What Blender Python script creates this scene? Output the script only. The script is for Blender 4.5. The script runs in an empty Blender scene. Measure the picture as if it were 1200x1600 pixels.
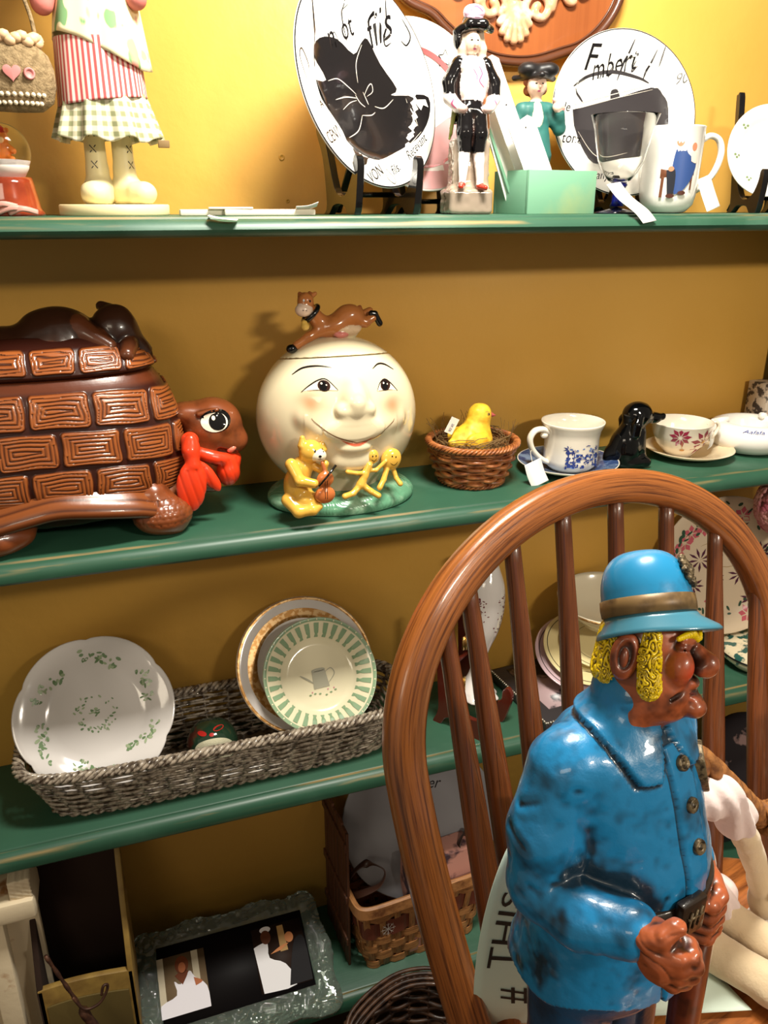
import bpy, bmesh, math, random
import numpy as np
from mathutils import Vector, Matrix, Euler
from mathutils.bvhtree import BVHTree
from mathutils.geometry import delaunay_2d_cdt
random.seed(7)
rng = np.random.default_rng(11)
PI = math.pi
C = bpy.context.scene.collection
SC = bpy.context.scene

# ------------------------------------------------------------------ camera, exposure, lights
CAM = (0.0, -1.0, 1.5)
cd = bpy.data.cameras.new('camera'); cam = bpy.data.objects.new('camera', cd); C.objects.link(cam)
cd.sensor_fit = 'VERTICAL'; cd.sensor_height = 32.0; cd.lens = 1250 / 1600 * 32.0
cd.clip_start = 0.02; cd.clip_end = 30
cam.location = CAM
cam.rotation_euler = (math.radians(90 - 21.007), 0, math.radians(-18.949))
SC.camera = cam
SC.view_settings.view_transform = 'Standard'
SC.view_settings.look = 'None'
SC.view_settings.gamma = 1
SC.view_settings.use_curve_mapping = False
SC.view_settings.exposure = 0.0

w = bpy.data.worlds.new('room_light'); SC.world = w; w.use_nodes = True
w.node_tree.nodes['Background'].inputs[0].default_value = (1.0, 0.86, 0.66, 1)
w.node_tree.nodes['Background'].inputs[1].default_value = 0.23

def area_light(name, loc, target, sx, sy, power, col):
    l = bpy.data.lights.new(name, 'AREA'); l.shape = 'RECTANGLE'; l.size = sx; l.size_y = sy
    l.energy = power; l.color = col
    o = bpy.data.objects.new(name, l); C.objects.link(o); o.location = loc
    o.rotation_euler = (Vector(target) - Vector(loc)).to_track_quat('-Z', 'Y').to_euler()
    return o
area_light('ceiling_light_front', (1.0, -2.0, 2.13), (0.4, 0.1, 1.0), 0.34, 0.12, 21, (1.0, 0.90, 0.74))
area_light('ceiling_light_overhead', (0.42, -0.38, 2.25), (0.42, -0.05, 1.0), 0.34, 0.16, 30, (1.0, 0.95, 0.84))
area_light('fill_light_left', (-1.3, -2.4, 2.45), (0.2, 0.1, .7), 1.0, 0.5, 11, (1.0, 0.86, 0.66))  # soft fill added to brighten the lower left wall, no actual fixture

# ------------------------------------------------------------------ colours and materials
def lin(c):
    c = [x / 255 for x in c]
    return tuple((x / 12.92 if x <= 0.04045 else ((x + 0.055) / 1.055) ** 2.4) for x in c) + (1,)
MATS = {}
def mat(name, col=(200, 200, 200), rough=0.5, metal=0.0, coat=0.0, spec=0.5, bump=None, vcol=False, noise=None,
        trans=0.0, ior=1.45, sheen=0.0, sss=0.0, alpha=1.0):
    """bump=(scale,strength,distance)  noise=(scale,colour2,lo,hi) mixes in a second colour"""
    if name in MATS: return MATS[name]
    m = bpy.data.materials.new(name); m.use_nodes = True; nt = m.node_tree; b = nt.nodes['Principled BSDF']
    b.inputs['Base Color'].default_value = lin(col); b.inputs['Roughness'].default_value = rough
    b.inputs['Metallic'].default_value = metal; b.inputs['Coat Weight'].default_value = coat
    b.inputs['Coat Roughness'].default_value = 0.06
    b.inputs['Specular IOR Level'].default_value = spec; b.inputs['IOR'].default_value = ior
    b.inputs['Transmission Weight'].default_value = trans
    b.inputs['Sheen Weight'].default_value = sheen
    src = None
    tc = nt.nodes.new('ShaderNodeTexCoord')
    if vcol:
        a = nt.nodes.new('ShaderNodeAttribute'); a.attribute_name = 'Col'; src = a.outputs['Color']
    if noise:
        n = nt.nodes.new('ShaderNodeTexNoise'); n.inputs['Scale'].default_value = noise[0]; n.inputs['Detail'].default_value = 5
        nt.links.new(tc.outputs['Object'], n.inputs['Vector'])
        r = nt.nodes.new('ShaderNodeMapRange'); r.inputs[1].default_value = noise[2]; r.inputs[2].default_value = noise[3]
        nt.links.new(n.outputs['Fac'], r.inputs[0])
        mx = nt.nodes.new('ShaderNodeMix'); mx.data_type = 'RGBA'
        if src: nt.links.new(src, mx.inputs[6])
        else: mx.inputs[6].default_value = lin(col)
        mx.inputs[7].default_value = lin(noise[1]); nt.links.new(r.outputs[0], mx.inputs[0]); src = mx.outputs[2]
    if src: nt.links.new(src, b.inputs['Base Color'])
    if bump:
        n2 = nt.nodes.new('ShaderNodeTexNoise'); n2.inputs['Scale'].default_value = bump[0]; n2.inputs['Detail'].default_value = 6
        nt.links.new(tc.outputs['Object'], n2.inputs['Vector'])
        bm_ = nt.nodes.new('ShaderNodeBump'); bm_.inputs['Strength'].default_value = bump[1]; bm_.inputs['Distance'].default_value = bump[2]
        nt.links.new(n2.outputs['Fac'], bm_.inputs['Height']); nt.links.new(bm_.outputs[0], b.inputs['Normal'])
    MATS[name] = m
    return m

def wood_mat(name, c1, c2, scale=(3, 40, 40), rough=0.35, coat=0.3, bump=0.15):
    if name in MATS: return MATS[name]
    m = bpy.data.materials.new(name); m.use_nodes = True; nt = m.node_tree; b = nt.nodes['Principled BSDF']
    tc = nt.nodes.new('ShaderNodeUVMap'); mp = nt.nodes.new('ShaderNodeMapping'); mp.inputs['Scale'].default_value = scale
    nt.links.new(tc.outputs[0], mp.inputs[0])
    n = nt.nodes.new('ShaderNodeTexNoise'); n.inputs['Scale'].default_value = 1; n.inputs['Detail'].default_value = 8; n.inputs['Roughness'].default_value = .65
    nt.links.new(mp.outputs[0], n.inputs['Vector'])
    cr = nt.nodes.new('ShaderNodeValToRGB'); e = cr.color_ramp.elements
    e[0].position = 0.36; e[0].color = lin(c2); e[1].position = 0.56; e[1].color = lin(c1)
    x = cr.color_ramp.elements.new(0.46); x.color = tuple((np.array(lin(c1)) * .55 + np.array(lin(c2)) * .45))
    nt.links.new(n.outputs['Fac'], cr.inputs[0]); nt.links.new(cr.outputs[0], b.inputs['Base Color'])
    bp = nt.nodes.new('ShaderNodeBump'); bp.inputs['Strength'].default_value = bump; bp.inputs['Distance'].default_value = 0.001
    nt.links.new(n.outputs['Fac'], bp.inputs['Height']); nt.links.new(bp.outputs[0], b.inputs['Normal'])
    b.inputs['Roughness'].default_value = rough; b.inputs['Coat Weight'].default_value = coat; b.inputs['Coat Roughness'].default_value = .12
    MATS[name] = m
    return m

# ------------------------------------------------------------------ scene graph helpers
def thing(name, label, cat, loc=(0, 0, 0), rotz=0, group=None, rot=None):
    o = bpy.data.objects.new(name, None); C.objects.link(o)
    o.empty_display_size = .02
    o.location = loc; o.rotation_euler = rot if rot else (0, 0, rotz)
    o['label'] = label; o['category'] = cat
    if group: o['group'] = group
    return o
def tag(o, label, cat, group=None):
    o['label'] = label; o['category'] = cat
    if group: o['group'] = group
    return o
def link_mesh(name, me, m=None, parent=None, smooth=True, label=None, loc=None, rot=None):
    o = bpy.data.objects.new(name, me); C.objects.link(o)
    if m is not None and not me.materials:
        for q in (m if isinstance(m, (list, tuple)) else [m]): me.materials.append(q)
    if parent: o.parent = parent
    if smooth and len(me.polygons): me.polygons.foreach_set('use_smooth', np.ones(len(me.polygons), bool))
    if label: o['label'] = label
    if loc is not None: o.location = loc
    if rot is not None: o.rotation_euler = rot
    return o
def from_py(name, V, F, m, parent=None, smooth=True, label=None, uv=None, col=None, loc=None, rot=None):
    me = bpy.data.meshes.new(name); me.from_pydata([tuple(v) for v in V], [], [tuple(f) for f in F]); me.update()
    if uv is not None:
        l = me.uv_layers.new(name='UVMap'); idx = np.zeros(len(me.loops), int); me.loops.foreach_get('vertex_index', idx)
        l.data.foreach_set('uv', np.asarray(uv, float)[idx].ravel())
    if col is not None:
        a = me.color_attributes.new('Col', 'FLOAT_COLOR', 'POINT'); a.data.foreach_set('color', np.asarray(col, float).ravel())
    return link_mesh(name, me, m, parent, smooth, label, loc, rot)
def from_bm(name, bm, m, parent=None, smooth=False, label=None, loc=None, rot=None):
    bmesh.ops.recalc_face_normals(bm, faces=bm.faces)
    me = bpy.data.meshes.new(name); bm.to_mesh(me); bm.free()
    return link_mesh(name, me, m, parent, smooth, label, loc, rot)
def autosmooth(o, ang=40):
    me = o.data; bm = bmesh.new(); bm.from_mesh(me)
    for e in bm.edges:
        if len(e.link_faces) == 2 and e.calc_face_angle() > math.radians(ang): e.smooth = False
    for f_ in bm.faces: f_.smooth = True
    bm.to_mesh(me); bm.free(); return o

class MB:
    """mesh collector: verts, faces, uv"""
    def __init__(s): s.V = []; s.F = []; s.UV = []
    def add(s, V, F, UV=None):
        k = len(s.V); s.V += [tuple(v) for v in V]; s.F += [tuple(i + k for i in f) for f in F]
        s.UV += list(UV) if UV is not None else [(v[0], v[1]) for v in V]
        return s
    def box(s, c, d, M=None, uvax=0):
        x, y, z = d[0] / 2, d[1] / 2, d[2] / 2
        V = [Vector((c[0] + i * x, c[1] + j * y, c[2] + k * z)) for i in (-1, 1) for j in (-1, 1) for k in (-1, 1)]
        if M is not None: V = [M @ v for v in V]
        o = [(0, 1, 3, 2), (4, 6, 7, 5), (0, 4, 5, 1), (2, 3, 7, 6), (0, 2, 6, 4), (1, 5, 7, 3)]
        s.add(V, o); return s
    def tube(s, pts, r, n=10, closed=False, cap=True, sq=None, uvs=1.0, up=None, twist=0):
        """swept round (or squashed, sq=(a,b)) section; r scalar or list"""
        P = [Vector(p) for p in pts]; N = len(P); R = r if hasattr(r, '__len__') else [r] * N
        T = []
        for i in range(N):
            if closed: t = P[(i + 1) % N] - P[i - 1]
            else: t = P[min(i + 1, N - 1)] - P[max(i - 1, 0)]
            T.append(t.normalized() if t.length > 1e-9 else Vector((0, 0, 1)))
        u = Vector(up) if up else (Vector((0, 0, 1)) if abs(T[0].z) < .9 else Vector((0, 1, 0)))
        V = []; UV = []; L = 0
        a, b = sq if sq else (1, 1)
        for i in range(N):
            if up: u = Vector(up)
            nrm = (u - T[i] * u.dot(T[i]));
            if nrm.length < 1e-6: nrm = T[i].orthogonal()
            nrm.normalize(); u = nrm; bn = T[i].cross(nrm)
            if i: L += (P[i] - P[i - 1]).length
            for k in range(n):
                th = 2 * PI * k / n + (PI / n if n == 4 else 0) + twist * i
                V.append(P[i] + nrm * math.cos(th) * R[i] * a + bn * math.sin(th) * R[i] * b)
                UV.append((L * uvs, 2 * PI * min(k, n - k) / n * R[i] * 2))
        F = []
        for i in range(N if closed else N - 1):
            j = (i + 1) % N
            for k in range(n):
                F.append((i * n + k, i * n + (k + 1) % n, j * n + (k + 1) % n, j * n + k))
        if cap and not closed:
            F.append(tuple(range(n - 1, -1, -1))); F.append(tuple((N - 1) * n + k for k in range(n)))
        s.add(V, F, UV); return s
    def lathe(s, prof, n=48, M=None, sy=1.0, a0=0, a1=2 * PI):
        full = abs(a1 - a0 - 2 * PI) < 1e-6; m = n if full else n + 1
        V = []; UV = []; F = []
        for i, (r, z) in enumerate(prof):
            for k in range(m):
                a = a0 + (a1 - a0) * k / n
                v = Vector((r * math.cos(a), r * math.sin(a) * sy, z)); V.append(M @ v if M is not None else v); UV.append((k / n, z))
        for i in range(len(prof) - 1):
            for k in range(n):
                F.append((i * m + k, i * m + (k + 1) % m, (i + 1) * m + (k + 1) % m, (i + 1) * m + k))
        s.add(V, F, UV); return s
    def ball(s, c, r, n=14, M=None):
        r = r if hasattr(r, '__len__') else (r, r, r)
        V = [Vector((0, 0, -1))]; F = []; m = n // 2
        for i in range(1, m):
            a = -PI / 2 + PI * i / m
            for k in range(n): V.append(Vector((math.cos(a) * math.cos(2 * PI * k / n), math.cos(a) * math.sin(2 * PI * k / n), math.sin(a))))
        V.append(Vector((0, 0, 1)))
        for k in range(n): F.append((0, 1 + (k + 1) % n, 1 + k))
        for i in range(m - 2):
            for k in range(n): F.append((1 + i * n + k, 1 + i * n + (k + 1) % n, 1 + (i + 1) * n + (k + 1) % n, 1 + (i + 1) * n + k))
        q = 1 + (m - 2) * n
        for k in range(n): F.append((q + k, q + (k + 1) % n, len(V) - 1))
        V = [Vector((v.x * r[0], v.y * r[1], v.z * r[2])) for v in V]
        if M is not None: V = [M @ v for v in V]
        s.add([v + Vector(c) for v in V], F); return s
    def prism(s, poly, z0, z1, M=None):
        n = len(poly); V = [Vector((x, y, z)) for z in (z0, z1) for x, y in poly]
        if M is not None: V = [M @ v for v in V]
        s.add(V, [tuple(range(n - 1, -1, -1)), tuple(range(n, 2 * n))] + [(i, (i + 1) % n, n + (i + 1) % n, n + i) for i in range(n)]); return s
    def build(s, name, m, parent=None, smooth=True, label=None, ang=None, bevel=0, loc=None, rot=None, bseg=2):
        o = from_py(name, s.V, s.F, m, parent, smooth, label, uv=s.UV, loc=loc, rot=rot)
        if bevel:
            bm = bmesh.new(); bm.from_mesh(o.data)
            bmesh.ops.recalc_face_normals(bm, faces=bm.faces)
            ed = [e for e in bm.edges if len(e.link_faces) == 2 and e.calc_face_angle() > math.radians(30)]
            bmesh.ops.bevel(bm, geom=ed, offset=bevel, segments=bseg, profile=.5, affect='EDGES', clamp_overlap=True)
            bm.to_mesh(o.data); bm.free()
        else:
            bm = bmesh.new(); bm.from_mesh(o.data); bmesh.ops.recalc_face_normals(bm, faces=bm.faces); bm.to_mesh(o.data); bm.free()
        if ang or bevel: autosmooth(o, ang or 35)
        return o
def catmull(P, n=8, closed=False):
    P = [np.array(p, float) for p in P]; out = []; N = len(P)
    rngi = range(N) if closed else range(N - 1)
    for i in rngi:
        p0 = P[i - 1] if (closed or i > 0) else P[0]; p1 = P[i]; p2 = P[(i + 1) % N]; p3 = P[(i + 2) % N] if (closed or i + 2 < N) else P[-1]
        for k in range(n):
            t = k / n; out.append(.5 * ((2 * p1) + (-p0 + p2) * t + (2 * p0 - 5 * p1 + 4 * p2 - p3) * t * t + (-p0 + 3 * p1 - 3 * p2 + p3) * t ** 3))
    if not closed: out.append(P[-1])
    return [tuple(p) for p in out]
def rotm(rx=0, ry=0, rz=0, loc=(0, 0, 0)):
    return Matrix.Translation(loc) @ Euler((rx, ry, rz)).to_matrix().to_4x4()

# ------------------------------------------------------------------ sculpting: smooth-blended volumes turned into one skin
FOLD = {'w': 0}
class Sculpt:
    def __init__(s, lo, hi, res):
        s.lo = np.array(lo, float); s.res = res; s.n = np.ceil((np.array(hi, float) - s.lo) / res).astype(int) + 1
        s.f = np.full(s.n, 0.03, np.float32); s.prims = []
    def _pts(s, lo, hi):
        a = np.maximum(np.floor((lo - s.lo) / s.res).astype(int), 0); b = np.minimum(np.ceil((hi - s.lo) / s.res).astype(int) + 1, s.n)
        if np.any(b <= a): return None, None
        g = np.meshgrid(*[s.lo[i] + s.res * np.arange(a[i], b[i]) for i in range(3)], indexing='ij')
        return (slice(a[0], b[0]), slice(a[1], b[1]), slice(a[2], b[2])), np.stack(g, -1)
    def _apply(s, fn, lo, hi, k, op, col):
        m = k + 3 * s.res; sl, P = s._pts(np.array(lo) - m, np.array(hi) + m)
        if sl is None: return s
        d = fn(P).astype(np.float32); a = s.f[sl]; k = max(k, 1e-6)
        if op == 'add':
            h = np.maximum(k - np.abs(a - d), 0) / k; s.f[sl] = np.minimum(a, d) - h * h * k * .25
        else:
            d = -d; h = np.maximum(k - np.abs(a - d), 0) / k; s.f[sl] = np.maximum(a, d) + h * h * k * .25
        if col is not None: s.prims.append((fn, col, np.array(lo) - .02, np.array(hi) + .02))
        return s
    def ell(s, c, r, col=None, k=.004, rot=None, op='add'):
        c = np.array(c, float); r = np.array(r if hasattr(r, '__len__') else (r, r, r), float)
        R = np.array(Euler(rot).to_matrix()) if rot else np.eye(3)
        def fn(P):
            q = (P - c) @ R; k0 = np.linalg.norm(q / r, axis=-1); k1 = np.linalg.norm(q / (r * r), axis=-1)
            return k0 * (k0 - 1) / np.maximum(k1, 1e-9)
        m = max(r) if rot else r
        return s._apply(fn, c - m, c + m, k, op, col)
    def cap(s, a, b, ra, rb=None, col=None, k=.004, op='add', flat=None):
        a = np.array(a, float); b = np.array(b, float); rb = ra if rb is None else rb; ba = b - a; L = ba @ ba + 1e-12
        def fn(P):
            t = np.clip(((P - a) @ ba) / L, 0, 1); q = P - a - t[..., None] * ba
            return np.linalg.norm(q, axis=-1) - (ra + (rb - ra) * t)
        m = max(ra, rb)
        return s._apply(fn, np.minimum(a, b) - m, np.maximum(a, b) + m, k, op, col)
    def chain(s, pts, rs, col=None, k=.003, op='add'):
        for i in range(len(pts) - 1): s.cap(pts[i], pts[i + 1], rs[i], rs[i + 1], col, k, op)
        return s
    def box(s, c, h, col=None, k=.003, rot=None, rnd=.003, op='add'):
        c = np.array(c, float); h = np.array(h, float) - rnd; R = np.array(Euler(rot).to_matrix()) if rot else np.eye(3)
        def fn(P):
            q = np.abs((P - c) @ R) - h
            return np.linalg.norm(np.maximum(q, 0), axis=-1) + np.minimum(q.max(-1), 0) - rnd
        m = np.full(3, np.linalg.norm(h) + rnd) if rot else h + rnd
        return s._apply(fn, c - m, c + m, k, op, col)
    def fn(s, f, lo, hi, col=None, k=.003, op='add'):
        return s._apply(f, np.array(lo, float), np.array(hi, float), k, op, col)
    def mesh(s, disp=None, paint=None, smooth=1):
        f = s.f; n = f.shape; ins = f < 0
        cs = ins[:-1, :-1, :-1].astype(np.int8)
        for dx in (0, 1):
            for dy in (0, 1):
                for dz in (0, 1):
                    if dx + dy + dz: cs = cs + ins[dx:n[0] - 1 + dx, dy:n[1] - 1 + dy, dz:n[2] - 1 + dz]
        act = (cs > 0) & (cs < 8); ci = np.argwhere(act); idx = np.full(act.shape, -1, np.int64); idx[act] = np.arange(len(ci))
        acc = np.zeros((len(ci), 3)); cnt = np.zeros(len(ci))
        cor = [(i, j, k) for i in (0, 1) for j in (0, 1) for k in (0, 1)]
        val = {c: f[ci[:, 0] + c[0], ci[:, 1] + c[1], ci[:, 2] + c[2]] for c in cor}
        for a in cor:
            for ax in range(3):
                if a[ax] == 0:
                    b = list(a); b[ax] = 1; b = tuple(b); va, vb = val[a], val[b]; x = (va < 0) != (vb < 0)
                    t = np.where(x, va / np.where(x, va - vb, 1), 0); p = np.zeros((len(ci), 3)); p[:] = a; p[:, ax] = t
                    acc[x] += p[x]; cnt[x] += 1
        V = s.lo + (ci + acc / cnt[:, None]) * s.res; F = []
        for ax in range(3):
            o1, o2 = [(1, 2), (2, 0), (0, 1)][ax]
            A = [slice(None)] * 3; B = [slice(None)] * 3; A[ax] = slice(0, n[ax] - 1); B[ax] = slice(1, n[ax])
            i0 = ins[tuple(A)]; i1 = ins[tuple(B)]; e = np.argwhere(i0 != i1)
            ok = (e[:, o1] > 0) & (e[:, o2] > 0) & (e[:, o1] < n[o1] - 1) & (e[:, o2] < n[o2] - 1); e = e[ok]
            def g(d1, d2):
                q = e.copy(); q[:, o1] -= d1; q[:, o2] -= d2; return idx[q[:, 0], q[:, 1], q[:, 2]]
            Q = np.stack([g(1, 1), g(0, 1), g(0, 0), g(1, 0)], 1); fl = ~i0[tuple(e.T)]; Q[fl] = Q[fl][:, ::-1]; F.append(Q)
        F = np.concatenate(F); F = F[(F >= 0).all(1)]
        for _ in range(smooth):
            S = np.zeros_like(V); c = np.zeros(len(V))
            for i in range(4):
                np.add.at(S, F[:, i], V[F[:, (i + 1) % 4]]); np.add.at(S, F[:, i], V[F[:, i - 1]]); np.add.at(c, F[:, i], 2)
            V = V * .5 + .5 * S / np.maximum(c, 1)[:, None]
        N = np.zeros_like(V); fn_ = np.cross(V[F[:, 2]] - V[F[:, 0]], V[F[:, 3]] - V[F[:, 1]])
        for i in range(4): np.add.at(N, F[:, i], fn_)
        N /= np.maximum(np.linalg.norm(N, axis=1), 1e-12)[:, None]
        best = np.full(len(V), 1e9); col = np.ones((len(V), 4)) * .8
        for fn, cc, lo, hi in s.prims:
            m = np.all((V > lo) & (V < hi), axis=1)
            if not m.any(): continue
            d = fn(V[m]); ii = np.where(m)[0]; b = d < best[ii]; best[ii[b]] = d[b]; col[ii[b]] = lin(cc)
        if disp is not None: V = V + N * disp(V, N)[:, None]
        if paint is not None:
            W_ = V.copy()
            for _ in range(14):
                S = np.zeros_like(V); c = np.zeros(len(V))
                for i in range(4): np.add.at(S, F[:, i], W_[F[:, (i + 1) % 4]]); np.add.at(c, F[:, i], 1)
                W_ = .5 * W_ + .5 * S / np.maximum(c, 1)[:, None]
            cav = ((W_ - V) * N).sum(1)
            hh = .011; Q = (V + N * hh - s.lo) / s.res; qi = np.clip(np.floor(Q).astype(int), 0, np.array(f.shape) - 2); qf = np.clip(Q - qi, 0, 1); acc_ = 0
            for dx in (0, 1):
                for dy in (0, 1):
                    for dz in (0, 1):
                        acc_ = acc_ + f[qi[:, 0] + dx, qi[:, 1] + dy, qi[:, 2] + dz] * np.where(dx, qf[:, 0], 1 - qf[:, 0]) * np.where(dy, qf[:, 1], 1 - qf[:, 1]) * np.where(dz, qf[:, 2], 1 - qf[:, 2])
            FOLD['w'] = np.clip(1 - acc_ / hh, 0, 1.2)
            col = paint(V, N, col, cav)
        return V, F, col, N
    def build(s, name, m, parent=None, disp=None, paint=None, smooth=1, label=None, loc=None, rot=None):
        V, F, col, N = s.mesh(disp, paint, smooth)
        me = bpy.data.meshes.new(name); me.vertices.add(len(V)); me.vertices.foreach_set('co', V.ravel())
        me.loops.add(len(F) * 4); me.loops.foreach_set('vertex_index', F.ravel()); me.polygons.add(len(F))
        me.polygons.foreach_set('loop_start', np.arange(len(F)) * 4)
        try: me.polygons.foreach_set('loop_total', np.full(len(F), 4))
        except Exception: pass
        me.update(calc_edges=True); me.validate()
        a = me.color_attributes.new('Col', 'FLOAT_COLOR', 'POINT'); a.data.foreach_set('color', col.ravel())
        return link_mesh(name, me, m, parent, True, label, loc, rot)

def vnoise(P, scale, seed=0):
    """cheap smooth value noise on points, about -1..1"""
    P = P * scale + seed * 17.3; i = np.floor(P).astype(np.int64); fr = P - i; u = fr * fr * (3 - 2 * fr)
    def h(a):
        x = (a[:, 0] * 73856093) ^ (a[:, 1] * 19349663) ^ (a[:, 2] * 83492791); x = (x ^ (x >> 13)) * 1274126177 & 0x7fffffff
        return (x % 10007) / 5003.5 - 1
    r = 0
    for dx in (0, 1):
        for dy in (0, 1):
            for dz in (0, 1):
                wt = np.where(dx, u[:, 0], 1 - u[:, 0]) * np.where(dy, u[:, 1], 1 - u[:, 1]) * np.where(dz, u[:, 2], 1 - u[:, 2])
                r = r + wt * h(i + np.array([dx, dy, dz]))
    return r

# ------------------------------------------------------------------ painted marks that follow a surface
def ribbon(pts, wd, taper=True):
    """closed outline of a brush stroke through 2D pts"""
    P = [np.array(p[:2], float) for p in pts]; L = []; R_ = []; n = len(P)
    for i in range(n):
        t = P[min(i + 1, n - 1)] - P[max(i - 1, 0)]; t /= (np.linalg.norm(t) + 1e-9); nn = np.array([-t[1], t[0]])
        ww = wd * (.25 + .75 * math.sin(PI * (i + .5) / n)) if taper else wd
        L.append(P[i] + nn * ww / 2); R_.append(P[i] - nn * ww / 2)
    return [tuple(p) for p in L + R_[::-1]]
def marks(name, polys, fn, m, parent, grid=None, label=None, strokes=()):
    """polys: filled 2D outlines; strokes: (pts,width) ; fn(u,v)->3D point on the surface or None"""
    mb = MB()
    for poly in polys:
        pl = [Vector(p) for p in poly]; n = len(pl); pts = list(pl)
        if grid:
            xs = [p.x for p in pl]; ys = [p.y for p in pl]
            gx = np.arange(min(xs) + grid / 2, max(xs), grid); gy = np.arange(min(ys) + grid / 2, max(ys), grid)
            pts += [Vector((float(x), float(y))) for x in gx for y in gy]
        try: r = delaunay_2d_cdt(pts, [(i, (i + 1) % n) for i in range(n)], [list(range(n))], 1, 1e-9)
        except Exception: continue
        vs = [fn(v.x, v.y) for v in r[0]]
        fs = [f for f in r[2] if all(vs[i] is not None for i in f)]
        vs = [v if v is not None else Vector((0, 0, 0)) for v in vs]
        mb.add(vs, fs)
    for pts, wd in strokes:
        o = ribbon(pts, wd); n = len(o) // 2; vs = [fn(*p) for p in o]
        if any(v is None for v in vs): continue
        mb.add(vs, [(i, i + 1, 2 * n - 2 - i, 2 * n - 1 - i) for i in range(n - 1)])
    if not mb.F: return None
    used = sorted({i for f in mb.F for i in f}); mp = {a: b for b, a in enumerate(used)}
    mb.V = [mb.V[i] for i in used]; mb.UV = [mb.UV[i] for i in used]; mb.F = [tuple(mp[i] for i in f) for f in mb.F]
    return from_py(name, mb.V, mb.F, m, parent, True, label)
def text_polys(txt, size, shear=0.0, extrude=0, squash=1.0, space=1.0):
    """returns (verts2d, faces) of a line of text with its origin at the left baseline"""
    cu = bpy.data.curves.new('lettering', 'FONT'); cu.body = txt; cu.size = size; cu.shear = shear; cu.resolution_u = 3; cu.space_character = space
    o = bpy.data.objects.new('lettering', cu); C.objects.link(o)
    dg = bpy.context.evaluated_depsgraph_get(); me = o.evaluated_get(dg).to_mesh()
    V = [(v.co.x * squash, v.co.y) for v in me.vertices]; F = [tuple(p.vertices) for p in me.polygons]
    bpy.data.objects.remove(o); bpy.data.curves.remove(cu)
    return V, F
def text(name, items, fn, m, parent):
    """items: (txt,u,v,size,angle,shear,squash)"""
    mb = MB()
    for (txt, u, v, size, ang, sh, sq) in items:
        V, F = text_polys(txt, size, sh, squash=sq); c, s_ = math.cos(ang), math.sin(ang)
        W_ = [fn(u + x * c - y * s_, v + x * s_ + y * c) for x, y in V]
        F = [f for f in F if all(W_[i] is not None for i in f)]
        mb.add([q if q is not None else Vector((0, 0, 0)) for q in W_], F)
    return from_py(name, mb.V, mb.F, m, parent, False)
def bvh_of(o):
    return BVHTree.FromPolygons([v.co[:] for v in o.data.vertices], [tuple(p.vertices) for p in o.data.polygons])
def project(bvh, O, X, Y, D, eps=.0004):
    O, X, Y, D = map(Vector, (O, X, Y, D)); D = D.normalized()
    def fn(u, v):
        h = bvh.ray_cast(O + X * u + Y * v, D)
        return None if h[0] is None else h[0] - D * eps
    return fn
# ------------------------------------------------------------------ the room
S1, S2, S3, S4 = 1.488, 1.087, 0.652, 0.170     # tops of the four shelves
WALL = 0.205
yel = mat('yellow wall paint', (220, 169, 80), rough=.45, bump=(60, .25, .002), noise=(3.0, (212, 160, 70), .4, .7))
mb = MB(); mb.box((0.9, WALL + .05, 1.4), (4.4, .1, 3.0)); wall = mb.build('wall_back', yel); wall['kind'] = 'structure'
fl = mat('floor boards', (92, 66, 44), rough=.6, noise=(4, (70, 48, 32), .4, .6))
mb = MB(); mb.box((0.9, -1.6, -.05), (4.4, 3.9, .1)); o = mb.build('floor', fl); o['kind'] = 'structure'
# small nail holes and drips in the wall paint
pm = mat('raised paint', (208, 160, 72), rough=.35)
mb = MB()
for x, z, r in [(.262, 1.562, .0035), (.268, 1.505, .0022), (.228, 1.49, .0018), (.335, 1.67, .002)]:
    mb.lathe([(r * 1.3, 0), (r * 1.1, .0012), (r * .8, .0014), (r * .6, .0004), (0, .0003)], 16, rotm(PI / 2, 0, 0, (x, WALL - .0002, z)))
o = mb.build('trim_1', pm); o['kind'] = 'structure'

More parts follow.
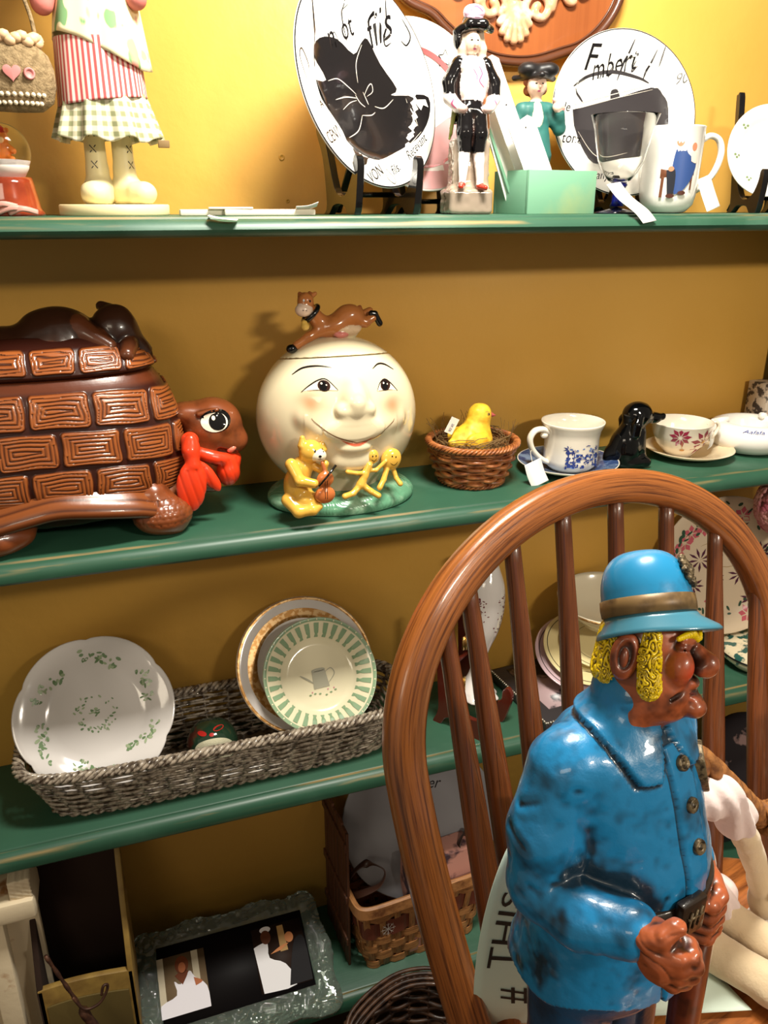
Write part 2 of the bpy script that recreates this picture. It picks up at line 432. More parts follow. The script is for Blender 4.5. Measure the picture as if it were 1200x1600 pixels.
def green_mat():
    m = bpy.data.materials.new('worn green paint'); m.use_nodes = True; nt = m.node_tree; b = nt.nodes['Principled BSDF']
    N = nt.nodes.new; Lk = nt.links.new
    tc = N('ShaderNodeTexCoord'); sep = N('ShaderNodeSeparateXYZ'); Lk(tc.outputs['Object'], sep.inputs[0])
    mp = N('ShaderNodeMapping'); mp.inputs['Scale'].default_value = (5, 60, 60); Lk(tc.outputs['Object'], mp.inputs[0])
    n1 = N('ShaderNodeTexNoise'); n1.inputs['Scale'].default_value = 1.2; n1.inputs['Detail'].default_value = 7; Lk(mp.outputs[0], n1.inputs[0])
    n2 = N('ShaderNodeTexNoise'); n2.inputs['Scale'].default_value = 9; n2.inputs['Detail'].default_value = 5; Lk(tc.outputs['Object'], n2.inputs[0])
    mx = N('ShaderNodeMix'); mx.data_type = 'RGBA'; mx.inputs[6].default_value = lin((36, 74, 56)); mx.inputs[7].default_value = lin((52, 94, 72))
    Lk(n2.outputs['Fac'], mx.inputs[0])
    # worn band along the front arris (y close to .006) : gaussian * noise
    def band(y0, wd, lo, hi):
        s = N('ShaderNodeMath'); s.operation = 'SUBTRACT'; Lk(sep.outputs[1], s.inputs[0]); s.inputs[1].default_value = y0
        a = N('ShaderNodeMath'); a.operation = 'ABSOLUTE'; Lk(s.outputs[0], a.inputs[0])
        r = N('ShaderNodeMapRange'); r.inputs[1].default_value = 0; r.inputs[2].default_value = wd; r.inputs[3].default_value = 1; r.inputs[4].default_value = 0; Lk(a.outputs[0], r.inputs[0])
        q = N('ShaderNodeMapRange'); q.inputs[1].default_value = lo; q.inputs[2].default_value = hi; Lk(n1.outputs['Fac'], q.inputs[0])
        m_ = N('ShaderNodeMath'); m_.operation = 'MULTIPLY'; Lk(r.outputs[0], m_.inputs[0]); Lk(q.outputs[0], m_.inputs[1]); return m_
    b1 = band(.0058, .0016, .46, .62); b2 = band(-.0045, .003, .56, .74)
    ad = N('ShaderNodeMath'); ad.operation = 'ADD'; ad.use_clamp = True; Lk(b1.outputs[0], ad.inputs[0]); Lk(b2.outputs[0], ad.inputs[1])
    m2 = N('ShaderNodeMix'); m2.data_type = 'RGBA'; Lk(mx.outputs[2], m2.inputs[6]); m2.inputs[7].default_value = lin((158, 130, 80)); Lk(ad.outputs[0], m2.inputs[0])
    # dust patches
    n3 = N('ShaderNodeTexNoise'); n3.inputs['Scale'].default_value = 6; n3.inputs['Detail'].default_value = 8; Lk(tc.outputs['Object'], n3.inputs[0])
    r3 = N('ShaderNodeMapRange'); r3.inputs[1].default_value = .55; r3.inputs[2].default_value = .75; r3.inputs[4].default_value = .35; Lk(n3.outputs['Fac'], r3.inputs[0])
    m3 = N('ShaderNodeMix'); m3.data_type = 'RGBA'; Lk(m2.outputs[2], m3.inputs[6]); m3.inputs[7].default_value = lin((104, 140, 122)); Lk(r3.outputs[0], m3.inputs[0])
    Lk(m3.outputs[2], b.inputs['Base Color']); b.inputs['Roughness'].default_value = .42
    bp = N('ShaderNodeBump'); bp.inputs['Strength'].default_value = .3; bp.inputs['Distance'].default_value = .001; Lk(n1.outputs['Fac'], bp.inputs['Height']); Lk(bp.outputs[0], b.inputs['Normal'])
    return m
green = green_mat(); MATS['green'] = green
green2 = mat('sage green paint', (118, 168, 138), rough=.55, noise=(7, (170, 178, 120), .56, .75), bump=(40, .2, .001))
def shelf(zt, th, label, sag, x0=-1.25, x1=1.180):
    prof = [(WALL - .0005, zt), (.0085, zt), (.0062, zt - .0012), (.0050, zt - .0035), (.0010, zt - .0045), (-.0035, zt - .0075), (-.0065, zt - .012), (-.0078, zt - .5 * th - .003),
            (-.0068, zt - th + .007), (-.0035, zt - th + .003), (.002, zt - th + .0006), (.010, zt - th), (WALL - .0005, zt - th)]
    V = []; F = []; n = len(prof); xs = np.linspace(x0, x1, 60)
    for x in xs:
        s_ = 0
        V += [(x, y, z + s_) for y, z in prof]
    for i in range(len(xs) - 1):
        for k in range(n): F.append((i * n + k, i * n + (k + 1) % n, (i + 1) * n + (k + 1) % n, (i + 1) * n + k))
    F += [tuple(range(n)), tuple((len(xs) - 1) * n + k for k in range(n - 1, -1, -1))]
    bm = bmesh.new(); vs = [bm.verts.new(v) for v in V]; [bm.faces.new([vs[i] for i in f]) for f in F]
    o = from_bm('shelf_board', bm, green); autosmooth(o, 28); tag(o, label, 'shelf'); return o
shelf(S1, .024, 'uppermost worn green shelf board, carrying the standing dolls, plates and mug', .004)
shelf(S2, .031, 'worn green shelf board carrying the turtle and moon cookie jars', .003, -1.25, 1.180)
shelf(S3, .036, 'worn green shelf board carrying the long grey wicker tray', .002, -1.25, 1.60)
shelf(S4, .040, 'lowest worn green shelf board under the splint basket and glass frame', .0, -1.25, 1.60)
mb = MB(); mb.box((1.190, .104, 1.2585), (.018, .198, .4095)); o = mb.build('trim_2', mat('dark olive board', (74, 66, 38), rough=.6), bevel=.001); o['kind'] = 'structure'
# ------------------------------------------------------------------ bow-back chair
oak = wood_mat('varnished oak', (158, 92, 42), (86, 42, 16), scale=(10, 420, 420), rough=.3, coat=.45, bump=.35)
oakd = wood_mat('varnished oak spindle', (118, 62, 26), (64, 30, 11), scale=(12, 400, 400), rough=.35, coat=.4, bump=.25)
TH = .214; PH = .317
ch = thing('bow_back_chair', 'varnished oak bow-back spindle chair holding the blue policeman statue and cloth doll', 'chair', (.397, -.583, .873), TH)
# local frame: x lateral, -y forward, back rest leaning to +y
K = 1.1; HR = .195 * K; V0 = .225 * K; HH = .385 * K; RB = .170 * K
def bowpt(u, v): return Vector((u, v * math.sin(PH), v * math.cos(PH)))
pts = []
for i in range(97):
    t = i / 96; a = abs(2 * t - 1); sg = -1 if t < .5 else 1
    if a > .6: ww = (a - .6) / .4; v = V0 * (1 - ww) - .012 * ww; u = HR - (HR - RB) * ww ** 1.7
    else: g = a / .6 * PI / 2; u = HR * math.sin(g); v = V0 + (HH - V0) * math.cos(g)
    pts.append(bowpt(u * sg, v))
mb = MB()
# rounded rectangular bow section with a bead line
sec = []
for k in range(20):
    a = 2 * PI * k / 20; c, s_ = math.cos(a), math.sin(a)
    sec.append((math.copysign(abs(c) ** .6, c) * .0150, math.copysign(abs(s_) ** .55, s_) * .0125))
n = len(sec); V = []; UV = []; L = 0; nb = Vector((0, math.cos(PH), -math.sin(PH)))
for i, p in enumerate(pts):
    t = (pts[min(i + 1, 96)] - pts[max(i - 1, 0)]).normalized(); rad = t.cross(nb).normalized()
    if i: L += (p - pts[i - 1]).length
    for k, (a, b) in enumerate(sec): V.append(p + rad * a + nb * b); UV.append((L, a * 1.0 + b * .5))
F = [(i * n + k, i * n + (k + 1) % n, (i + 1) * n + (k + 1) % n, (i + 1) * n + k) for i in range(96) for k in range(n)]
mb.add(V, F, UV); mb.build('bow', oak, ch)
# spindles
UT = [-.147, -.123, -.079, -.027, .029, .085, .140, .184]; UB = [-.150, -.125, -.079, -.030, .024, .076, .120, .155]
for ut, ub in zip([u * K for u in UT], [-.140 * K, -.106 * K, -.068 * K, -.027 * K, .018 * K, .062 * K, .106 * K, .145 * K]):
    vt = V0 + (HH - V0) * math.sqrt(max(0, 1 - (ut / HR) ** 2))
    A = bowpt(ut, vt); B = Vector((ub, .053 * (1 - (ub / .165) ** 2) , -.012))
    pp = [B.lerp(A, i / 14) for i in range(15)]; rr = [.0085 + .0030 * math.sin(PI * min(1, (i / 14) * 1.15) ** .8) - .0016 * (i / 14) for i in range(15)]
    m_ = MB(); m_.tube(pp, rr, 14); m_.build('spindle', oakd, ch)
# seat: shaped plank
o2 = []
for i in range(72):
    a = 2 * PI * i / 72; c, s_ = math.cos(a), math.sin(a); e = .62
    x = math.copysign(abs(c) ** e, c) * (.235 if s_ < 0 else .235 - .03 * s_); y = -.145 + math.copysign(abs(s_) ** e, s_) * .225
    o2.append((x, y))
V = []; F = []; UV = []
rings = [(1.0, -.030, 0), (1.0, -.006, 0), (.985, -.001, 0), (.96, .0, 0), (.8, -.0025, 0), (.6, -.005, 0), (.3, -.006, 0), (.02, -.006, 0)]
for (s_, z, _) in [(.9, -.036, 0)] + rings:
    for x, y in o2: V.append((x * s_, -.145 + (y + .145) * s_, z)); UV.append((x * s_ * .8, (y + .145) * s_ * .25))
n = 72
for i in range(len(rings)): F += [(i * n + k, i * n + (k + 1) % n, (i + 1) * n + (k + 1) % n, (i + 1) * n + k) for k in range(n)]
F += [tuple(range(n))[::-1], tuple(len(rings) * n + k for k in range(n))]
mb = MB(); mb.add(V, F, UV); mb.build('seat', oak, ch)
for sx in (-1, 1):
    for sy in (-1, 1):
        A = Vector((sx * .15, -.145 + sy * .13, -.03)); B = Vector((sx * .19, -.145 + sy * .19, -.443))
        m_ = MB(); m_.tube([A.lerp(B, i / 12) for i in range(13)], [.014 + .006 * math.sin(PI * i / 12) + (.003 if i in (4, 8) else 0) for i in range(13)], 14); m_.build('leg', oakd, ch)
    m_ = MB(); m_.tube([(sx * .172, -.30, -.24), (sx * .176, -.145, -.24), (sx * .172, .01, -.24)], [.008, .011, .008], 12); m_.build('stretcher', oakd, ch)
m_ = MB(); m_.tube([(-.174, -.145, -.24), (0, -.145, -.24), (.174, -.145, -.24)], [.008, .011, .008], 12); m_.build('stretcher', oakd, ch)
# low display table the chair stands on, out of the frame
pl = thing('display_table', 'low brown wooden display table standing under the oak chair', 'table', (.43, -.75, 0), TH)
mb = MB(); mb.box((0, 0, .412), (.62, .62, .03)); mb.build('table_top', oakd, pl, bevel=.003)
for sx in (-1, 1):
    for sy in (-1, 1): m_ = MB(); m_.box((sx * .27, sy * .27, .20), (.05, .05, .40)); m_.build('leg', oakd, pl, bevel=.003)
# ------------------------------------------------------------------ painted policeman statue
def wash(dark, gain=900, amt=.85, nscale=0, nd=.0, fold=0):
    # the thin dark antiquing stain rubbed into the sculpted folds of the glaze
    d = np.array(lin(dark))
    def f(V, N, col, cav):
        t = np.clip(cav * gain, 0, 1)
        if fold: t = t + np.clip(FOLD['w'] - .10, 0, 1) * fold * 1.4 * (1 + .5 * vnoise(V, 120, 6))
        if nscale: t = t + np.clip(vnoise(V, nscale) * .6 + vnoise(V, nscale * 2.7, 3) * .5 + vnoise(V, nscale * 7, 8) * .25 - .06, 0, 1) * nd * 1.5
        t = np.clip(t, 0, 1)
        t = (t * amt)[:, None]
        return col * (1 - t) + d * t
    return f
st = thing('policeman_statue', 'tall glossy statue of a blue-uniformed policeman with yellow sideburns on the oak chair', 'statue', (.247, -.693, .8680), math.radians(-73.6))
glz = mat('statue gloss paint', vcol=True, rough=.34, coat=.45, bump=(130, .35, .0015))
skn = mat('statue skin paint', vcol=True, rough=.36, coat=.4, bump=(260, .15, .001))
BL = (26, 124, 178)
def bf(X, Y, z): return (X * .82 - Y * .57, X * .57 + Y * .82, z)
def hf(X, Y, z):
    X = .0175 + (X - .010) * .76; Y = -.070 + (Y + .072) * .80; z = .2915 + (z - .286) * .80; return bf(X, Y, z)
Sx = Sculpt((-.085, -.105, .12), (.085, .105, .40), .00115)
Sx.ell((-.002, 0, .322), (.043, .050, .056), BL, .01)
Sx.ell((.008, 0, .285), (.047, .050, .052), BL, .012)
Sx.cap((-.003, -.036, .352), (-.003, .036, .352), .020, None, BL, .014)
Sx.cap((0, 0, .36), (0, 0, .385), .022, .017, BL, .01)
def skirt(P):
    z = P[..., 2]; t = np.clip((.268 - z) / .10, 0, 1); a = .043 + .013 * t; b = .046 + .013 * t
    th = np.arctan2(P[..., 1], P[..., 0]); q = np.sqrt((P[..., 0] / a) ** 2 + (P[..., 1] / b) ** 2)
    d = (q - 1) * .048 - .0022 * t * np.sin(th * 5 + .6)
    zb = .196 + .012 * np.cos(th + .17) + .003 * np.sin(th * 5)
    return np.maximum(np.maximum(d, z - .272), zb - z)
Sx.fn(skirt, (-.065, -.065, .15), (.065, .065, .28), BL, .006)
# arms
Sx.chain([(-.006, -.043, .350), (-.004, -.053, .315), (-.001, -.058, .284)], [.020, .0205, .0185], BL, .006)
Sx.chain([(-.001, -.058, .284), (.026, -.056, .284), (.049, -.046, .2885)], [.0185, .0165, .0150], BL, .003)
Sx.chain([(-.006, .036, .350), (-.014, .046, .315), (-.012, .050, .285)], [.020, .0175, .0165], BL, .006)
Sx.chain([(-.012, .050, .285), (.012, .046, .276), (.028, .040, .272)], [.0165, .015, .0135], BL, .004)
GR = [((a[0] + .009, a[1] + .007, a[2]), (b[0] + .009, b[1] + .007, b[2]), c * .55) for a, b, c in [((-.022, -.078, .322), (-.006, -.084, .317), .0016), ((-.02, -.075, .336), (.004, -.076, .352), .0015), ((.002, -.070, .300), (.012, -.066, .290), .0018),
      ((-.004, -.078, .296), (.006, -.074, .289), .0015), ((.026, -.068, .292), (.030, -.070, .276), .0012), ((.033, -.066, .293), (.037, -.067, .274), .0014),
      ((-.028, -.064, .31), (-.02, -.078, .305), .0014), ((.012, -.056, .262), (.03, -.052, .255), .0014), ((.036, -.037, .262), (.041, -.025, .292), .0012), ((-.02, -.06, .353), (.012, -.058, .352), .001)]]
def coat_disp(V, N):
    d = vnoise(V, 90) * .0006 + vnoise(V, 38, 2) * .0013 + vnoise(V, 200, 4) * .0002
    th = np.degrees(np.arctan2(V[:, 1], V[:, 0] - .004)); rho = np.hypot(V[:, 0] - .002, V[:, 1]); at = np.abs(th)
    rc = np.interp(at, [0, 6, 16, 27, 33, 60, 100, 180], [.012, .017, .028, .0375, .0365, .0335, .031, .029])
    s = np.clip((rc - rho) / .0012, 0, 1) * (V[:, 2] > .352) * np.clip((at - 5) / 2, 0, 1)
    d = d + s * .0034
    g = np.clip(1 - np.abs(rho - rc - .0008) / .0014, 0, 1) * (V[:, 2] > .350); d = d - g * .0010
    # front placket
    y0 = -.018; pl = (V[:, 0] > .01) & (V[:, 2] < .366) & (V[:, 2] > .17) & (rho > rc + .001)
    inside = np.clip((.009 - np.abs(V[:, 1] - .004)) / .001, 0, 1) * pl; d = d + inside * .0016
    d = d - .0012 * np.clip(1 - np.abs(V[:, 1] + .0052) / .0014, 0, 1) * pl
    for a, b, w_ in GR:
        a = np.array(a); ba = np.array(b) - a; t = np.clip(((V - a) @ ba) / (ba @ ba), 0, 1); r = np.linalg.norm(V - a - t[:, None] * ba, axis=1)
        d = d - w_ * np.exp(-(r / .0026) ** 2) + w_ * .5 * np.exp(-((r - .005) / .003) ** 2)
    return d
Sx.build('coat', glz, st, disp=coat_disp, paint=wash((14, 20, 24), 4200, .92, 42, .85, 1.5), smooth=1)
# belt with plate
mb = MB(); pp = []
for i in range(64):
    a = 2 * PI * i / 64; pp.append((.004 + .0505 * math.cos(a), .0535 * math.sin(a), .270 + .008 * math.cos(a)))
mb.tube(pp, .0075, 12, closed=True, sq=(1, .35), up=(0, 0, 1)); lea = mat('statue dark leather', (46, 34, 24), rough=.35, coat=.4, bump=(200, .4, .001))
mb.build('belt', lea, st)
M = rotm(0, 0, math.radians(-5), (.0575, -.006, .2795))
mb = MB(); mb.box((0, 0, 0), (.006, .019, .023), M); bp = mb.build('belt_buckle', lea, st, bevel=.0015)
brz = mat('antique bronze paint', (120, 104, 78), rough=.38, metal=.35, noise=(300, (50, 42, 32), .45, .6), bump=(500, .4, .001))
mb = MB()
for q in range(3): mb.tube([(.0608, -.011 + q * .004, .274), (.0610, -.0095 + q * .0045, .286)], .0008, 6)
mb.tube([(.0608, -.012, .282), (.0608, .001, .280)], .0008, 6); mb.build('buckle_emblem', brz, bp)
ct = [o for o in st.children if o.name.startswith('coat')][0]; ctb = bvh_of(ct)
def surf(v, z, ang=0):
    d = Vector((-math.cos(ang), -math.sin(ang), 0)); h = ctb.ray_cast(Vector((0, v, z)) - d * .2, d); return h[0], h[1]
for z in (.357, .336, .314, .2545):
    p, nrm = surf(.005, z); q = nrm.to_track_quat('Z', 'Y').to_matrix().to_4x4()
    mb = MB(); mb.lathe([(0, .0022), (.0014, .0022), (.0018, .0012), (.0024, .0014), (.0034, .0026), (.0042, .0018), (.0044, -.001), (0, -.001)], 20, Matrix.Translation(p) @ q); mb.build('button', brz, st)
# breast badge : small shield on the left breast
p, nrm = surf(.030, .340); q = nrm.to_track_quat('Z', 'Y').to_matrix().to_4x4()
sh = [(-.010, .012), (0, .016), (.010, .012), (.011, .002), (.007, -.009), (0, -.016), (-.007, -.009), (-.011, .002)]
mb = MB(); mb.prism(sh, -.004, .003, Matrix.Translation(p) @ q); bd = mb.build('badge', brz, st, bevel=.001)
# trousers and shoes
Sx = Sculpt((-.06, -.07, -.002), (.075, .07, .22), .0014)
NV = (20, 62, 96)
Sx.ell((0, 0, .195), (.040, .046, .03), NV, .01)
for s_ in (-1, 1):
    Sx.chain([(0, s_ * .022, .19), (.004, s_ * .025, .11), (0, s_ * .024, .022)], [.027, .0235, .020], NV, .003)
    Sx.chain([(-.004, s_ * .026, .012), (.034, s_ * .032, .010)], [.013, .012], (22, 18, 16), .004)
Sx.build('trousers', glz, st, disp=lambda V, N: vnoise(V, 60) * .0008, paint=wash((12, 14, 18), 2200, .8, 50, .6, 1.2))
# hands
SK = (164, 84, 48); SD = (40, 20, 12)
def skin_paint(V, N, col, cav):
    for s_ in (-1, 1):
        t = np.exp(-(np.linalg.norm(V - np.array((.031, s_ * .0125, .4055)), axis=1) / .0062) ** 2)[:, None] * .85 * (V[:, 2:3] > .38)
        col = col * (1 - t) + np.array(lin((206, 66, 38))) * t
    t = np.exp(-(np.linalg.norm(V - np.array((.030, 0, .3945)), axis=1) / .003) ** 2)[:, None] * 0
    return wash(SD, 3600, .9, 70, .6, .7)(V, N, col, cav)
Sx = Sculpt((.00, -.10, .235), (.085, -.015, .325), .0008)
Sx.cap(hf(.006, -.068, .286), hf(.020, -.072, .284), .0100, .0105, SK, .004)
Sx.ell(hf(.0265, -.0745, .277), (.0125, .0125, .0155), SK, .004)
for k, (z, x1, r) in enumerate([(.2875, .043, .0047), (.2805, .0455, .0050), (.2730, .0445, .0048), (.2660, .0415, .0043)]):
    b = [hf(.029, -.0815, z), hf(x1 - .006, -.0825, z - .002), hf(x1 + .001, -.0775, z - .003), hf(x1, -.069, z - .003), hf(x1 - .008, -.066, z - .002)]
    Sx.chain(b, [r, r, r * .97, r * .92, r * .85], SK, .0015)
Sx.chain([hf(.016, -.079, .2895), hf(.0250, -.0795, .2950), hf(.0335, -.0745, .3015)], [.0062, .0054, .0046], SK, .002)
Sx.build('hand', skn, st, disp=lambda V, N: vnoise(V, 260) * .0004 - .0004 * np.abs(np.sin(V[:, 2] * 360 + vnoise(V, 70) * 5)) ** 8, paint=skin_paint)
Sx = Sculpt((.015, .0, .225), (.085, .07, .295), .0009)
Sx.cap((.032, .048, .270), (.044, .042, .264), .0125, .0125, SK, .004)
Sx.ell((.050, .036, .258), (.013, .014, .016), SK, .004)
for k in range(4):
    z = .268 - k * .0078; Sx.chain([(.052, .044, z), (.062, .036, z - .001), (.063, .027, z - .002), (.055, .022, z - .002)], [.0050, .0052, .0050, .0045], SK, .0015)
Sx.chain([(.045, .035, .268), (.056, .026, .272), (.060, .020, .268)], [.0058, .005, .0044], SK, .002)
Sx.build('hand', skn, st, loc=(-.0085, -.006, .001), disp=lambda V, N: vnoise(V, 260) * .0004 - .0004 * np.abs(np.sin(V[:, 2] * 360 + vnoise(V, 70) * 5)) ** 8, paint=skin_paint)
# walking stick
sw = mat('statue stick paint', (104, 44, 26), rough=.3, coat=.5, noise=(60, (66, 26, 16), .4, .6))
mb = MB(); A = Vector((.0465, .025, .262)); B = Vector((.050, .030, .001)); mb.tube([A.lerp(B, i / 10) for i in range(11)], [.0105 - .0025 * i / 10 for i in range(11)], 16); mb.build('nightstick', sw, st)
# head (own frame turned a little to the figure's left, tipped back)
hd = Matrix.Translation((-.003, -.002, .384)) @ Matrix.Rotation(math.radians(23), 4, 'Z') @ Matrix.Rotation(math.radians(-19), 4, 'X') @ Matrix.Rotation(math.radians(-4), 4, 'Y') @ Matrix.Diagonal((.86, .98, 1.03, 1)) @ Matrix.Translation((.009, 0, -.386))
Sx = Sculpt((-.04, -.035, .36), (.055, .035, .45), .0006)
RD = (206, 74, 42); 
Sx.ell((.001, 0, .415), (.0255, .0215, .028), SK, .006)
Sx.ell((.012, 0, .393), (.021, .0195, .0155), SK, .010)
Sx.cap((-.002, 0, .392), (-.003, 0, .372), .0185, .019, SK, .008)
Sx.ell((.010, 0, .383), (.018, .017, .008), SK, .006)
Sx.ell((.0250, 0, .421), (.006, .015, .0055), SK, .004)
for s_ in (-1, 1):
    Sx.ell((.0245, s_ * .0115, .4075), (.0080, .0080, .0088), SK, .004)
    Sx.ell((.0245, s_ * .0105, .4175), (.0045, .0058, .0028), (120, 56, 34), .0015)
    Sx.cap((.0275, s_ * .0045, .4045), (.0225, s_ * .0125, .3885), .0028, .0024, SK, .0015)
    Sx.ell((.0350, s_ * .0042, .4068), (.0045, .0032, .0038), SK, .0012)
Sx.chain([(.0265, 0, .418), (.032, 0, .4135), (.0375, 0, .4095)], [.0035, .0045, .0066], SK, .002)
Sx.ell((.0375, 0, .4090), (.0072, .0064, .0066), (176, 92, 54), .0015)
Sx.ell((.0290, 0, .3985), (.0058, .0080, .0040), SK, .002)
Sx.ell((.0300, 0, .3945), (.0045, .0085, .0013), (90, 34, 26), .0008)
Sx.ell((.0300, 0, .3920), (.0062, .0082, .0026), (172, 86, 56), .0008)
Sx.ell((.0330, 0, .3868), (.0078, .0078, .0058), SK, .003)
Sx.cap((.030, -.012, .3965), (.0225, -.0155, .391), .0012, .0012, None, .001, op='sub')
for s_ in (-1, 1): Sx.cap((.026, s_ * .015, .4165), (.030, s_ * .006, .4163), .0006, .0006, None, .0006, op='sub')
# ears
for s_ in (-1, 1):
    Sx.ell((-.0050, s_ * .0250, .4095), (.0085, .0048, .0125), (150, 76, 46), .001, rot=(0, .12, s_ * -.25))
    Sx.ell((-.0035, s_ * .0300, .4105), (.0052, .0046, .0084), None, .001, rot=(0, .12, s_ * -.25), op='sub')
    Sx.ell((-.0050, s_ * .0265, .4085), (.0026, .0024, .0052), (130, 62, 38), .001)
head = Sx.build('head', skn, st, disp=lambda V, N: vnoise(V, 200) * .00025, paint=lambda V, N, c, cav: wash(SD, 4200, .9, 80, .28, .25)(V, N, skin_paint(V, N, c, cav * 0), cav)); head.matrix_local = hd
yl = mat('statue yellow hair paint', vcol=True, rough=.3, coat=.5)
YH = (240, 206, 16)
def curls(V, N):
    P = V * 1.0; a = vnoise(P, 260, 1); b = vnoise(P, 260, 5)
    t = np.abs(np.sin(3.2 * (a * 2.2 + b) + P[:, 2] * 500 + np.sin(P[:, 0] * 700) * 1.2))
    return -.0016 * (1 - t) ** 1.2 + .0006 * t
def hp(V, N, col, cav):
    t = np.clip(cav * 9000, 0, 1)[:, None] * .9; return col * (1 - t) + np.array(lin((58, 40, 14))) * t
for s_ in (-1, 1):
    Sx = Sculpt((-.005, min(s_ * .014, s_ * .032), .386), (.026, max(s_ * .014, s_ * .032), .434), .0004)
    Sx.chain([(.0085, s_ * .0205, .421), (.0085, s_ * .0222, .410), (.0105, s_ * .0218, .3965)], [.0052, .0062, .0070], YH, .003)
    o = Sx.build('sideburn', yl, st, disp=curls, paint=hp); o.matrix_local = hd
    Sx = Sculpt((.015, min(0, s_ * .022), .415), (.038, max(0, s_ * .022), .435), .0004)
    Sx.chain([(.0225, s_ * .0165, .4218), (.0285, s_ * .0095, .4248), (.0310, s_ * .0035, .4215)], [.0016, .0026, .0018], YH, .001)
    o = Sx.build('eyebrow', yl, st, disp=lambda V, N: -.0004 * np.abs(np.sin(V[:, 1] * 2600 + V[:, 2] * 900)), paint=hp); o.matrix_local = hd
Sx = Sculpt((-.042, -.034, .385), (.004, .034, .43), .0005)
for a in range(118, 243, 18):
    r = math.radians(a); Sx.chain([(.002 + .0245 * math.cos(r), .0215 * math.sin(r), .418), (.0 + .0250 * math.cos(r), .0220 * math.sin(r), .398)], [.0055, .0058], YH, .003)
o = Sx.build('back_hair', yl, st, disp=curls, paint=hp); o.matrix_local = hd
# helmet
hm = hd @ Matrix.Translation((.001, 0, .4275)) @ Matrix.Rotation(math.radians(-7), 4, 'X') @ Matrix.Rotation(math.radians(-17), 4, 'Y') @ Matrix.Diagonal((1, 1, .86, 1))
def ringmesh(rows, n=72):
    V = []; F = []
    for fn in rows:
        for k in range(n): V.append(fn(2 * PI * k / n))
    for i in range(len(rows) - 1):
        for k in range(n): F.append((i * n + k, i * n + (k + 1) % n, (i + 1) * n + (k + 1) % n, (i + 1) * n + k))
    return V, F
def row(rx, ry, z, ext=0.0, drop=0.0, back=0.0):
    def f(a):
        c = math.cos(a); fr = max(0, c) ** 1.5; bk = max(0, -c) ** 2
        rr = 1 + ext * fr + back * bk
        return (rx * math.cos(a) * rr, ry * math.sin(a), z - drop * (abs(math.sin(a)) * .35 + bk * .6 + .55 * fr))
    return f
dome = [row(.0268, .0248, -.001), row(.0274, .0252, .004), row(.0276, .0254, .011), row(.0272, .0251, .014)]
for t in np.linspace(0, 1, 14)[1:]: 
    a = t * PI / 2; dome.append(row(max(.0004, .0272 * math.cos(a) ** .62), max(.0004, .0251 * math.cos(a) ** .62), .014 + .0275 * math.sin(a) ** 1.1))
brim = [row(.0262, .024, .002), row(.0266, .0245, -.004), row(.0300, .0280, -.0065, .17, .004), row(.0316, .0295, -.0078, .27, .006, .05), row(.0320, .0300, -.0068, .27, .006, .05), row(.0315, .0292, -.0052, .24, .005, .05), row(.0280, .0262, -.0005, .05, .002), row(.0268, .0248, .003)]
V, F = ringmesh(dome[:]); col = np.tile(np.array(lin(BL)), (len(V), 1))
hg = mat('statue helmet paint', (34, 132, 182), rough=.3, coat=.5, noise=(34, (16, 62, 88), .58, .78), bump=(60, .2, .001))
he = from_py('helmet', V, F, hg, st); he.matrix_local = hm
V, F = ringmesh(brim + brim[:1]); b_ = from_py('brim', V, F, mat('statue brim paint', (62, 122, 144), rough=.3, coat=.5, noise=(30, (20, 50, 64), .6, .8)), he)
V, F = ringmesh([row(.0270, .0250, .0015), row(.0284, .0262, .0020), row(.0287, .0265, .0065), row(.0284, .0262, .0118), row(.0268, .0248, .0124)])
from_py('hat_band', V, F, mat('statue band paint', (124, 98, 62), rough=.42, metal=.2, noise=(70, (60, 44, 30), .5, .75)), he)
Sx = Sculpt((.010, -.013, .012), (.036, .013, .042), .0005)
for k in range(12):
    a = 2 * PI * k / 12; Sx.ell((.0262 - .0040 * math.cos(a) * .55, .0078 * math.sin(a), .0255 + .0085 * math.cos(a)), .0022, (130, 120, 96), .001)
Sx.ell((.0262, 0, .0255), (.0030, .0065, .0070), (110, 112, 104), .001); Sx.ell((.0285, 0, .0255), (.0016, .0035, .0040), (60, 60, 56), .001)
Sx.build('helmet_badge', brz, he, disp=lambda V, N: vnoise(V, 700) * .0004)
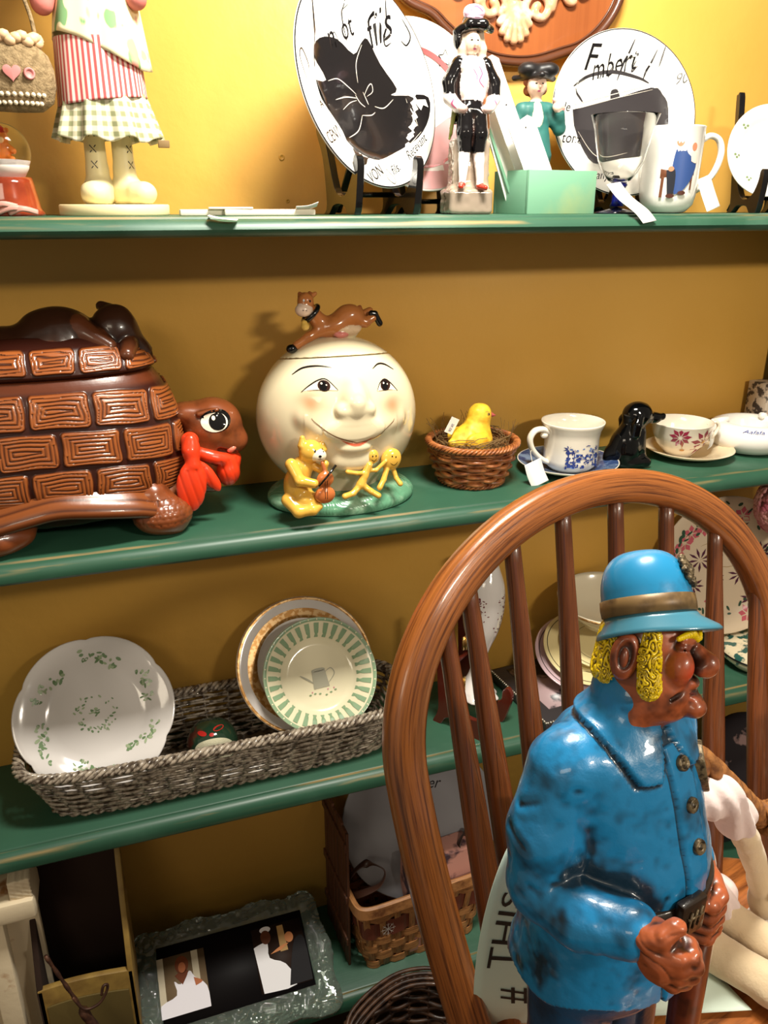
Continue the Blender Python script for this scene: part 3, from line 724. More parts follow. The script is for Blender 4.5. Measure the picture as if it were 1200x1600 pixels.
# ------------------------------------------------------------------ turtle cookie jar
tu = thing('turtle_cookie_jar', 'large brown glazed turtle cookie jar wearing a red neckerchief', 'cookie jar', (-.060, .101, S2))
brn = mat('brown turtle glaze', vcol=True, rough=.3, coat=.4, bump=(90, .2, .001))
LT = np.array(lin((160, 88, 40))); DK = np.array(lin((52, 20, 12))); MID = np.array(lin((112, 54, 26)))
def shell_surface(name, z0, z1, nz, A, B, rows, brick_w, parent, cap_top=False, xc=-.022, edge=None, nth=1000):
    """ring-swept oval shell with raised carved bricks; A(z),B(z) half axes; rows=[(zlo,zhi,shift)]"""
    V = []; COL = []; ths = np.linspace(0, 2 * PI, nth, endpoint=False)
    zs = np.linspace(z0, z1, nz)
    c, s_ = np.cos(ths), np.sin(ths); e = .86
    for z in zs:
        a, b = A(z), B(z); x = xc + a * np.sign(c) * np.abs(c) ** e; y = b * np.sign(s_) * np.abs(s_) ** e
        arc = np.concatenate([[0], np.cumsum(np.hypot(np.diff(x), np.diff(y)))]); front = arc[np.argmin(np.abs(ths - 1.5 * PI))]
        # arc measured at the widest ring so the bricks line up vertically
        nx = c * b; ny = s_ * a; nn = np.hypot(nx, ny); nx /= nn; ny /= nn
        d = np.zeros(nth); t = np.zeros(nth)
        for zl, zh, sft in rows:
            sag = .006 * np.cos((arc - front) * 12) - .003
            zz = z - sag * (1.0 if z < .2 else .3)
            hh = (zh - zl) / 2; bb = np.abs(zz - (zl + zh) / 2)
            k = (arc - front) / brick_w + sft; cell = np.floor(k); jit = np.sin(cell * 12.9 + zl * 400) * .10
            kk = np.abs(k - cell - .5 + jit * 0) * brick_w; hw = brick_w / 2
            dx = hw - .0022 - kk + .0008 * np.sin(zz * 160 + cell * 2); dz = hh - .0018 - bb + .0006 * np.sin(arc * 90 + cell)
            # rounded-rectangle inner distance
            rr = .006; qx = np.maximum(rr - dx, 0); qz = np.maximum(rr - dz, 0); din = np.where((dx < rr) & (dz < rr), rr - np.hypot(qx, qz), np.minimum(dx, dz))
            ins = din > 0
            plate = np.clip(din / .0022, 0, 1); plate = plate * plate * (3 - 2 * plate)
            w_ = din + .0006 * np.sin(arc * 130 + cell * 3) + .0005 * np.sin(zz * 190 + cell)
            ring = np.where(w_ > .0042, (.5 + .5 * np.cos((w_ - .0042) / .0050 * 2 * PI + PI)), 1)
            ring = np.where(w_ > .0042, np.clip(ring * 1.9, 0, 1) ** .8, 1)
            d = np.where(ins, .0034 * plate - .0016 * (1 - ring) * (w_ > .0042), d)
            t = np.where(ins, np.clip(plate * 1.2 - .2, 0, 1) * (.02 + .98 * ring), t)
        V.append(np.stack([x + nx * d, y + ny * d, np.full(nth, z)], 1))
        lite = t[:, None]; n_ = vnoise(V[-1], 40)[:, None] * .5 + .5
        DKz = DK * (1 - .55 * float(np.clip((z - .198) / .006, 0, 1))) + MID * .55 * float(np.clip((z - .198) / .006, 0, 1)) if z < .2146 else DK
        COL.append(DKz * (1 - lite) + (LT * (.55 + .45 * n_) + MID * .45 * (1 - n_)) * lite)
    V = np.concatenate(V); COL = np.concatenate(COL); COL[:, 3] = 1
    if edge: V = edge(V)
    i = np.arange(nz - 1)[:, None] * nth; k = np.arange(nth)[None]; k2 = (k + 1) % nth
    F = np.stack([i + k, i + k2, i + nth + k2, i + nth + k], -1).reshape(-1, 4)
    V = list(map(tuple, V)); F = list(map(tuple, F))
    for base in ((nz - 1) * nth, 0):
        F.append(tuple(range(base, base + nth)) if base else tuple(range(nth))[::-1])
    return from_py(name, V, F, brn, parent, True, col=COL)
ia = lambda xs, ys: (lambda z: float(np.interp(z, xs, ys)))
def smooth_ia(xs, ys):
    zz = np.linspace(xs[0], xs[-1], 60); yy = np.interp(zz, xs, ys)
    for _ in range(6): yy[1:-1] = (yy[:-2] + yy[1:-1] * 2 + yy[2:]) / 4
    return lambda z: float(np.interp(z, zz, yy))
A1 = smooth_ia([.045, .08, .12, .16, .19, .209, .214], [.150, .163, .165, .160, .150, .139, .134])
B1 = smooth_ia([.045, .08, .12, .16, .19, .209, .214], [.080, .090, .090, .086, .080, .072, .068])
shell_surface('shell', .045, .214, 230, A1, B1, [(.060, .1065, .35), (.1075, .154, .82), (.155, .2005, .25)], .0735, tu)
A2 = smooth_ia([.2155, .219, .225, .235, .250, .262], [.132, .140, .138, .130, .112, .085])
B2 = smooth_ia([.2155, .219, .225, .235, .250, .262], [.066, .073, .071, .066, .055, .038])
lid = shell_surface('lid', .2155, .262, 70, A2, B2, [(.2195, .2525, .18)], .055, tu)
DB = (56, 30, 18); DB2 = (92, 48, 26)  # dark glaze of the lid figure, with shade from the shelf mixed in
Sx = Sculpt((-.17, -.06, .22), (.115, .055, .305), .0014)
Sx.ell((.002, .0, .252), (.052, .042, .043), DB, .01)
Sx.ell((-.058, .0, .243), (.055, .040, .030), DB, .012)
Sx.ell((-.112, .0, .235), (.040, .036, .025), DB, .012)
Sx.cap((.028, -.018, .268), (.062, -.036, .247), .017, .010, DB2, .006)
Sx.ell((-.002, -.030, .248), (.024, .014, .018), DB2, .006)
Sx.ell((.072, -.002, .262), (.030, .028, .033), DB, .006)
Sx.ell((.056, -.018, .256), (.012, .014, .014), DB2, .004)
Sx.cap((.078, -.006, .262), (.100, -.004, .232), .020, .017, DB, .008)
Sx.cap((.086, -.026, .245), (.082, -.042, .238), .012, .010, DB2, .004)
Sx.cap((.066, .008, .288), (.058, .014, .292), .008, .006, DB, .004)
Sx.build('lid_figure', brn, lid, disp=lambda V, N: vnoise(V, 60) * .001, paint=wash((24, 10, 8), 1400, .8, 40, .3, .8))
# wavy flange under the shell
TT = np.radians([-180, -150, -125, -90, -60, -38, -15, 15, 38, 60, 90, 125, 150, 180]); ZT = [.058, .048, .046, .074, .060, .040, .052, .052, .040, .060, .074, .046, .048, .058]
V = []; COL = []; nth = 360; prof = [(-.020, .022, 0), (-.006, .015, .3), (.002, .008, 1), (.008, .002, .9), (.0105, -.001, .2), (.0135, -.003, 1), (.0175, -.008, .9), (.0195, -.012, .15), (.0210, -.0145, .9), (.0212, -.019, .5), (.018, -.024, .2), (.010, -.027, 0), (.0, -.027, 0), (-.014, -.026, 0)]
th = np.linspace(-PI, PI, nth, endpoint=False); zt = np.interp(th, TT, ZT)
for _ in range(10): zt = (np.roll(zt, 1) + zt * 2 + np.roll(zt, -1)) / 4
for o_, dz, lt in prof:
    c, s_ = np.cos(th), np.sin(th); x = -.022 + (.163 + o_) * np.sign(c) * np.abs(c) ** .86; y = (.086 + o_ * .9) * np.sign(s_) * np.abs(s_) ** .86
    z = zt + dz ; V.append(np.stack([x, y, z], 1)); cc = DK * (1 - lt * .6) + LT * lt * .6; COL.append(np.tile(cc, (nth, 1)))
V = np.concatenate(V); COL = np.concatenate(COL); n = len(prof)
F = [(i * nth + k, i * nth + (k + 1) % nth, (i + 1) % n * nth + (k + 1) % nth, (i + 1) % n * nth + k) for i in range(n) for k in range(nth)]
from_py('shell_rim', V, F, brn, tu, True, col=COL)
# body, feet
BR = (124, 64, 32)
Sx = Sculpt((-.235, -.115, 0), (.18, .1, .075), .0017)
Sx.ell((-.022, 0, .045), (.150, .070, .034), (60, 26, 16), .01)
for s_ in (-1, 1):
    Sx.ell((.104, s_ * .058, .026), (.040, .034, .0275), BR, .012)
    Sx.cap((.092, s_ * .052, .05), (.116, s_ * .062, .016), .026, .016, BR, .01)
    Sx.ell((-.115, s_ * .068, .024), (.062, .034, .0255), BR, .012)
    Sx.cap((-.085, s_ * .055, .046), (-.165, s_ * .072, .014), .026, .014, BR, .01)
Sx.ell((-.20, 0, .03), (.035, .014, .012), BR, .01)
def foot_disp(V, N):
    d = vnoise(V, 70) * .0006; m = (V[:, 0] > .06) | (V[:, 0] < -.06); k = np.floor(V[:, 2] / .0075)
    g = np.abs(np.sin(V[:, 0] * PI / .009 + k * 1.57)) ** .4 * np.abs(np.sin(V[:, 2] * PI / .0075)) ** .4
    return d + m * (V[:, 2] > .018) * (V[:, 2] < .052) * (V[:, 0] > .06) * (g - 1) * .0011
Sx.build('body', brn, tu, disp=foot_disp, paint=wash((30, 12, 8), 1500, .85, 30, .5, .8))
# head and neck
Sx = Sculpt((.115, -.055, .035), (.24, .055, .185), .0013)
Sx.cap((.115, 0, .075), (.165, 0, .075), .034, .028, BR, .01)
Sx.cap((.165, 0, .075), (.184, 0, .115), .028, .034, BR, .012)
Sx.ell((.186, 0, .128), (.041, .034, .038), BR, .008)
Sx.ell((.205, 0, .105), (.028, .029, .022), BR, .008)
Sx.ell((.150, 0, .148), (.025, .022, .014), BR, .012)
for s_ in (-1, 1):
    Sx.ell((.196, s_ * .026, .130), (.012, .009, .013), BR, .003)
    Sx.cap((.166, s_ * .026, .150), (.190, s_ * .028, .155), .0035, .003, BR, .003)
    Sx.cap((.190, s_ * .030, .098), (.212, s_ * .022, .091), .0032, .0025, None, .003, op='sub')
Sx.cap((.146, -.02, .06), (.176, -.018, .05), .02, .014, BR, .01)
th_ = Sx.build('head', brn, tu, disp=lambda V, N: vnoise(V, 60) * .0007, paint=wash((30, 12, 8), 1300, .85, 40, .4, .7))
hb = bvh_of(th_)
pj = project(hb, (0, -.2, 0), (1, 0, 0), (0, 0, 1), (0, 1, 0), .0006)
def ovl(cx, cy, rx, ry, n=24, a0=0, a1=2 * PI, rot=0):
    out = []
    for i in range(n + (0 if abs(a1 - a0 - 2 * PI) < 1e-6 else 1)):
        a = a0 + (a1 - a0) * i / n; x, y = rx * math.cos(a), ry * math.sin(a); out.append((cx + x * math.cos(rot) - y * math.sin(rot), cy + x * math.sin(rot) + y * math.cos(rot)))
    return out
gl_w = mat('white glaze', (232, 222, 202), rough=.2, coat=.6); gl_k = mat('black glaze', (10, 9, 10), rough=.12, coat=.7)
marks('eye_lid_line', [ovl(.187, .141, .0205, .0150)], pj, gl_k, th_, .004)
pj2 = project(hb, (0, -.2, 0), (1, 0, 0), (0, 0, 1), (0, 1, 0), .0010)
marks('eye_white', [ovl(.185, .139, .0180, .0128)], pj2, gl_w, th_, .004)
pj3 = project(hb, (0, -.2, 0), (1, 0, 0), (0, 0, 1), (0, 1, 0), .0014)
marks('pupil', [ovl(.189, .140, .0115, .0115)], pj3, gl_k, th_, .003)
pj4 = project(hb, (0, -.2, 0), (1, 0, 0), (0, 0, 1), (0, 1, 0), .0018)
marks('eye_glint', [ovl(.184, .145, .0025, .003)], pj4, gl_w, th_)
Sx = Sculpt((.19, -.045, .08), (.225, -.005, .115), .0008); Sx.ell((.2065, -.0245, .098), (.0075, .006, .0048), (222, 120, 96), .001, rot=(0, -.5, 0)); Sx.build('tongue', mat('vcol gloss', vcol=True, rough=.2, coat=.5), th_)
# neckerchief
RDK = (226, 60, 26)
Sx = Sculpt((.12, -.075, .015), (.225, .05, .14), .0013)
for a, b, ra, rb in [((.150, -.038, .118), (.148, -.052, .108), .012, .010), ((.148, -.052, .108), (.150, -.056, .090), .010, .009)]: Sx.cap(a, b, ra, rb, RDK, .004)
Sx.ell((.150, -.050, .108), (.0115, .010, .022), RDK, .004)
Sx.ell((.145, -.058, .060), (.0200, .009, .036), RDK, .004, rot=(0, .12, 0))
Sx.ell((.170, -.052, .070), (.0095, .0065, .026), RDK, .003, rot=(0, -.55, 0))
for i in range(15):
    a = math.radians(-165 + i * 12); 
    if i < 14:
        b = math.radians(-165 + (i + 1) * 12); Sx.cap((.180 + .033 * math.cos(a), .031 * math.sin(a), .090 - .012 * math.cos(a)), (.180 + .033 * math.cos(b), .031 * math.sin(b), .090 - .012 * math.cos(b)), .0085, .0085, RDK, .003)
Sx.ell((.200, -.014, .066), (.018, .024, .024), RDK, .006)
Sx.build('neckerchief', mat('red glaze', vcol=True, rough=.3, coat=.4), tu, disp=lambda V, N: -.0007 * np.exp(-((np.abs((V[:, 0] * 1.0 + V[:, 2] * .25) % .012 - .006)) / .0018) ** 2) * (V[:, 2] < .085), paint=wash((120, 20, 12), 1500, .6))
# ------------------------------------------------------------------ smiling moon cookie jar
mo = thing('moon_cookie_jar', 'cream smiling moon-face cookie jar with a cow leaping over its lid', 'cookie jar', (.306, .103, S2))
CR = (228, 214, 178)
crm = mat('cream glaze', vcol=True, rough=.16, coat=.7)
MC = (0, 0, .128); MR = (.118, .092, .1135); SEAM = .2120
def seam(P): return SEAM - .15 * P[..., 1]
def mooncol(V, N, col, cav):
    for cx, cz in ((-.0575, .1640), (.0585, .1535)):
        t = np.exp(-(((V[:, 0] - cx) / .015) ** 2 + ((V[:, 2] - cz) / .014) ** 2))[:, None] * .85 * (V[:, 1:2] < 0); col = col * (1 - t) + np.array(lin((216, 120, 78))) * t
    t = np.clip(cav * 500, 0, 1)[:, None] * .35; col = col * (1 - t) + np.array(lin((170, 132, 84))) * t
    # red lower lip between the mouth line and the lip fold
    x = V[:, 0]; up = .1105 + .0265 * ((x - .001) / .045) ** 2; lo = .1045 + .034 * ((x - .001) / .040) ** 2
    m = np.clip((up - V[:, 2]) / .0012, 0, 1) * np.clip((V[:, 2] - lo) / .0012, 0, 1) * (V[:, 1] < -.05) * (np.abs(x) < .035); col = col * (1 - m[:, None]) + np.array(lin((206, 92, 62))) * m[:, None]
    return col
Sx = Sculpt((-.125, -.115, .01), (.125, .1, .25), .0014)
Sx.ell(MC, MR, CR, .001)
Sx.cap((0, 0, .02), (0, 0, .045), .06, .06, CR, .01)
Sx.chain([(.002, -.080, .186), (.002, -.086, .170), (.002, -.091, .161)], [.006, .0095, .0120], CR, .020)
for s_ in (-1, 1): Sx.ell((.001 + s_ * .0185, -.092, .1555), (.0100, .008, .0085), CR, .006)
Sx.ell((.0, -.092, .154), (.013, .0085, .0085), CR, .006)
Sx.ell((-.002, -.092, .128), (.040, .006, .012), CR, .02)
Sx.chain([(-.052, -.0745, .1385), (-.030, -.0870, .1235), (-.004, -.0925, .1125), (.022, -.089, .1150), (.049, -.076, .1300)], [.0010, .0016, .0018, .0016, .0010], None, .0025, op='sub')
Sx.ell((.0, -.088, .1015), (.022, .010, .0075), CR, .008)
Sx.ell((.0, -.080, .080), (.028, .012, .014), CR, .015)
for s_ in (-1, 1):
    Sx.ell((.001 + s_ * .060, -.070, .140 - s_ * .005), (.014, .010, .012), CR, .015)
    Sx.cap((.001 + s_ * .0545, -.076, .1455 - s_ * .006), (.001 + s_ * .0605, -.074, .1395 - s_ * .005), .0012, .0012, None, .003, op='sub')
Sx.fn(lambda P: seam(P) - P[..., 2], (-.13, -.12, .2), (.13, .12, .26), None, .0008, op='sub')
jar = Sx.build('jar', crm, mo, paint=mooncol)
Sx = Sculpt((-.11, -.1, .205), (.11, .1, .255), .0013)
Sx.ell(MC, MR, CR, .001)
Sx.fn(lambda P: P[..., 2] - seam(P) - .0011, (-.13, -.12, .0), (.13, .12, .26), None, .0008, op='sub')
lid = Sx.build('lid', crm, mo)
from_bb = bvh_of(jar)
fk = mat('black brush line', (26, 20, 20), rough=.3)
P0 = dict(O=(0, -.3, 0), X=(1, 0, 0), Y=(0, 0, 1), D=(0, 1, 0))
pj = project(from_bb, (0, -.3, 0), (1, 0, 0), (0, 0, 1), (0, 1, 0), .0004)
pj_2 = project(from_bb, (0, -.3, 0), (1, 0, 0), (0, 0, 1), (0, 1, 0), .0007)
pj_3 = project(from_bb, (0, -.3, 0), (1, 0, 0), (0, 0, 1), (0, 1, 0), .0010)
cm = lambda P, n=6, closed=False: catmull([(a, b, 0) for a, b in P], n, closed)
marks('eyebrow', [], pj, fk, jar, strokes=[(cm([(-.0740, .1985), (-.0600, .2072), (-.0408, .2103), (-.0199, .2080)]), .0022)])
marks('eyebrow', [], pj, fk, jar, strokes=[(cm([(.0343, .2034), (.0447, .2080), (.0563, .2060), (.0702, .1975)]), .0022)])
for L, iris in (([(-.0670, .1785), (-.0572, .1862), (-.0440, .1937), (-.0330, .1945), (-.0200, .1812)], (-.0375, .1868)), ([(.0360, .1762), (.0415, .1850), (.0500, .1890), (.0593, .1830), (.0700, .1712)], (.0503, .1815))):
    lo = [(L[0][0] + .008, L[0][1] + .0022), (L[2][0] - .001, L[2][1] - .0125 + .0005), (L[-1][0] - .0005, L[-1][1] - .0004)] if iris[0] < 0 else [(L[0][0], L[0][1] - .0006), (L[2][0], L[2][1] - .0135), (L[-1][0] - .008, L[-1][1] + .0025)]
    up = cm(L); lw = cm(lo)
    marks('eye', [[p[:2] for p in up] + [p[:2] for p in lw[::-1]]], pj, gl_w, jar, .003)
    marks('eye_line', [], pj_3, fk, jar, strokes=[(up, .0016), (lw, .0007)])
    marks('iris', [ovl(iris[0], iris[1], .0082, .0070, 20)], pj_2, mat('dark brown glaze', (48, 26, 18), rough=.2, coat=.5), jar, .003)
    marks('pupil', [ovl(iris[0] - .001, iris[1], .0048, .0060, 18)], pj_3, gl_k, jar, .003)
    pj_4 = project(from_bb, (0, -.3, 0), (1, 0, 0), (0, 0, 1), (0, 1, 0), .0013)
    marks('glint', [ovl(iris[0] - .003, iris[1] + .003, .0014, .0014, 10), ovl(iris[0] + .003, iris[1] + .001, .0010, .0010, 10)], pj_4, gl_w, jar)
marks('smile_line', [], pj_2, mat('smile line paint', (120, 84, 56), rough=.3), jar, strokes=[(cm([(-.0590, .1465), (-.0530, .1395), (-.0317, .1230), (-.0048, .1121), (.0044, .1108), (.0275, .1150), (.0531, .1307), (.0585, .1370)]), .0016)])
# grassy base
Sx = Sculpt((-.12, -.1, 0), (.125, .1, .045), .0013)
Sx.ell((.004, 0, .008), (.112, .088, .030), (96, 148, 116), .004)
Sx.fn(lambda P: P[..., 2] - .0005, (-.15, -.15, -.05), (.15, .15, .0), None, .0005, op='sub')
def grass(V, N):
    a = vnoise(V, 60, 2) * 2.5; return -.0007 * (1 - np.abs(np.sin(V[:, 0] * 420 + a * 3 + V[:, 1] * 260))) * (V[:, 2] > .004)
Sx.build('grass_base', mat('green glaze', vcol=True, rough=.2, coat=.5, noise=(40, (156, 190, 160), .5, .75)), mo, disp=grass)
# cat playing the fiddle
YC = (226, 176, 72); WC = (240, 226, 196)
ygz = mat('figure glaze', vcol=True, rough=.2, coat=.6)
Sx = Sculpt((-.108, -.118, .012), (-.02, -.05, .145), .0009)
Sx.ell((-.080, -.078, .052), (.0195, .019, .027), YC, .006)
Sx.ell((-.073, -.080, .078), (.0145, .015, .016), YC, .008)
Sx.ell((-.062, -.086, .1015), (.0165, .0145, .0160), YC, .005)
Sx.ell((-.0535, -.0965, .0975), (.0105, .0075, .0085), WC, .003)
for c in ((-.073, -.086, .121), (-.045, -.084, .113)): Sx.cap((c[0], c[1], c[2] - .010), c, .0070, .0035, YC, .003)
Sx.chain([(-.090, -.088, .086), (-.082, -.101, .066), (-.064, -.107, .062)], [.0085, .0075, .0065], YC, .003)
Sx.chain([(-.058, -.085, .080), (-.047, -.092, .074), (-.044, -.094, .084)], [.006, .0055, .005], YC, .003)
Sx.chain([(-.095, -.085, .034), (-.085, -.102, .022), (-.066, -.106, .024), (-.057, -.104, .027)], [.010, .0085, .0075, .0055], YC, .003)
Sx.ell((-.070, -.092, .036), (.016, .014, .011), YC, .006)
cat = Sx.build('cat_figure', ygz, mo, disp=lambda V, N: vnoise(V, 90) * .0004, paint=wash((150, 84, 30), 1600, .6))
cb = bvh_of(cat); cp = project(cb, (0, -.3, 0), (1, 0, 0), (0, 0, 1), (0, 1, 0), .0005)
marks('face_marks', [ovl(-.0535, .0985, .0022, .0017, 10), ovl(-.0595, .1055, .0014, .0020, 10), ovl(-.0475, .1045, .0013, .0018, 10)], cp, gl_k, cat, strokes=[([(-.0535, .097), (-.0535, .0945)], .0007), ([(-.057, .0945), (-.0535, .0935), (-.0500, .0945)], .0007), ([(-.066, .1185), (-.062, .1195), (-.059, .1175)], .0006)])
Sx = Sculpt((-.068, -.122, .026), (-.028, -.09, .092), .0009)
Sx.ell((-.0485, -.105, .0435), (.0145, .0075, .0125), (196, 110, 56), .004); Sx.ell((-.0475, -.105, .0660), (.0120, .0070, .0110), (196, 110, 56), .005)
Sx.cap((-.047, -.104, .074), (-.050, -.101, .088), .003, .0025, (176, 96, 50), .002)
fd = Sx.build('fiddle', ygz, mo); fb = bvh_of(fd); fp = project(fb, (0, -.3, 0), (1, 0, 0), (0, 0, 1), (0, 1, 0), .0004)
marks('strings', [], fp, fk, fd, strokes=[([(-.0495, .066), (-.0500, .040)], .0009), ([(-.0465, .066), (-.0470, .040)], .0009), (cm([(-.0575, .060), (-.0590, .055), (-.0560, .050), (-.0575, .045)]), .0008), (cm([(-.040, .060), (-.0385, .056), (-.042, .051), (-.0395, .046)]), .0008)])
mb = MB(); mb.tube([(-.0600, -.1175, .0610), (-.047, -.1165, .074), (-.0340, -.1120, .0865)], [.0015, .0015, .0020], 8); mb.build('bow', gl_k, mo)
# dancing dish and spoon
Sx = Sculpt((-.025, -.115, .02), (.08, -.055, .105), .0009)
Sx.ell((.0265, -.087, .0855), (.0085, .0055, .0105), YC, .002)
Sx.chain([(.020, -.088, .074), (.013, -.090, .060), (.007, -.092, .048)], [.0055, .0055, .007], YC, .003)
Sx.chain([(.015, -.091, .064), (.001, -.093, .0655), (-.012, -.092, .0685)], [.0032, .0028, .0034], YC, .002)
Sx.chain([(.006, -.092, .047), (-.006, -.097, .038), (-.019, -.100, .036)], [.0050, .0042, .0044], YC, .002)
Sx.chain([(.009, -.092, .047), (.020, -.097, .038), (.030, -.100, .0315)], [.0050, .0042, .0044], YC, .002)
Sx.chain([(.017, -.088, .066), (.030, -.090, .066), (.045, -.088, .077)], [.0032, .0028, .003], YC, .002)
Sx.ell((.0560, -.079, .0760), (.0150, .0075, .0165), YC, .002, rot=(0, .45, 0))
Sx.chain([(.048, -.082, .062), (.042, -.088, .050), (.034, -.094, .041)], [.0042, .0038, .0042], YC, .002)
Sx.chain([(.060, -.078, .060), (.063, -.082, .048), (.067, -.088, .041)], [.0038, .0034, .004], YC, .002)
ds = Sx.build('dish_and_spoon_figures', ygz, mo, paint=wash((140, 78, 26), 1800, .6)); db = bvh_of(ds); dp = project(db, (0, -.3, 0), (1, 0, 0), (0, 0, 1), (0, 1, 0), .0004)
marks('face_marks', [ovl(.0245, .0875, .0010, .0014, 8), ovl(.0295, .0875, .0010, .0014, 8), ovl(.0555, .0825, .0010, .0014, 8), ovl(.0610, .0810, .0010, .0014, 8)], dp, gl_k, ds, strokes=[(cm([(.0225, .0830), (.0265, .0800), (.0305, .0835)]), .0008), (cm([(.0525, .0730), (.0585, .0690), (.0640, .0735)]), .0011)])
# leaping cow
CB = (188, 116, 62); CW = (228, 196, 160)
Sx = Sculpt((-.078, -.035, .215), (.075, .03, .315), .0011)
Sx.ell((-.002, -.002, .256), (.030, .018, .0150), CB, .006, rot=(0, -.30, 0))
Sx.ell((.020, -.002, .267), (.021, .017, .0165), CB, .008)
Sx.ell((.012, -.008, .250), (.024, .012, .008), CW, .005)
Sx.chain([(-.024, -.002, .262), (-.033, -.004, .272), (-.041, -.006, .282)], [.0125, .010, .009], CB, .005)
Sx.ell((-.0435, -.009, .290), (.0115, .011, .0125), CB, .004)
Sx.ell((-.048, -.014, .2795), (.0118, .0095, .0092), (236, 206, 184), .003)
for a in ((-.050, -.005, .300), (-.036, -.004, .300)): Sx.cap((a[0], a[1], a[2] - .006), a, .0035, .003, (150, 84, 46), .001)
Sx.cap((-.034, -.004, .296), (-.028, -.003, .2995), .0035, .0028, CB, .002)
Sx.chain([(-.022, -.006, .250), (-.040, -.008, .242), (-.058, -.010, .232)], [.0085, .0065, .0060], CB, .004)
Sx.chain([(.030, -.004, .262), (.042, -.006, .258), (.054, -.006, .264)], [.0100, .0068, .0055], CB, .004)
Sx.cap((.034, .006, .262), (.054, .008, .272), .008, .005, CB, .004)
Sx.ell((.004, -.016, .2445), (.010, .006, .0045), (222, 130, 120), .002)
Sx.cap((-.005, 0, .228), (.02, 0, .245), .012, .012, CR, .008)
Sx.cap((.036, -.002, .279), (.042, -.006, .262), .0028, .0022, (150, 84, 46), .002)
cow = Sx.build('cow_figure', ygz, lid, disp=lambda V, N: vnoise(V, 80) * .0004, paint=wash((110, 56, 26), 1300, .5, 70, .35))
Sx = Sculpt((-.078, -.03, .215), (-.05, .01, .24), .0011); Sx.ell((-.0655, -.011, .2275), (.0082, .0068, .0065), (10, 9, 10), .002); Sx.build('hoof', gl_k, cow, label='black front hoof')
Sx = Sculpt((.04, -.02, .245), (.08, .01, .28), .0011); Sx.chain([(.052, -.006, .270), (.057, -.006, .269), (.064, -.006, .256)], [.0046, .0044, .0048], (10, 9, 10), .002); Sx.build('hoof', gl_k, cow, label='black rear hoof')
mb = MB(); mb.tube([(-.0355 + .0135 * math.cos(a) * .75, -.004 + .0125 * math.sin(a), .2725 + .0135 * math.cos(a) * .75) for a in np.linspace(0, 2 * PI, 24, endpoint=False)], .0036, 8, closed=True); mb.build('collar', gl_k, cow)
Sx = Sculpt((-.062, -.028, .248), (-.035, -.005, .272), .0007); Sx.cap((-.0480, -.017, .262), (-.0475, -.018, .2585), .0045, .0062, (226, 184, 88), .001); Sx.build('bell', ygz, cow)
wb = bvh_of(cow); wp = project(wb, (0, -.3, 0), (1, 0, 0), (0, 0, 1), (0, 1, 0), .0004)
marks('face_marks', [ovl(-.0480, .2925, .0013, .0019, 8), ovl(-.0395, .2915, .0013, .0019, 8), ovl(-.0505, .2800, .0009, .0007, 8), ovl(-.0460, .2798, .0009, .0007, 8)], wp, gl_k, cow)
# ------------------------------------------------------------------ things on the uppermost shelf
wht = mat('white glaze bright', (238, 234, 226), rough=.14, coat=.6)
ink = mat('black plate ink', (18, 16, 18), rough=.22, coat=.4)
inkline = mat('black hairline ink', (34, 30, 32), rough=.3)
blkw = mat('black lacquer', (12, 10, 11), rough=.2, coat=.5)
paper = mat('white tag paper', (236, 234, 228), rough=.6)
def plate_prof(r, h=.018, t=.003, foot=.55, well=.66):
    return [(0, t), (r * well * .8, t), (r * well, t + .001), (r * (well + .06), t + h * .42), (r * .93, h * .92), (r * .985, h), (r, h - .0008), (r * .99, h - .0028), (r * .92, h * .72), (r * (well + .05), h * .22 - .001), (r * foot, 0), (r * foot - .004, -.0008), (r * foot - .008, .0002), (0, .0002)]
def plate_surface(r, h=.018, t=.003, well=.66, eps=.0004):
    xs = [0, r * well * .8, r * well, r * (well + .06), r * .93, r * .985, r]; zs = [t, t, t + .001, t + h * .42, h * .92, h, h - .0008]
    return lambda u, v: Vector((u, v, float(np.interp(math.hypot(u, v), xs, zs)) + eps)) if math.hypot(u, v) < r * .995 else None
def plate(name, label, c, n, roll, r, m=None, cat='plate', h=.018, group=None, well=.66):
    """c = centre of the face, n = direction the face looks, roll about it"""
    n = Vector(n).normalized(); up = Vector((0, 0, 1)); y = (up - n * up.dot(n)).normalized(); x = y.cross(n)
    M = Matrix((x, y, n)).transposed().to_4x4() @ Matrix.Rotation(roll, 4, 'Z'); M.translation = Vector(c)
    t = thing(name, label, cat); t.matrix_world = M; t.matrix_basis = M
    if group: t['group'] = group
    mb = MB(); mb.lathe(plate_prof(r, h, well=well), 96); mb.build('plate_body', m or wht, t)
    return t, plate_surface(r, h, well=well)
def ring_mark(name, r0, r1, fn, m, parent, n=96):
    V = []; s_ = max(2, int((r1 - r0) / .002) + 2)
    for k in range(n):
        a = 2 * PI * k / n; V += [fn((r0 + (r1 - r0) * i / (s_ - 1)) * math.cos(a), (r0 + (r1 - r0) * i / (s_ - 1)) * math.sin(a)) for i in range(s_)]
    F = [(s_ * k + i, s_ * k + i + 1, (s_ * (k + 1) + i + 1) % (s_ * n), (s_ * (k + 1) + i) % (s_ * n)) for k in range(n) for i in range(s_ - 1)]
    return from_py(name, V, F, m, parent)
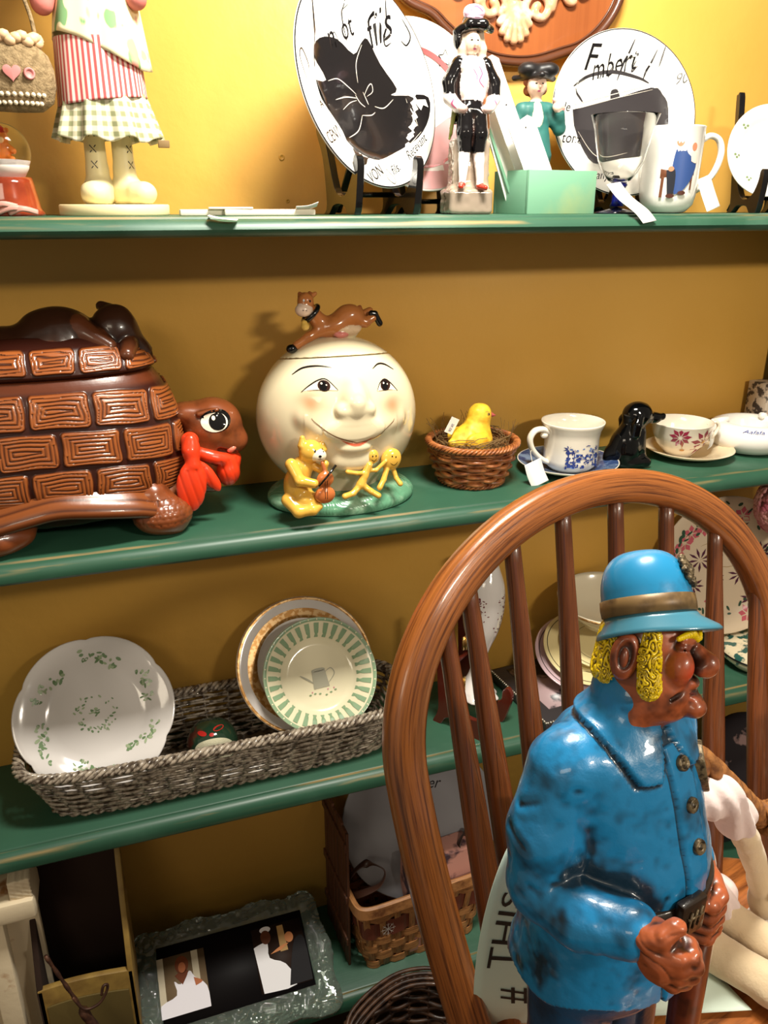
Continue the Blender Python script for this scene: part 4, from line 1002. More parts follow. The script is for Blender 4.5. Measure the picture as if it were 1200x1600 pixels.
def easel(name, label, loc, rz, m, s=1.0, pegs=.055, back=.14, group=None):
    """folding plate stand: two upright side pieces with a curled front peg and a crossed back"""
    t = thing(name, label, 'plate stand', loc, rz)
    if group: t['group'] = group
    for sx in (-1, 1):
        out = catmull([(-.050, 0, 0), (-.056, .020, 0), (-.060, .052, 0), (-.055, .062, 0), (-.049, .060, 0), (-.046, .045, 0), (-.036, .028, 0), (-.018, .020, 0), (.0, .030, 0), (.022, .080, 0), (.036, back, 0), (.044, back + .004, 0), (.046, back - .006, 0), (.030, .06, 0), (.022, .012, 0), (.030, 0, 0), (.016, 0, 0), (.002, .010, 0), (-.022, .010, 0), (-.034, 0, 0)], 4, True)
        M = Matrix(((0, 0, 1, sx * pegs * s - .003), (1, 0, 0, 0), (0, 1, 0, 0), (0, 0, 0, 1)))
        mb = MB(); mb.prism([(a * s, b * s) for a, b, _ in out], 0, .0095, M); mb.build('side_piece', m, t, bevel=.0008, bseg=1)
    mb = MB(); mb.tube([(-pegs * s, .012 * s, .022 * s), (pegs * s, .012 * s, .022 * s)], .0035, 8); mb.build('crossbar', m, t)
    mb = MB(); mb.tube([(-pegs * s, .020 * s, .085 * s), (pegs * s, .020 * s, .085 * s)], .003, 8); mb.build('crossbar', m, t)
    mb = MB(); mb.tube([(0, .02 * s, .080 * s), (0, .075 * s, .003)], .0035, 8, sq=(1, 1.6)); mb.build('back_leg', m, t)
    return t

# 1 plate with a black bow boot
pn = (.50, -.86, .24)
pt, ps = plate('bow_boot_plate', 'white plate painted with a black bow-tied boot, on a black stand', (.343, .088, 1.640), pn, math.radians(25), .128)
ring_mark('rim_line', .1255, .1272, ps, ink, pt)
ps2 = plate_surface(.128, eps=.0008)
boot = cm([(-.086, .038), (-.060, .028), (-.063, .060), (-.040, .070), (-.010, .060), (.008, .036), (.030, .042), (.046, .042), (.050, .010), (.062, -.026), (.045, -.028), (.075, -.040), (.102, -.056), (.085, -.078), (.050, -.090), (.000, -.088), (-.040, -.082), (-.058, -.072), (-.070, -.076), (-.083, -.070), (-.078, -.052), (-.073, -.030), (-.080, .0)], 3)
marks('boot_painting', [[p[:2] for p in boot]], ps, ink, pt, .008)
lt = mat('pale brush line', (206, 196, 182), rough=.3)
marks('boot_outline', [], ps2, lt, pt, strokes=[(cm([(-.058, .026), (-.040, .022), (-.028, .008), (-.020, -.004)]), .0013), (cm([(.030, .040), (.005, .026), (-.008, .006)]), .0012), (cm([(-.060, .004), (-.040, .0), (-.022, -.008)]), .0014), (cm([(-.055, -.010), (-.038, -.008), (-.024, -.010)]), .001), (cm([(-.022, -.004), (-.020, -.014), (-.014, -.022)]), .0013), (cm([(-.006, -.006), (-.006, -.016), (-.006, -.022)]), .0013),
      (cm([(-.006, -.010), (.008, -.004), (.016, -.004), (.012, -.012), (-.002, -.013)]), .0012), (cm([(-.070, -.040), (-.045, -.040), (-.026, -.028)]), .0013), (cm([(-.026, -.028), (-.010, -.034), (.0, -.034)]), .0012), (cm([(.004, -.028), (.020, -.036), (.045, -.034)]), .0013), (cm([(.070, -.042), (.066, -.060), (.060, -.078)]), .001), (cm([(-.020, -.088), (.020, -.091), (.060, -.086)]), .001)])
marks('boot_highlight', [[(.076, -.048), (.094, -.056), (.092, -.066), (.086, -.060), (.078, -.064)]], plate_surface(.128, eps=.0016), wht, pt, .006)
marks('script_flourish', [], ps, ink, pt, strokes=[(cm([(-.112, .060), (-.106, .090), (-.086, .116), (-.072, .108), (-.078, .092)]), .0016), (cm([(-.034, .114), (-.050, .080), (-.070, .046)]), .0030), (cm([(-.104, .040), (-.100, .064), (-.090, .070), (-.088, .054), (-.094, .044)]), .0016), (cm([(.034, .106), (.016, .078), (.006, .052)]), .0020), (cm([(.018, .084), (.030, .086)]), .0008),
      (cm([(.072, .106), (.060, .080), (.040, .050), (.032, .030)]), .0022), (cm([(.098, .078), (.086, .050), (.074, .026), (.084, .024)]), .0026), (cm([(.112, .042), (.116, .020), (.104, .012), (.098, .020)]), .0022), (cm([(-.026, .072), (-.024, .056), (-.010, .068), (-.008, .056)]), .0014),
      (cm([(.060, -.094), (.088, -.080), (.108, -.062), (.118, -.050), (.112, -.036), (.098, -.050)]), .0009), (cm([(-.040, -.092), (-.034, -.110), (-.040, -.116), (-.046, -.104), (-.034, -.094)]), .0010), (cm([(.044, -.108), (.072, -.100), (.088, -.094), (.074, -.088), (.064, -.096), (.084, -.110)]), .0012)])
text('lettering', [('n', -.030, .052, .040, 0, .4, .8), ('fils', .044, .030, .052, .0, .5, .8), ('ot', .000, .054, .036, 0, .45, .8), ('AU', -.100, .006, .012, 0, 0, 1), ('CENTR', -.118, -.032, .020, 0, 0, .62), ('VON', -.082, -.098, .020, 0, .1, .8), ('fils.', -.032, -.108, .017, 0, .35, .9), ('Recevant', .012, -.106, .016, .14, .4, .85), ('de', .018, -.118, .012, 0, .4, .9)], ps, ink, pt)
easel('plate_stand', 'black plate stand holding up the bow boot plate', (.347, .086, S1), math.radians(10), blkw, 1.12, .038, .095)
# 2 pink and white plate behind it
pk = mat('pink glaze', (224, 168, 168), rough=.18, coat=.5); pk2 = mat('rose glaze', (206, 120, 122), rough=.2, coat=.4)
pt, ps = plate('pink_flower_plate', 'pink and white plate with drawn blossoms, behind the bow boot plate', (.440, .150, 1.6225), (.18, -.95, .22), 0, .112)
marks('pink_glaze', [[(-.10, -.03)] + ovl(0, 0, .109, .109, 40, math.radians(200), math.radians(365)) + [(.05, -.01), (0, -.04)]], ps, pk, pt, .01)
ps2 = plate_surface(.112, eps=.0008)
ring_mark('rose_ring', .074, .079, ps2, pk2, pt)
def blossom(cx, cy, r, k=5): return cm([(cx + r * (1 if i % 2 == 0 else .55) * math.cos(PI * i / k + .3), cy + r * (1 if i % 2 == 0 else .55) * math.sin(PI * i / k + .3)) for i in range(2 * k + 1)], 5)
marks('blossom_outline', [], ps2, ink, pt, strokes=[(blossom(.072, -.060, .012), .0012), (blossom(.070, -.060, .004), .0008), (blossom(.050, .066, .010), .0010), (cm([(.080, .0), (.088, .006), (.084, -.012), (.092, -.004)]), .001), (cm([(.055, -.092), (.064, -.086), (.070, -.094), (.078, -.088)]), .001)])
easel('plate_stand', 'black plate stand behind the bow boot plate, under the pink plate', (.452, .140, S1), math.radians(8), blkw, .75, .045, .11)
# 3 purse plate
pt, ps = plate('purse_plate', 'white plate painted with a black handbag, behind the goblet and mug', (.766, .145, 1.6225), (-.10, -.96, .20), math.radians(2), .1165)
ring_mark('rim_line', .1145, .1158, ps, ink, pt)
chc = mat('charcoal plate ink', (46, 42, 44), rough=.3, coat=.3)
marks('purse_painting', [[p[:2] for p in cm([(-.078, .010), (-.020, .022), (.052, .040), (.070, .030), (.078, .010), (.074, -.030), (.050, -.056), (.0, -.060), (-.050, -.066), (-.066, -.040), (-.076, -.012)], 3)], [p[:2] for p in cm([(-.016, .024), (-.014, .036), (-.004, .038), (.0, .028)], 3)]], ps, chc, pt, .008)
ps2 = plate_surface(.1165, eps=.0008)
marks('purse_frame', [], ps2, lt, pt, strokes=[(cm([(-.080, .016), (-.020, .029), (.052, .044)]), .0011), (cm([(-.078, .010), (-.020, .023), (.054, .037)]), .0009), (cm([(-.070, -.020), (-.040, -.056), (.010, -.052)]), .0009)])
marks('purse_handle', [], ps, chc, pt, strokes=[(cm([(-.078, .040), (-.050, .056), (-.010, .062), (.030, .054), (.048, .046)]), .0052), (cm([(-.074, .038), (-.066, .028), (-.060, .020)]), .0034)])
marks('script_flourish', [], ps, inkline, pt, strokes=[(cm([(-.052, .104), (-.070, .074), (-.078, .052)]), .0022), (cm([(-.078, .094), (-.050, .098), (-.020, .108)]), .0010), (cm([(.020, .102), (.008, .076), (-.004, .050)]), .0030), (cm([(-.026, .066), (-.032, .052)]), .002), (cm([(-.012, .068), (-.018, .054)]), .002), (cm([(.056, .088), (.044, .064), (.038, .050)]), .0030), (cm([(.068, .092), (.060, .066)]), .0028), (cm([(.026, .076), (.020, .062), (.030, .070)]), .002), (cm([(-.100, .060), (-.080, .080), (-.060, .078), (-.070, .064), (-.092, .060)]), .0009)])
text('lettering', [('F', -.064, .062, .050, 0, .4, .9), ('mbert', -.046, .050, .040, .22, .45, .75), ('90', .084, .040, .022, .1, .4, .9), ('le', -.098, .006, .018, 0, .4, 1), ('tonza', -.104, -.038, .022, 0, .45, .9), ('anya', -.050, -.090, .018, 0, .45, .9), ('Kal', .036, -.086, .016, .1, .45, .9)], ps, ink, pt)
easel('plate_stand', 'black plate stand under the handbag plate, behind the goblet', (.775, .133, S1), math.radians(-4), blkw, .75, .05, .11)
# 4 small plate at the right edge
pt, ps = plate('small_flower_plate', 'plain white plate with tiny corner posies at the right edge of the top shelf', (1.008, .100, 1.5765), (-.22, -.95, .20), 0, .068, h=.010)
gq = mat('posy green', (120, 140, 96), rough=.4)
marks('posy', [ovl(.052 * math.cos(a) + dx, .052 * math.sin(a) + dy, .0022, .0018, 8) for a in np.radians([140, 190, 235, 290, 80, 20]) for dx, dy in ((0, 0), (.004, .003), (-.003, .004))], ps, gq, pt)
easel('plate_stand', 'tall black plate stand at the right edge of the top shelf', (1.004, .098, S1), math.radians(-10), blkw, 1.0, .030, .168)

# snow globe
t = thing('snow_globe', 'snow globe with an orange bear inside on a red-brown base', 'snow globe', (-.086, .068, S1))
mb = MB(); mb.lathe([(0, 0), (.036, 0), (.0365, .003), (.033, .008), (.031, .020), (.0285, .034), (.027, .041), (.0, .041)], 48)
mb.build('base', mat('red brown lacquer', (118, 42, 22), rough=.15, coat=.7, noise=(30, (156, 64, 34), .4, .7)), t)
glass = mat('clear glass', (250, 250, 250), rough=.0, trans=1.0, ior=1.18)
mb = MB(); mb.ball((0, 0, .0675), (.030, .030, .030), 32); mb.build('glass_ball', glass, t)
mb = MB(); mb.lathe([(0, .040), (.020, .041), (.0255, .050), (.0275, .0585), (.018, .060), (0, .061)], 32); mb.build('snow', mat('snow', (226, 214, 206), rough=.8), t)
Sx = Sculpt((-.02, -.02, .055), (.02, .02, .095), .0009); OR = (222, 124, 44)
Sx.ell((0, 0, .067), (.0085, .008, .009), OR, .003); Sx.ell((0, -.001, .0795), (.0078, .0072, .0068), OR, .002)
for s_ in (-1, 1): Sx.ell((s_ * .0062, 0, .0865), .0026, OR, .001); Sx.cap((s_ * .006, -.002, .072), (s_ * .011, -.006, .068), .0032, .003, OR, .002); Sx.cap((s_ * .004, -.002, .062), (s_ * .009, -.009, .060), .0040, .0036, OR, .002)
Sx.ell((0, -.0075, .078), (.0036, .0022, .0028), (240, 200, 140), .001); Sx.cap((0, 0, .0845), (0, 0, .0875), .006, .004, (170, 40, 30), .001)
Sx.build('bear', mat('vcol gloss', vcol=True, rough=.2, coat=.5), t)
mb = MB()
for i, (a, b) in enumerate([((-.012, -.038, .004), (.024, -.036, .006)), ((-.02, -.036, .008), (.010, -.039, .010)), ((.0, -.037, .003), (.030, -.033, .004))]):
    mb.tube(catmull([a, ((a[0] + b[0]) / 2, -.042, a[2] + .005), b], 5), .0030, 6, sq=(1, .3))
mb.build('ribbon_scrap', mat('pink ribbon', (206, 150, 138), rough=.5), t)

# doll on a disc
t = thing('boot_doll', 'painted wooden doll in laced cream boots and layered checked skirt', 'doll', (.0285, .082, S1))
crw = mat('cream boot paint', (226, 212, 164), rough=.4, bump=(40, .1, .001))
mb = MB(); mb.lathe([(0, 0), (.0625, 0), (.0635, .0015), (.0635, .0115), (.062, .0125), (0, .0125)], 64); mb.build('stand_disc', crw, t)
for s_, cx, rz in ((-1, -.016, math.radians(-12)), (1, .018, math.radians(38))):
    Sx = Sculpt((-.035, -.055, .012), (.035, .035, .115), .0013)
    Sx.chain([(0, .004, .115), (0, .004, .05), (0, .003, .03)], [.0112, .0125, .0150], None, .004)
    Sx.box((0, -.004, .024), (.0165, .022, .0120), None, .012, rnd=.008)
    Sx.ell((0, -.026, .0245), (.0155, .0150, .0135), None, .006)
    Sx.fn(lambda P: P[..., 2] - .0125, (-.05, -.06, 0), (.05, .05, .0125), None, .0005, op='sub')
    b = Sx.build('boot', crw, t); b.location = (cx, 0, 0); b.rotation_euler = (0, 0, rz)
    q = project(bvh_of(b), (0, -.2, 0), (1, 0, 0), (0, 0, 1), (0, 1, 0), .0005)
    for z in (.056, .073, .090): marks('lace', [], q, fk, b, strokes=[([(-.0035, z - .004), (.0035, z + .004)], .0013), ([(-.0035, z + .004), (.0035, z - .004)], .0013)])
def cloth_tube(name, z0, z1, r0, r1, nf, amp, m, parent, cx=0, cy=0, ez=.0, sq=.75, ph=0, tilt=0.0, zb=None):
    V = []; F = []; UV = []; n = 160; rows_ = 26
    for i in range(rows_):
        f_ = i / (rows_ - 1)
        for k in range(n):
            a = 2 * PI * k / n; bot = (zb(a) if zb else z0) + ez * math.sin(nf * a + ph); z = bot + (z1 - bot) * f_
            r = r0 + (r1 - r0) * f_ + amp * (1 - f_ * .75) * (math.sin(nf * a + ph) + .4 * math.sin(nf * 2.3 * a + 1))
            V.append((cx + r * math.cos(a) + tilt * (z1 - z), cy + r * math.sin(a) * sq, z)); UV.append((a * .055, z))
    F = [(i * n + k, i * n + (k + 1) % n, (i + 1) * n + (k + 1) % n, (i + 1) * n + k) for i in range(rows_ - 1) for k in range(n)]
    o = from_py(name, V, F, m, parent, True, uv=UV); md = o.modifiers.new('thickness', 'SOLIDIFY'); md.thickness = .0012; return o
def check_mat(name, c1, c2, size, stripes=False):
    m = bpy.data.materials.new(name); m.use_nodes = True; nt = m.node_tree; b = nt.nodes['Principled BSDF']; N = nt.nodes.new; Lk = nt.links.new
    uv = N('ShaderNodeUVMap'); sp = N('ShaderNodeSeparateXYZ'); Lk(uv.outputs[0], sp.inputs[0])
    def wave(o):
        a = N('ShaderNodeMath'); a.operation = 'MULTIPLY'; a.inputs[1].default_value = 2 * PI / size; Lk(o, a.inputs[0])
        s = N('ShaderNodeMath'); s.operation = 'SINE'; Lk(a.outputs[0], s.inputs[0]); r = N('ShaderNodeMapRange'); r.inputs[1].default_value = -.25; r.inputs[2].default_value = .25; Lk(s.outputs[0], r.inputs[0]); return r.outputs[0]
    x = wave(sp.outputs[0])
    if stripes: f = x
    else:
        y = wave(sp.outputs[1]); ad = N('ShaderNodeMath'); ad.operation = 'ADD'; Lk(x, ad.inputs[0]); Lk(y, ad.inputs[1]); hf_ = N('ShaderNodeMath'); hf_.operation = 'MULTIPLY'; hf_.inputs[1].default_value = .5; Lk(ad.outputs[0], hf_.inputs[0]); f = hf_.outputs[0]
    mx = N('ShaderNodeMix'); mx.data_type = 'RGBA'; mx.inputs[6].default_value = lin(c1); mx.inputs[7].default_value = lin(c2); Lk(f, mx.inputs[0]); Lk(mx.outputs[2], b.inputs['Base Color']); b.inputs['Roughness'].default_value = .85
    return m
cloth_tube('checked_ruffle', .082, .138, .060, .044, 9, .0045, check_mat('sage gingham', (232, 224, 196), (140, 142, 104), .0105), t, ez=.003, cx=.002, tilt=.02)
cloth_tube('striped_underskirt', .120, .185, .0495, .046, 7, .0012, check_mat('red ticking', (236, 214, 204), (196, 84, 84), .0072, True), t, sq=.78, zb=lambda a: .122 + .006 * math.cos(a))
def floral_mat():
    m = bpy.data.materials.new('floral print'); m.use_nodes = True; nt = m.node_tree; b = nt.nodes['Principled BSDF']; N = nt.nodes.new; Lk = nt.links.new
    tc = N('ShaderNodeTexCoord'); src = None; last = lin((236, 222, 180))
    for sc, thr, col, off in ((34, .62, (122, 164, 112), 0), (24, .66, (226, 150, 130), 3), (50, .68, (226, 190, 130), 7)):
        mp = N('ShaderNodeMapping'); mp.inputs['Location'].default_value = (off, off, off); mp.inputs['Scale'].default_value = (1.6, 1, .8); Lk(tc.outputs['Object'], mp.inputs[0])
        n = N('ShaderNodeTexNoise'); n.inputs['Scale'].default_value = sc; n.inputs['Detail'].default_value = 1.5; Lk(mp.outputs[0], n.inputs[0])
        r = N('ShaderNodeMapRange'); r.inputs[1].default_value = thr - .02; r.inputs[2].default_value = thr + .01; Lk(n.outputs[0], r.inputs[0])
        mx = N('ShaderNodeMix'); mx.data_type = 'RGBA'; mx.inputs[7].default_value = lin(col); Lk(r.outputs[0], mx.inputs[0])
        if src: Lk(src, mx.inputs[6])
        else: mx.inputs[6].default_value = last
        src = mx.outputs[2]
    Lk(src, b.inputs['Base Color']); b.inputs['Roughness'].default_value = .85; return m
flm = floral_mat()
cloth_tube('floral_smock', .165, .300, .052, .034, 5, .0022, flm, t, cx=.004, sq=.74, ph=1, zb=lambda a: .172 - .016 * math.cos(a) + .004 * math.sin(2 * a))
Sx = Sculpt((-.11, -.05, .17), (.07, .04, .38), .002)
Sx.chain([(-.052, -.015, .222), (-.072, -.020, .232), (-.088, -.020, .239)], [.0095, .0075, .0075], (226, 200, 160), .003)
Sx.cap((-.030, 0, .285), (-.052, -.015, .215), .016, .012, (206, 120, 110), .004); Sx.cap((.030, 0, .285), (.046, -.02, .225), .016, .012, (206, 120, 110), .004)
Sx.cap((0, 0, .28), (0, 0, .31), .028, .016, (226, 200, 160), .006)
Sx.build('sleeves', mat('cloth colours', vcol=True, rough=.8, bump=(120, .3, .001)), t)
mb = MB(); mb.ball((0, 0, .340), (.028, .027, .034), 24); mb.build('head', crw, t)
mb = MB(); mb.lathe([(.050, .352), (.052, .354), (.033, .358), (.030, .378), (.018, .388), (0, .390)], 32); mb.build('hat', flm, t)
mb = MB(); mb.box((.062, -.022, .0785), (.013, .006, .008), None); mb.build('tag', mat('brown tag', (130, 104, 64), rough=.7), t, bevel=.0008)

# burlap purse hanging at the doll's side
brl = mat('burlap', (150, 128, 94), rough=.95, bump=(420, .8, .002), noise=(200, (116, 96, 66), .4, .65))
t = thing('burlap_purse', 'small burlap purse with pink heart, buttons and pearl rows beside the doll', 'purse', (-.062, .052, S1 + .106))
mb = MB(); mb.lathe([(0, 0), (.026, .0015), (.038, .010), (.0425, .026), (.0425, .042), (.038, .056), (.030, .064), (.027, .068)], 64, sy=.55); mb.build('pouch', brl, t)
mb = MB()
for k in range(30): a = 2 * PI * k / 30; mb.ball((.029 * math.cos(a), .029 * .55 * math.sin(a), .070 + .003 * math.sin(k * 2.1)), (.0070, .0055, .0055), 8)
mb.build('ribbon_roses', mat('peach ribbon', (222, 188, 146), rough=.5), t)
prl = mat('pearl', (232, 216, 190), rough=.2, coat=.5)
for row_, z, rr in ((0, .008, .0365), (1, .016, .0415)):
    for k in range(-5, 6):
        a = -PI / 2 + k * .155; mb = MB(); mb.ball((rr * math.cos(a), rr * .55 * math.sin(a) - .0012, z), .0026, 8); mb.build('pearl', prl, t)
def hr(k):
    a = -PI / 2 + k; return Vector((.0425 * math.cos(a), .0425 * .55 * math.sin(a) - .001, .036)), rotm(PI / 2, 0, k * .8)
p, M = hr(.02); M.translation = p; hpts = [(.009 * math.sin(q) ** 3, .0005 + .00056 * (13 * math.cos(q) - 5 * math.cos(2 * q) - 2 * math.cos(3 * q) - math.cos(4 * q))) for q in np.linspace(0, 2 * PI, 28, endpoint=False)]
mb = MB(); mb.prism(hpts, -.0005, .0022, M); mb.build('heart', mat('dusty pink', (206, 130, 126), rough=.5), t, bevel=.0006)
for k in (-.42, .42):
    p, M = hr(k); M.translation = p; mb = MB(); mb.lathe([(0, .001), (.0035, .001), (.0042, .0026), (.0056, .0024), (.006, .0), (0, 0)], 20, M); mb.build('button', mat('dusty pink', (206, 130, 126)), t)
mb = MB(); mb.tube(catmull([(-.028, 0, .066), (-.022, .006, .100), (.008, .010, .135), (.024, .006, .100), (.028, 0, .066)], 8), .0022, 8); mb.build('handle', brl, t)

# flat white sticks
ivy = mat('ivory sticks', (232, 222, 202), rough=.55)
for x, y, L, rz, z, lab in ((.134, .030, .070, .02, .0, 'short cream wooden stick at left end of the loose row'), (.205, .022, .110, -.01, .0, 'long cream wooden stick lying before the wall at top shelf')):
    mb = MB(); mb.box((0, 0, .0035), (L, .014, .007)); o = mb.build('flat_stick', ivy, None, bevel=.0015, loc=(x, y, S1 + z), rot=(0, 0, rz)); tag(o, lab, 'stick')
mb = MB(); mb.box((0, 0, .0012), (.052, .012, .0024)); o = mb.build('flat_stick', ivy, None, bevel=.0008, loc=(.158, .022, S1 + .0072), rot=(0, 0, -.05)); tag(o, 'thin cream stick laid across the other two sticks', 'stick')
def curl(name, lab, cat_, pts, wd, m, parent=None, up=(0, 0, 1), th=.0005):
    """bent sheet of paper: path pts, width along wdv"""
    P = [Vector(p) for p in catmull(pts, 8)]; w_ = Vector(wd) / 2; V = []
    for p in P: V += [p - w_, p + w_]
    F = [(2 * i, 2 * i + 2, 2 * i + 3, 2 * i + 1) for i in range(len(P) - 1)]
    o = from_py(name, V, F, m, parent); md = o.modifiers.new('thickness', 'SOLIDIFY'); md.thickness = th
    if lab and not parent: tag(o, lab, cat_)
    elif lab: o['label'] = lab
    return o
curl('price_tag', 'folded paper tag sticking out under the cream sticks', 'tag', [(.128, -.002, S1 + .0008), (.140, -.010, S1 - .002), (.160, -.011, S1 - .004)], (.004, .014, .001), paper)
curl('price_tag', 'curled paper tag at the right end of the cream sticks', 'tag', [(.236, .018, S1 + .008), (.250, .014, S1 + .009), (.262, .012, S1 + .013)], (.002, .016, -.005), paper)

# gentleman figurine
t = thing('gentleman_figurine', 'porcelain gentleman figurine in black coat, breeches and plumed hat', 'figurine', (.478, .050, S1), math.radians(-6)); t.scale = (.88, .93, .875)
por = mat('porcelain colours', vcol=True, rough=.14, coat=.7)
K_ = (14, 12, 14); W_ = (240, 226, 220); ST = (168, 150, 132); FL = (238, 204, 178)
Sx = Sculpt((-.05, -.04, 0), (.05, .04, .285), .0011)
Sx.box((0, .004, .018), (.034, .026, .018), (150, 134, 118), .006, rnd=.006)
Sx.box((.004, .010, .062), (.029, .017, .045), ST, .012, rnd=.01); Sx.ell((.012, .010, .105), (.020, .014, .022), ST, .01)
for s_, a in ((-1, (-.016, -.020, .042)), (1, (.012, -.020, .040))):
    Sx.chain([(s_ * .010, -.006, .140), (s_ * .0115, -.012, .112), (s_ * .0105, -.012, .090)], [.0125, .0120, .0095], K_, .003)
    Sx.chain([(s_ * .0105, -.012, .090), (s_ * .012, -.013, .075), a], [.0085, .0080, .0050], W_, .002)
    Sx.cap(a, (a[0] + s_ * .005, a[1] - .010, a[2] - .003), .0052, .0040, (180, 50, 30), .002)
Sx.ell((0, -.004, .145), (.018, .014, .016), K_, .004)
Sx.ell((.002, -.004, .178), (.022, .015, .030), W_, .006)
Sx.ell((-.002, -.004, .200), (.020, .013, .014), W_, .006)
for s_ in (-1, 1):
    Sx.chain([(s_ * .020, 0, .203), (s_ * .034, 0, .180), (s_ * .034, -.006, .160)], [.0105, .0100, .0085], K_, .003)
    Sx.chain([(s_ * .034, -.006, .158), (s_ * .024, -.014, .146)], [.0095, .0080], W_, .002)
    Sx.ell((s_ * .019, -.018, .144), (.0075, .006, .006), (236, 196, 186), .002)
Sx.cap((-.018, .0, .185), (-.022, .004, .130), .0085, .0060, K_, .003); Sx.cap((.020, .004, .185), (.026, .006, .115), .0085, .0080, (190, 120, 70), .003)
Sx.cap((-.026, -.008, .145), (-.030, .002, .105), .0035, .0028, (120, 120, 60), .001)
Sx.ell((-.002, -.004, .229), (.0125, .0125, .0155), FL, .003); Sx.ell((0, -.017, .226), (.0025, .003, .004), FL, .002)
for s_ in (-1, 1): Sx.chain([(s_ * .010, .002, .240), (s_ * .014, .001, .222), (s_ * .016, .002, .202)], [.0072, .0075, .0060], (206, 186, 166), .003)
Sx.ell((0, .006, .232), (.014, .010, .017), (206, 186, 166), .003)
Sx.chain([(-.024, .0, .244), (-.008, -.010, .252), (.012, -.010, .252), (.026, .0, .248)], [.0055, .0075, .0075, .0055], K_, .004)
Sx.ell((0, .002, .258), (.015, .012, .012), K_, .003); Sx.ell((-.022, .003, .236), (.006, .010, .014), K_, .003)
Sx.ell((0, -.002, .268), (.016, .010, .0105), (232, 190, 214), .002)
o = Sx.build('body', por, t, disp=lambda V, N: vnoise(V, 120) * .0005 + (V[:, 2] < .12) * (V[:, 1] > -.002) * vnoise(V, 200, 2) * .0012, paint=lambda V, N, col, cav: wash((90, 60, 50), 900, .6)(V, N, col, cav) )
q = project(bvh_of(o), (0, -.2, 0), (1, 0, 0), (0, 0, 1), (0, 1, 0), .0004)
rose = mat('rose brush', (196, 90, 130), rough=.3)
marks('face_marks', [ovl(-.0065, .2315, .0018, .0009, 8), ovl(.0025, .2315, .0018, .0009, 8)], q, gl_k, o, strokes=[([(-.0085, .2345), (-.0045, .2345)], .0006), ([(.0005, .2345), (.0045, .2345)], .0006)])
marks('rose_marks', [ovl(-.0015, .2205, .0024, .0012, 8)], q, rose, o, strokes=[(cm([(.004, .200), (.010, .190), (.006, .180), (.014, .172)]), .0020), (cm([(-.004, .196), (.002, .186), (0, .176)]), .0014), (cm([(-.030, .158), (-.034, .150), (-.028, .143)]), .0022), (cm([(-.008, .268), (.0, .274), (.010, .268)]), .0022), (cm([(.030, .156), (.034, .150)]), .002)])

# green box with cards
t = thing('green_box', 'small open sage-green painted wooden box beside the gentleman figurine', 'box', (.612, .082, S1), math.radians(9))
bw, bd, bh = .118, .080, .056
for nm, c, d in (('front_panel', (0, -bd / 2 + .003, bh / 2), (bw, .006, bh)), ('back_panel', (0, bd / 2 - .003, bh / 2), (bw, .006, bh)), ('side_panel', (-bw / 2 + .003, 0, bh / 2), (.006, bd - .012, bh)), ('side_panel', (bw / 2 - .003, 0, bh / 2), (.006, bd - .012, bh)), ('bottom_panel', (0, 0, .003), (bw - .012, bd - .012, .006))):
    mb = MB(); mb.box(c, d); mb.build(nm, green2, t, bevel=.0008)
cards = [((.612, .060, 1.496), -.52, .042, .125, 'front white card leaning left out of the green box'), ((.600, .074, 1.496), -.50, .032, .205, 'middle white card leaning left out of the green box'), ((.572, .086, 1.496), -.40, .030, .140, 'rearmost narrow white card leaning in the green box')]
for i, (c, a, w_, h, lab) in enumerate(cards):
    mb = MB(); mb.prism([(-w_ / 2, 0), (w_ / 2, 0), (w_ / 2, h - .008), (w_ / 2 - .008, h), (-w_ / 2, h)], -.0006, .0006); o = mb.build('card', paper, None, smooth=False); o.matrix_basis = Matrix.Translation(c) @ Matrix.Rotation(math.radians(9), 4, 'Z') @ Matrix.Rotation(a, 4, 'Y') @ Matrix.Rotation(PI / 2, 4, 'X'); tag(o, lab, 'card')
    if i < 2: mb = MB(); mb.lathe([(0, .0008), (.0012, .0008), (.0012, .0002)], 10, Matrix.Translation((.004, h - .012 - .05 * i, 0))); mb.build('punched_hole', inkline, o)
mb = MB(); mb.box((0, 0, .055), (.004, .012, .11)); o = mb.build('green_stick', green2, None, bevel=.0006); o.matrix_basis = Matrix.Translation((.563, .082, 1.497)) @ Matrix.Rotation(-.42, 4, 'Y'); tag(o, 'green painted stick leaning at the left inside the green box', 'stick')

# boy figurine behind the box
t = thing('boy_figurine', 'bisque figurine in teal coat and black tricorn hat behind the cards', 'figurine', (.614, .128, S1), math.radians(-12)); t.scale = (1.06, 1.0, 1.05)
bis = mat('bisque colours', vcol=True, rough=.5)
TG = (46, 104, 98)
Sx = Sculpt((-.045, -.04, 0), (.06, .04, .205), .0012)
Sx.lat = None
Sx.cap((0, 0, .004), (0, 0, .012), .028, .026, (120, 150, 100), .003)
Sx.chain([(-.008, 0, .012), (-.008, 0, .07)], [.009, .011], (220, 210, 190), .003); Sx.chain([(.010, 0, .012), (.010, 0, .07)], [.009, .011], (220, 210, 190), .003)
Sx.cap((0, 0, .075), (0, 0, .125), .026, .017, TG, .006); Sx.ell((0, -.010, .112), (.010, .010, .028), (228, 208, 176), .002); Sx.cap((-.016, 0, .130), (.016, 0, .130), .011, .011, TG, .004)
Sx.chain([(.018, 0, .130), (.034, -.004, .108), (.030, -.014, .126)], [.0095, .0085, .0070], TG, .003); Sx.chain([(-.018, 0, .130), (-.030, -.002, .10), (-.022, -.012, .085)], [.0095, .0085, .0075], TG, .003)
Sx.ell((.026, -.018, .134), (.007, .006, .007), (240, 206, 190), .002); Sx.chain([(.020, -.020, .142), (.028, -.018, .136), (.034, -.018, .132)], [.003, .004, .003], (226, 170, 160), .001)
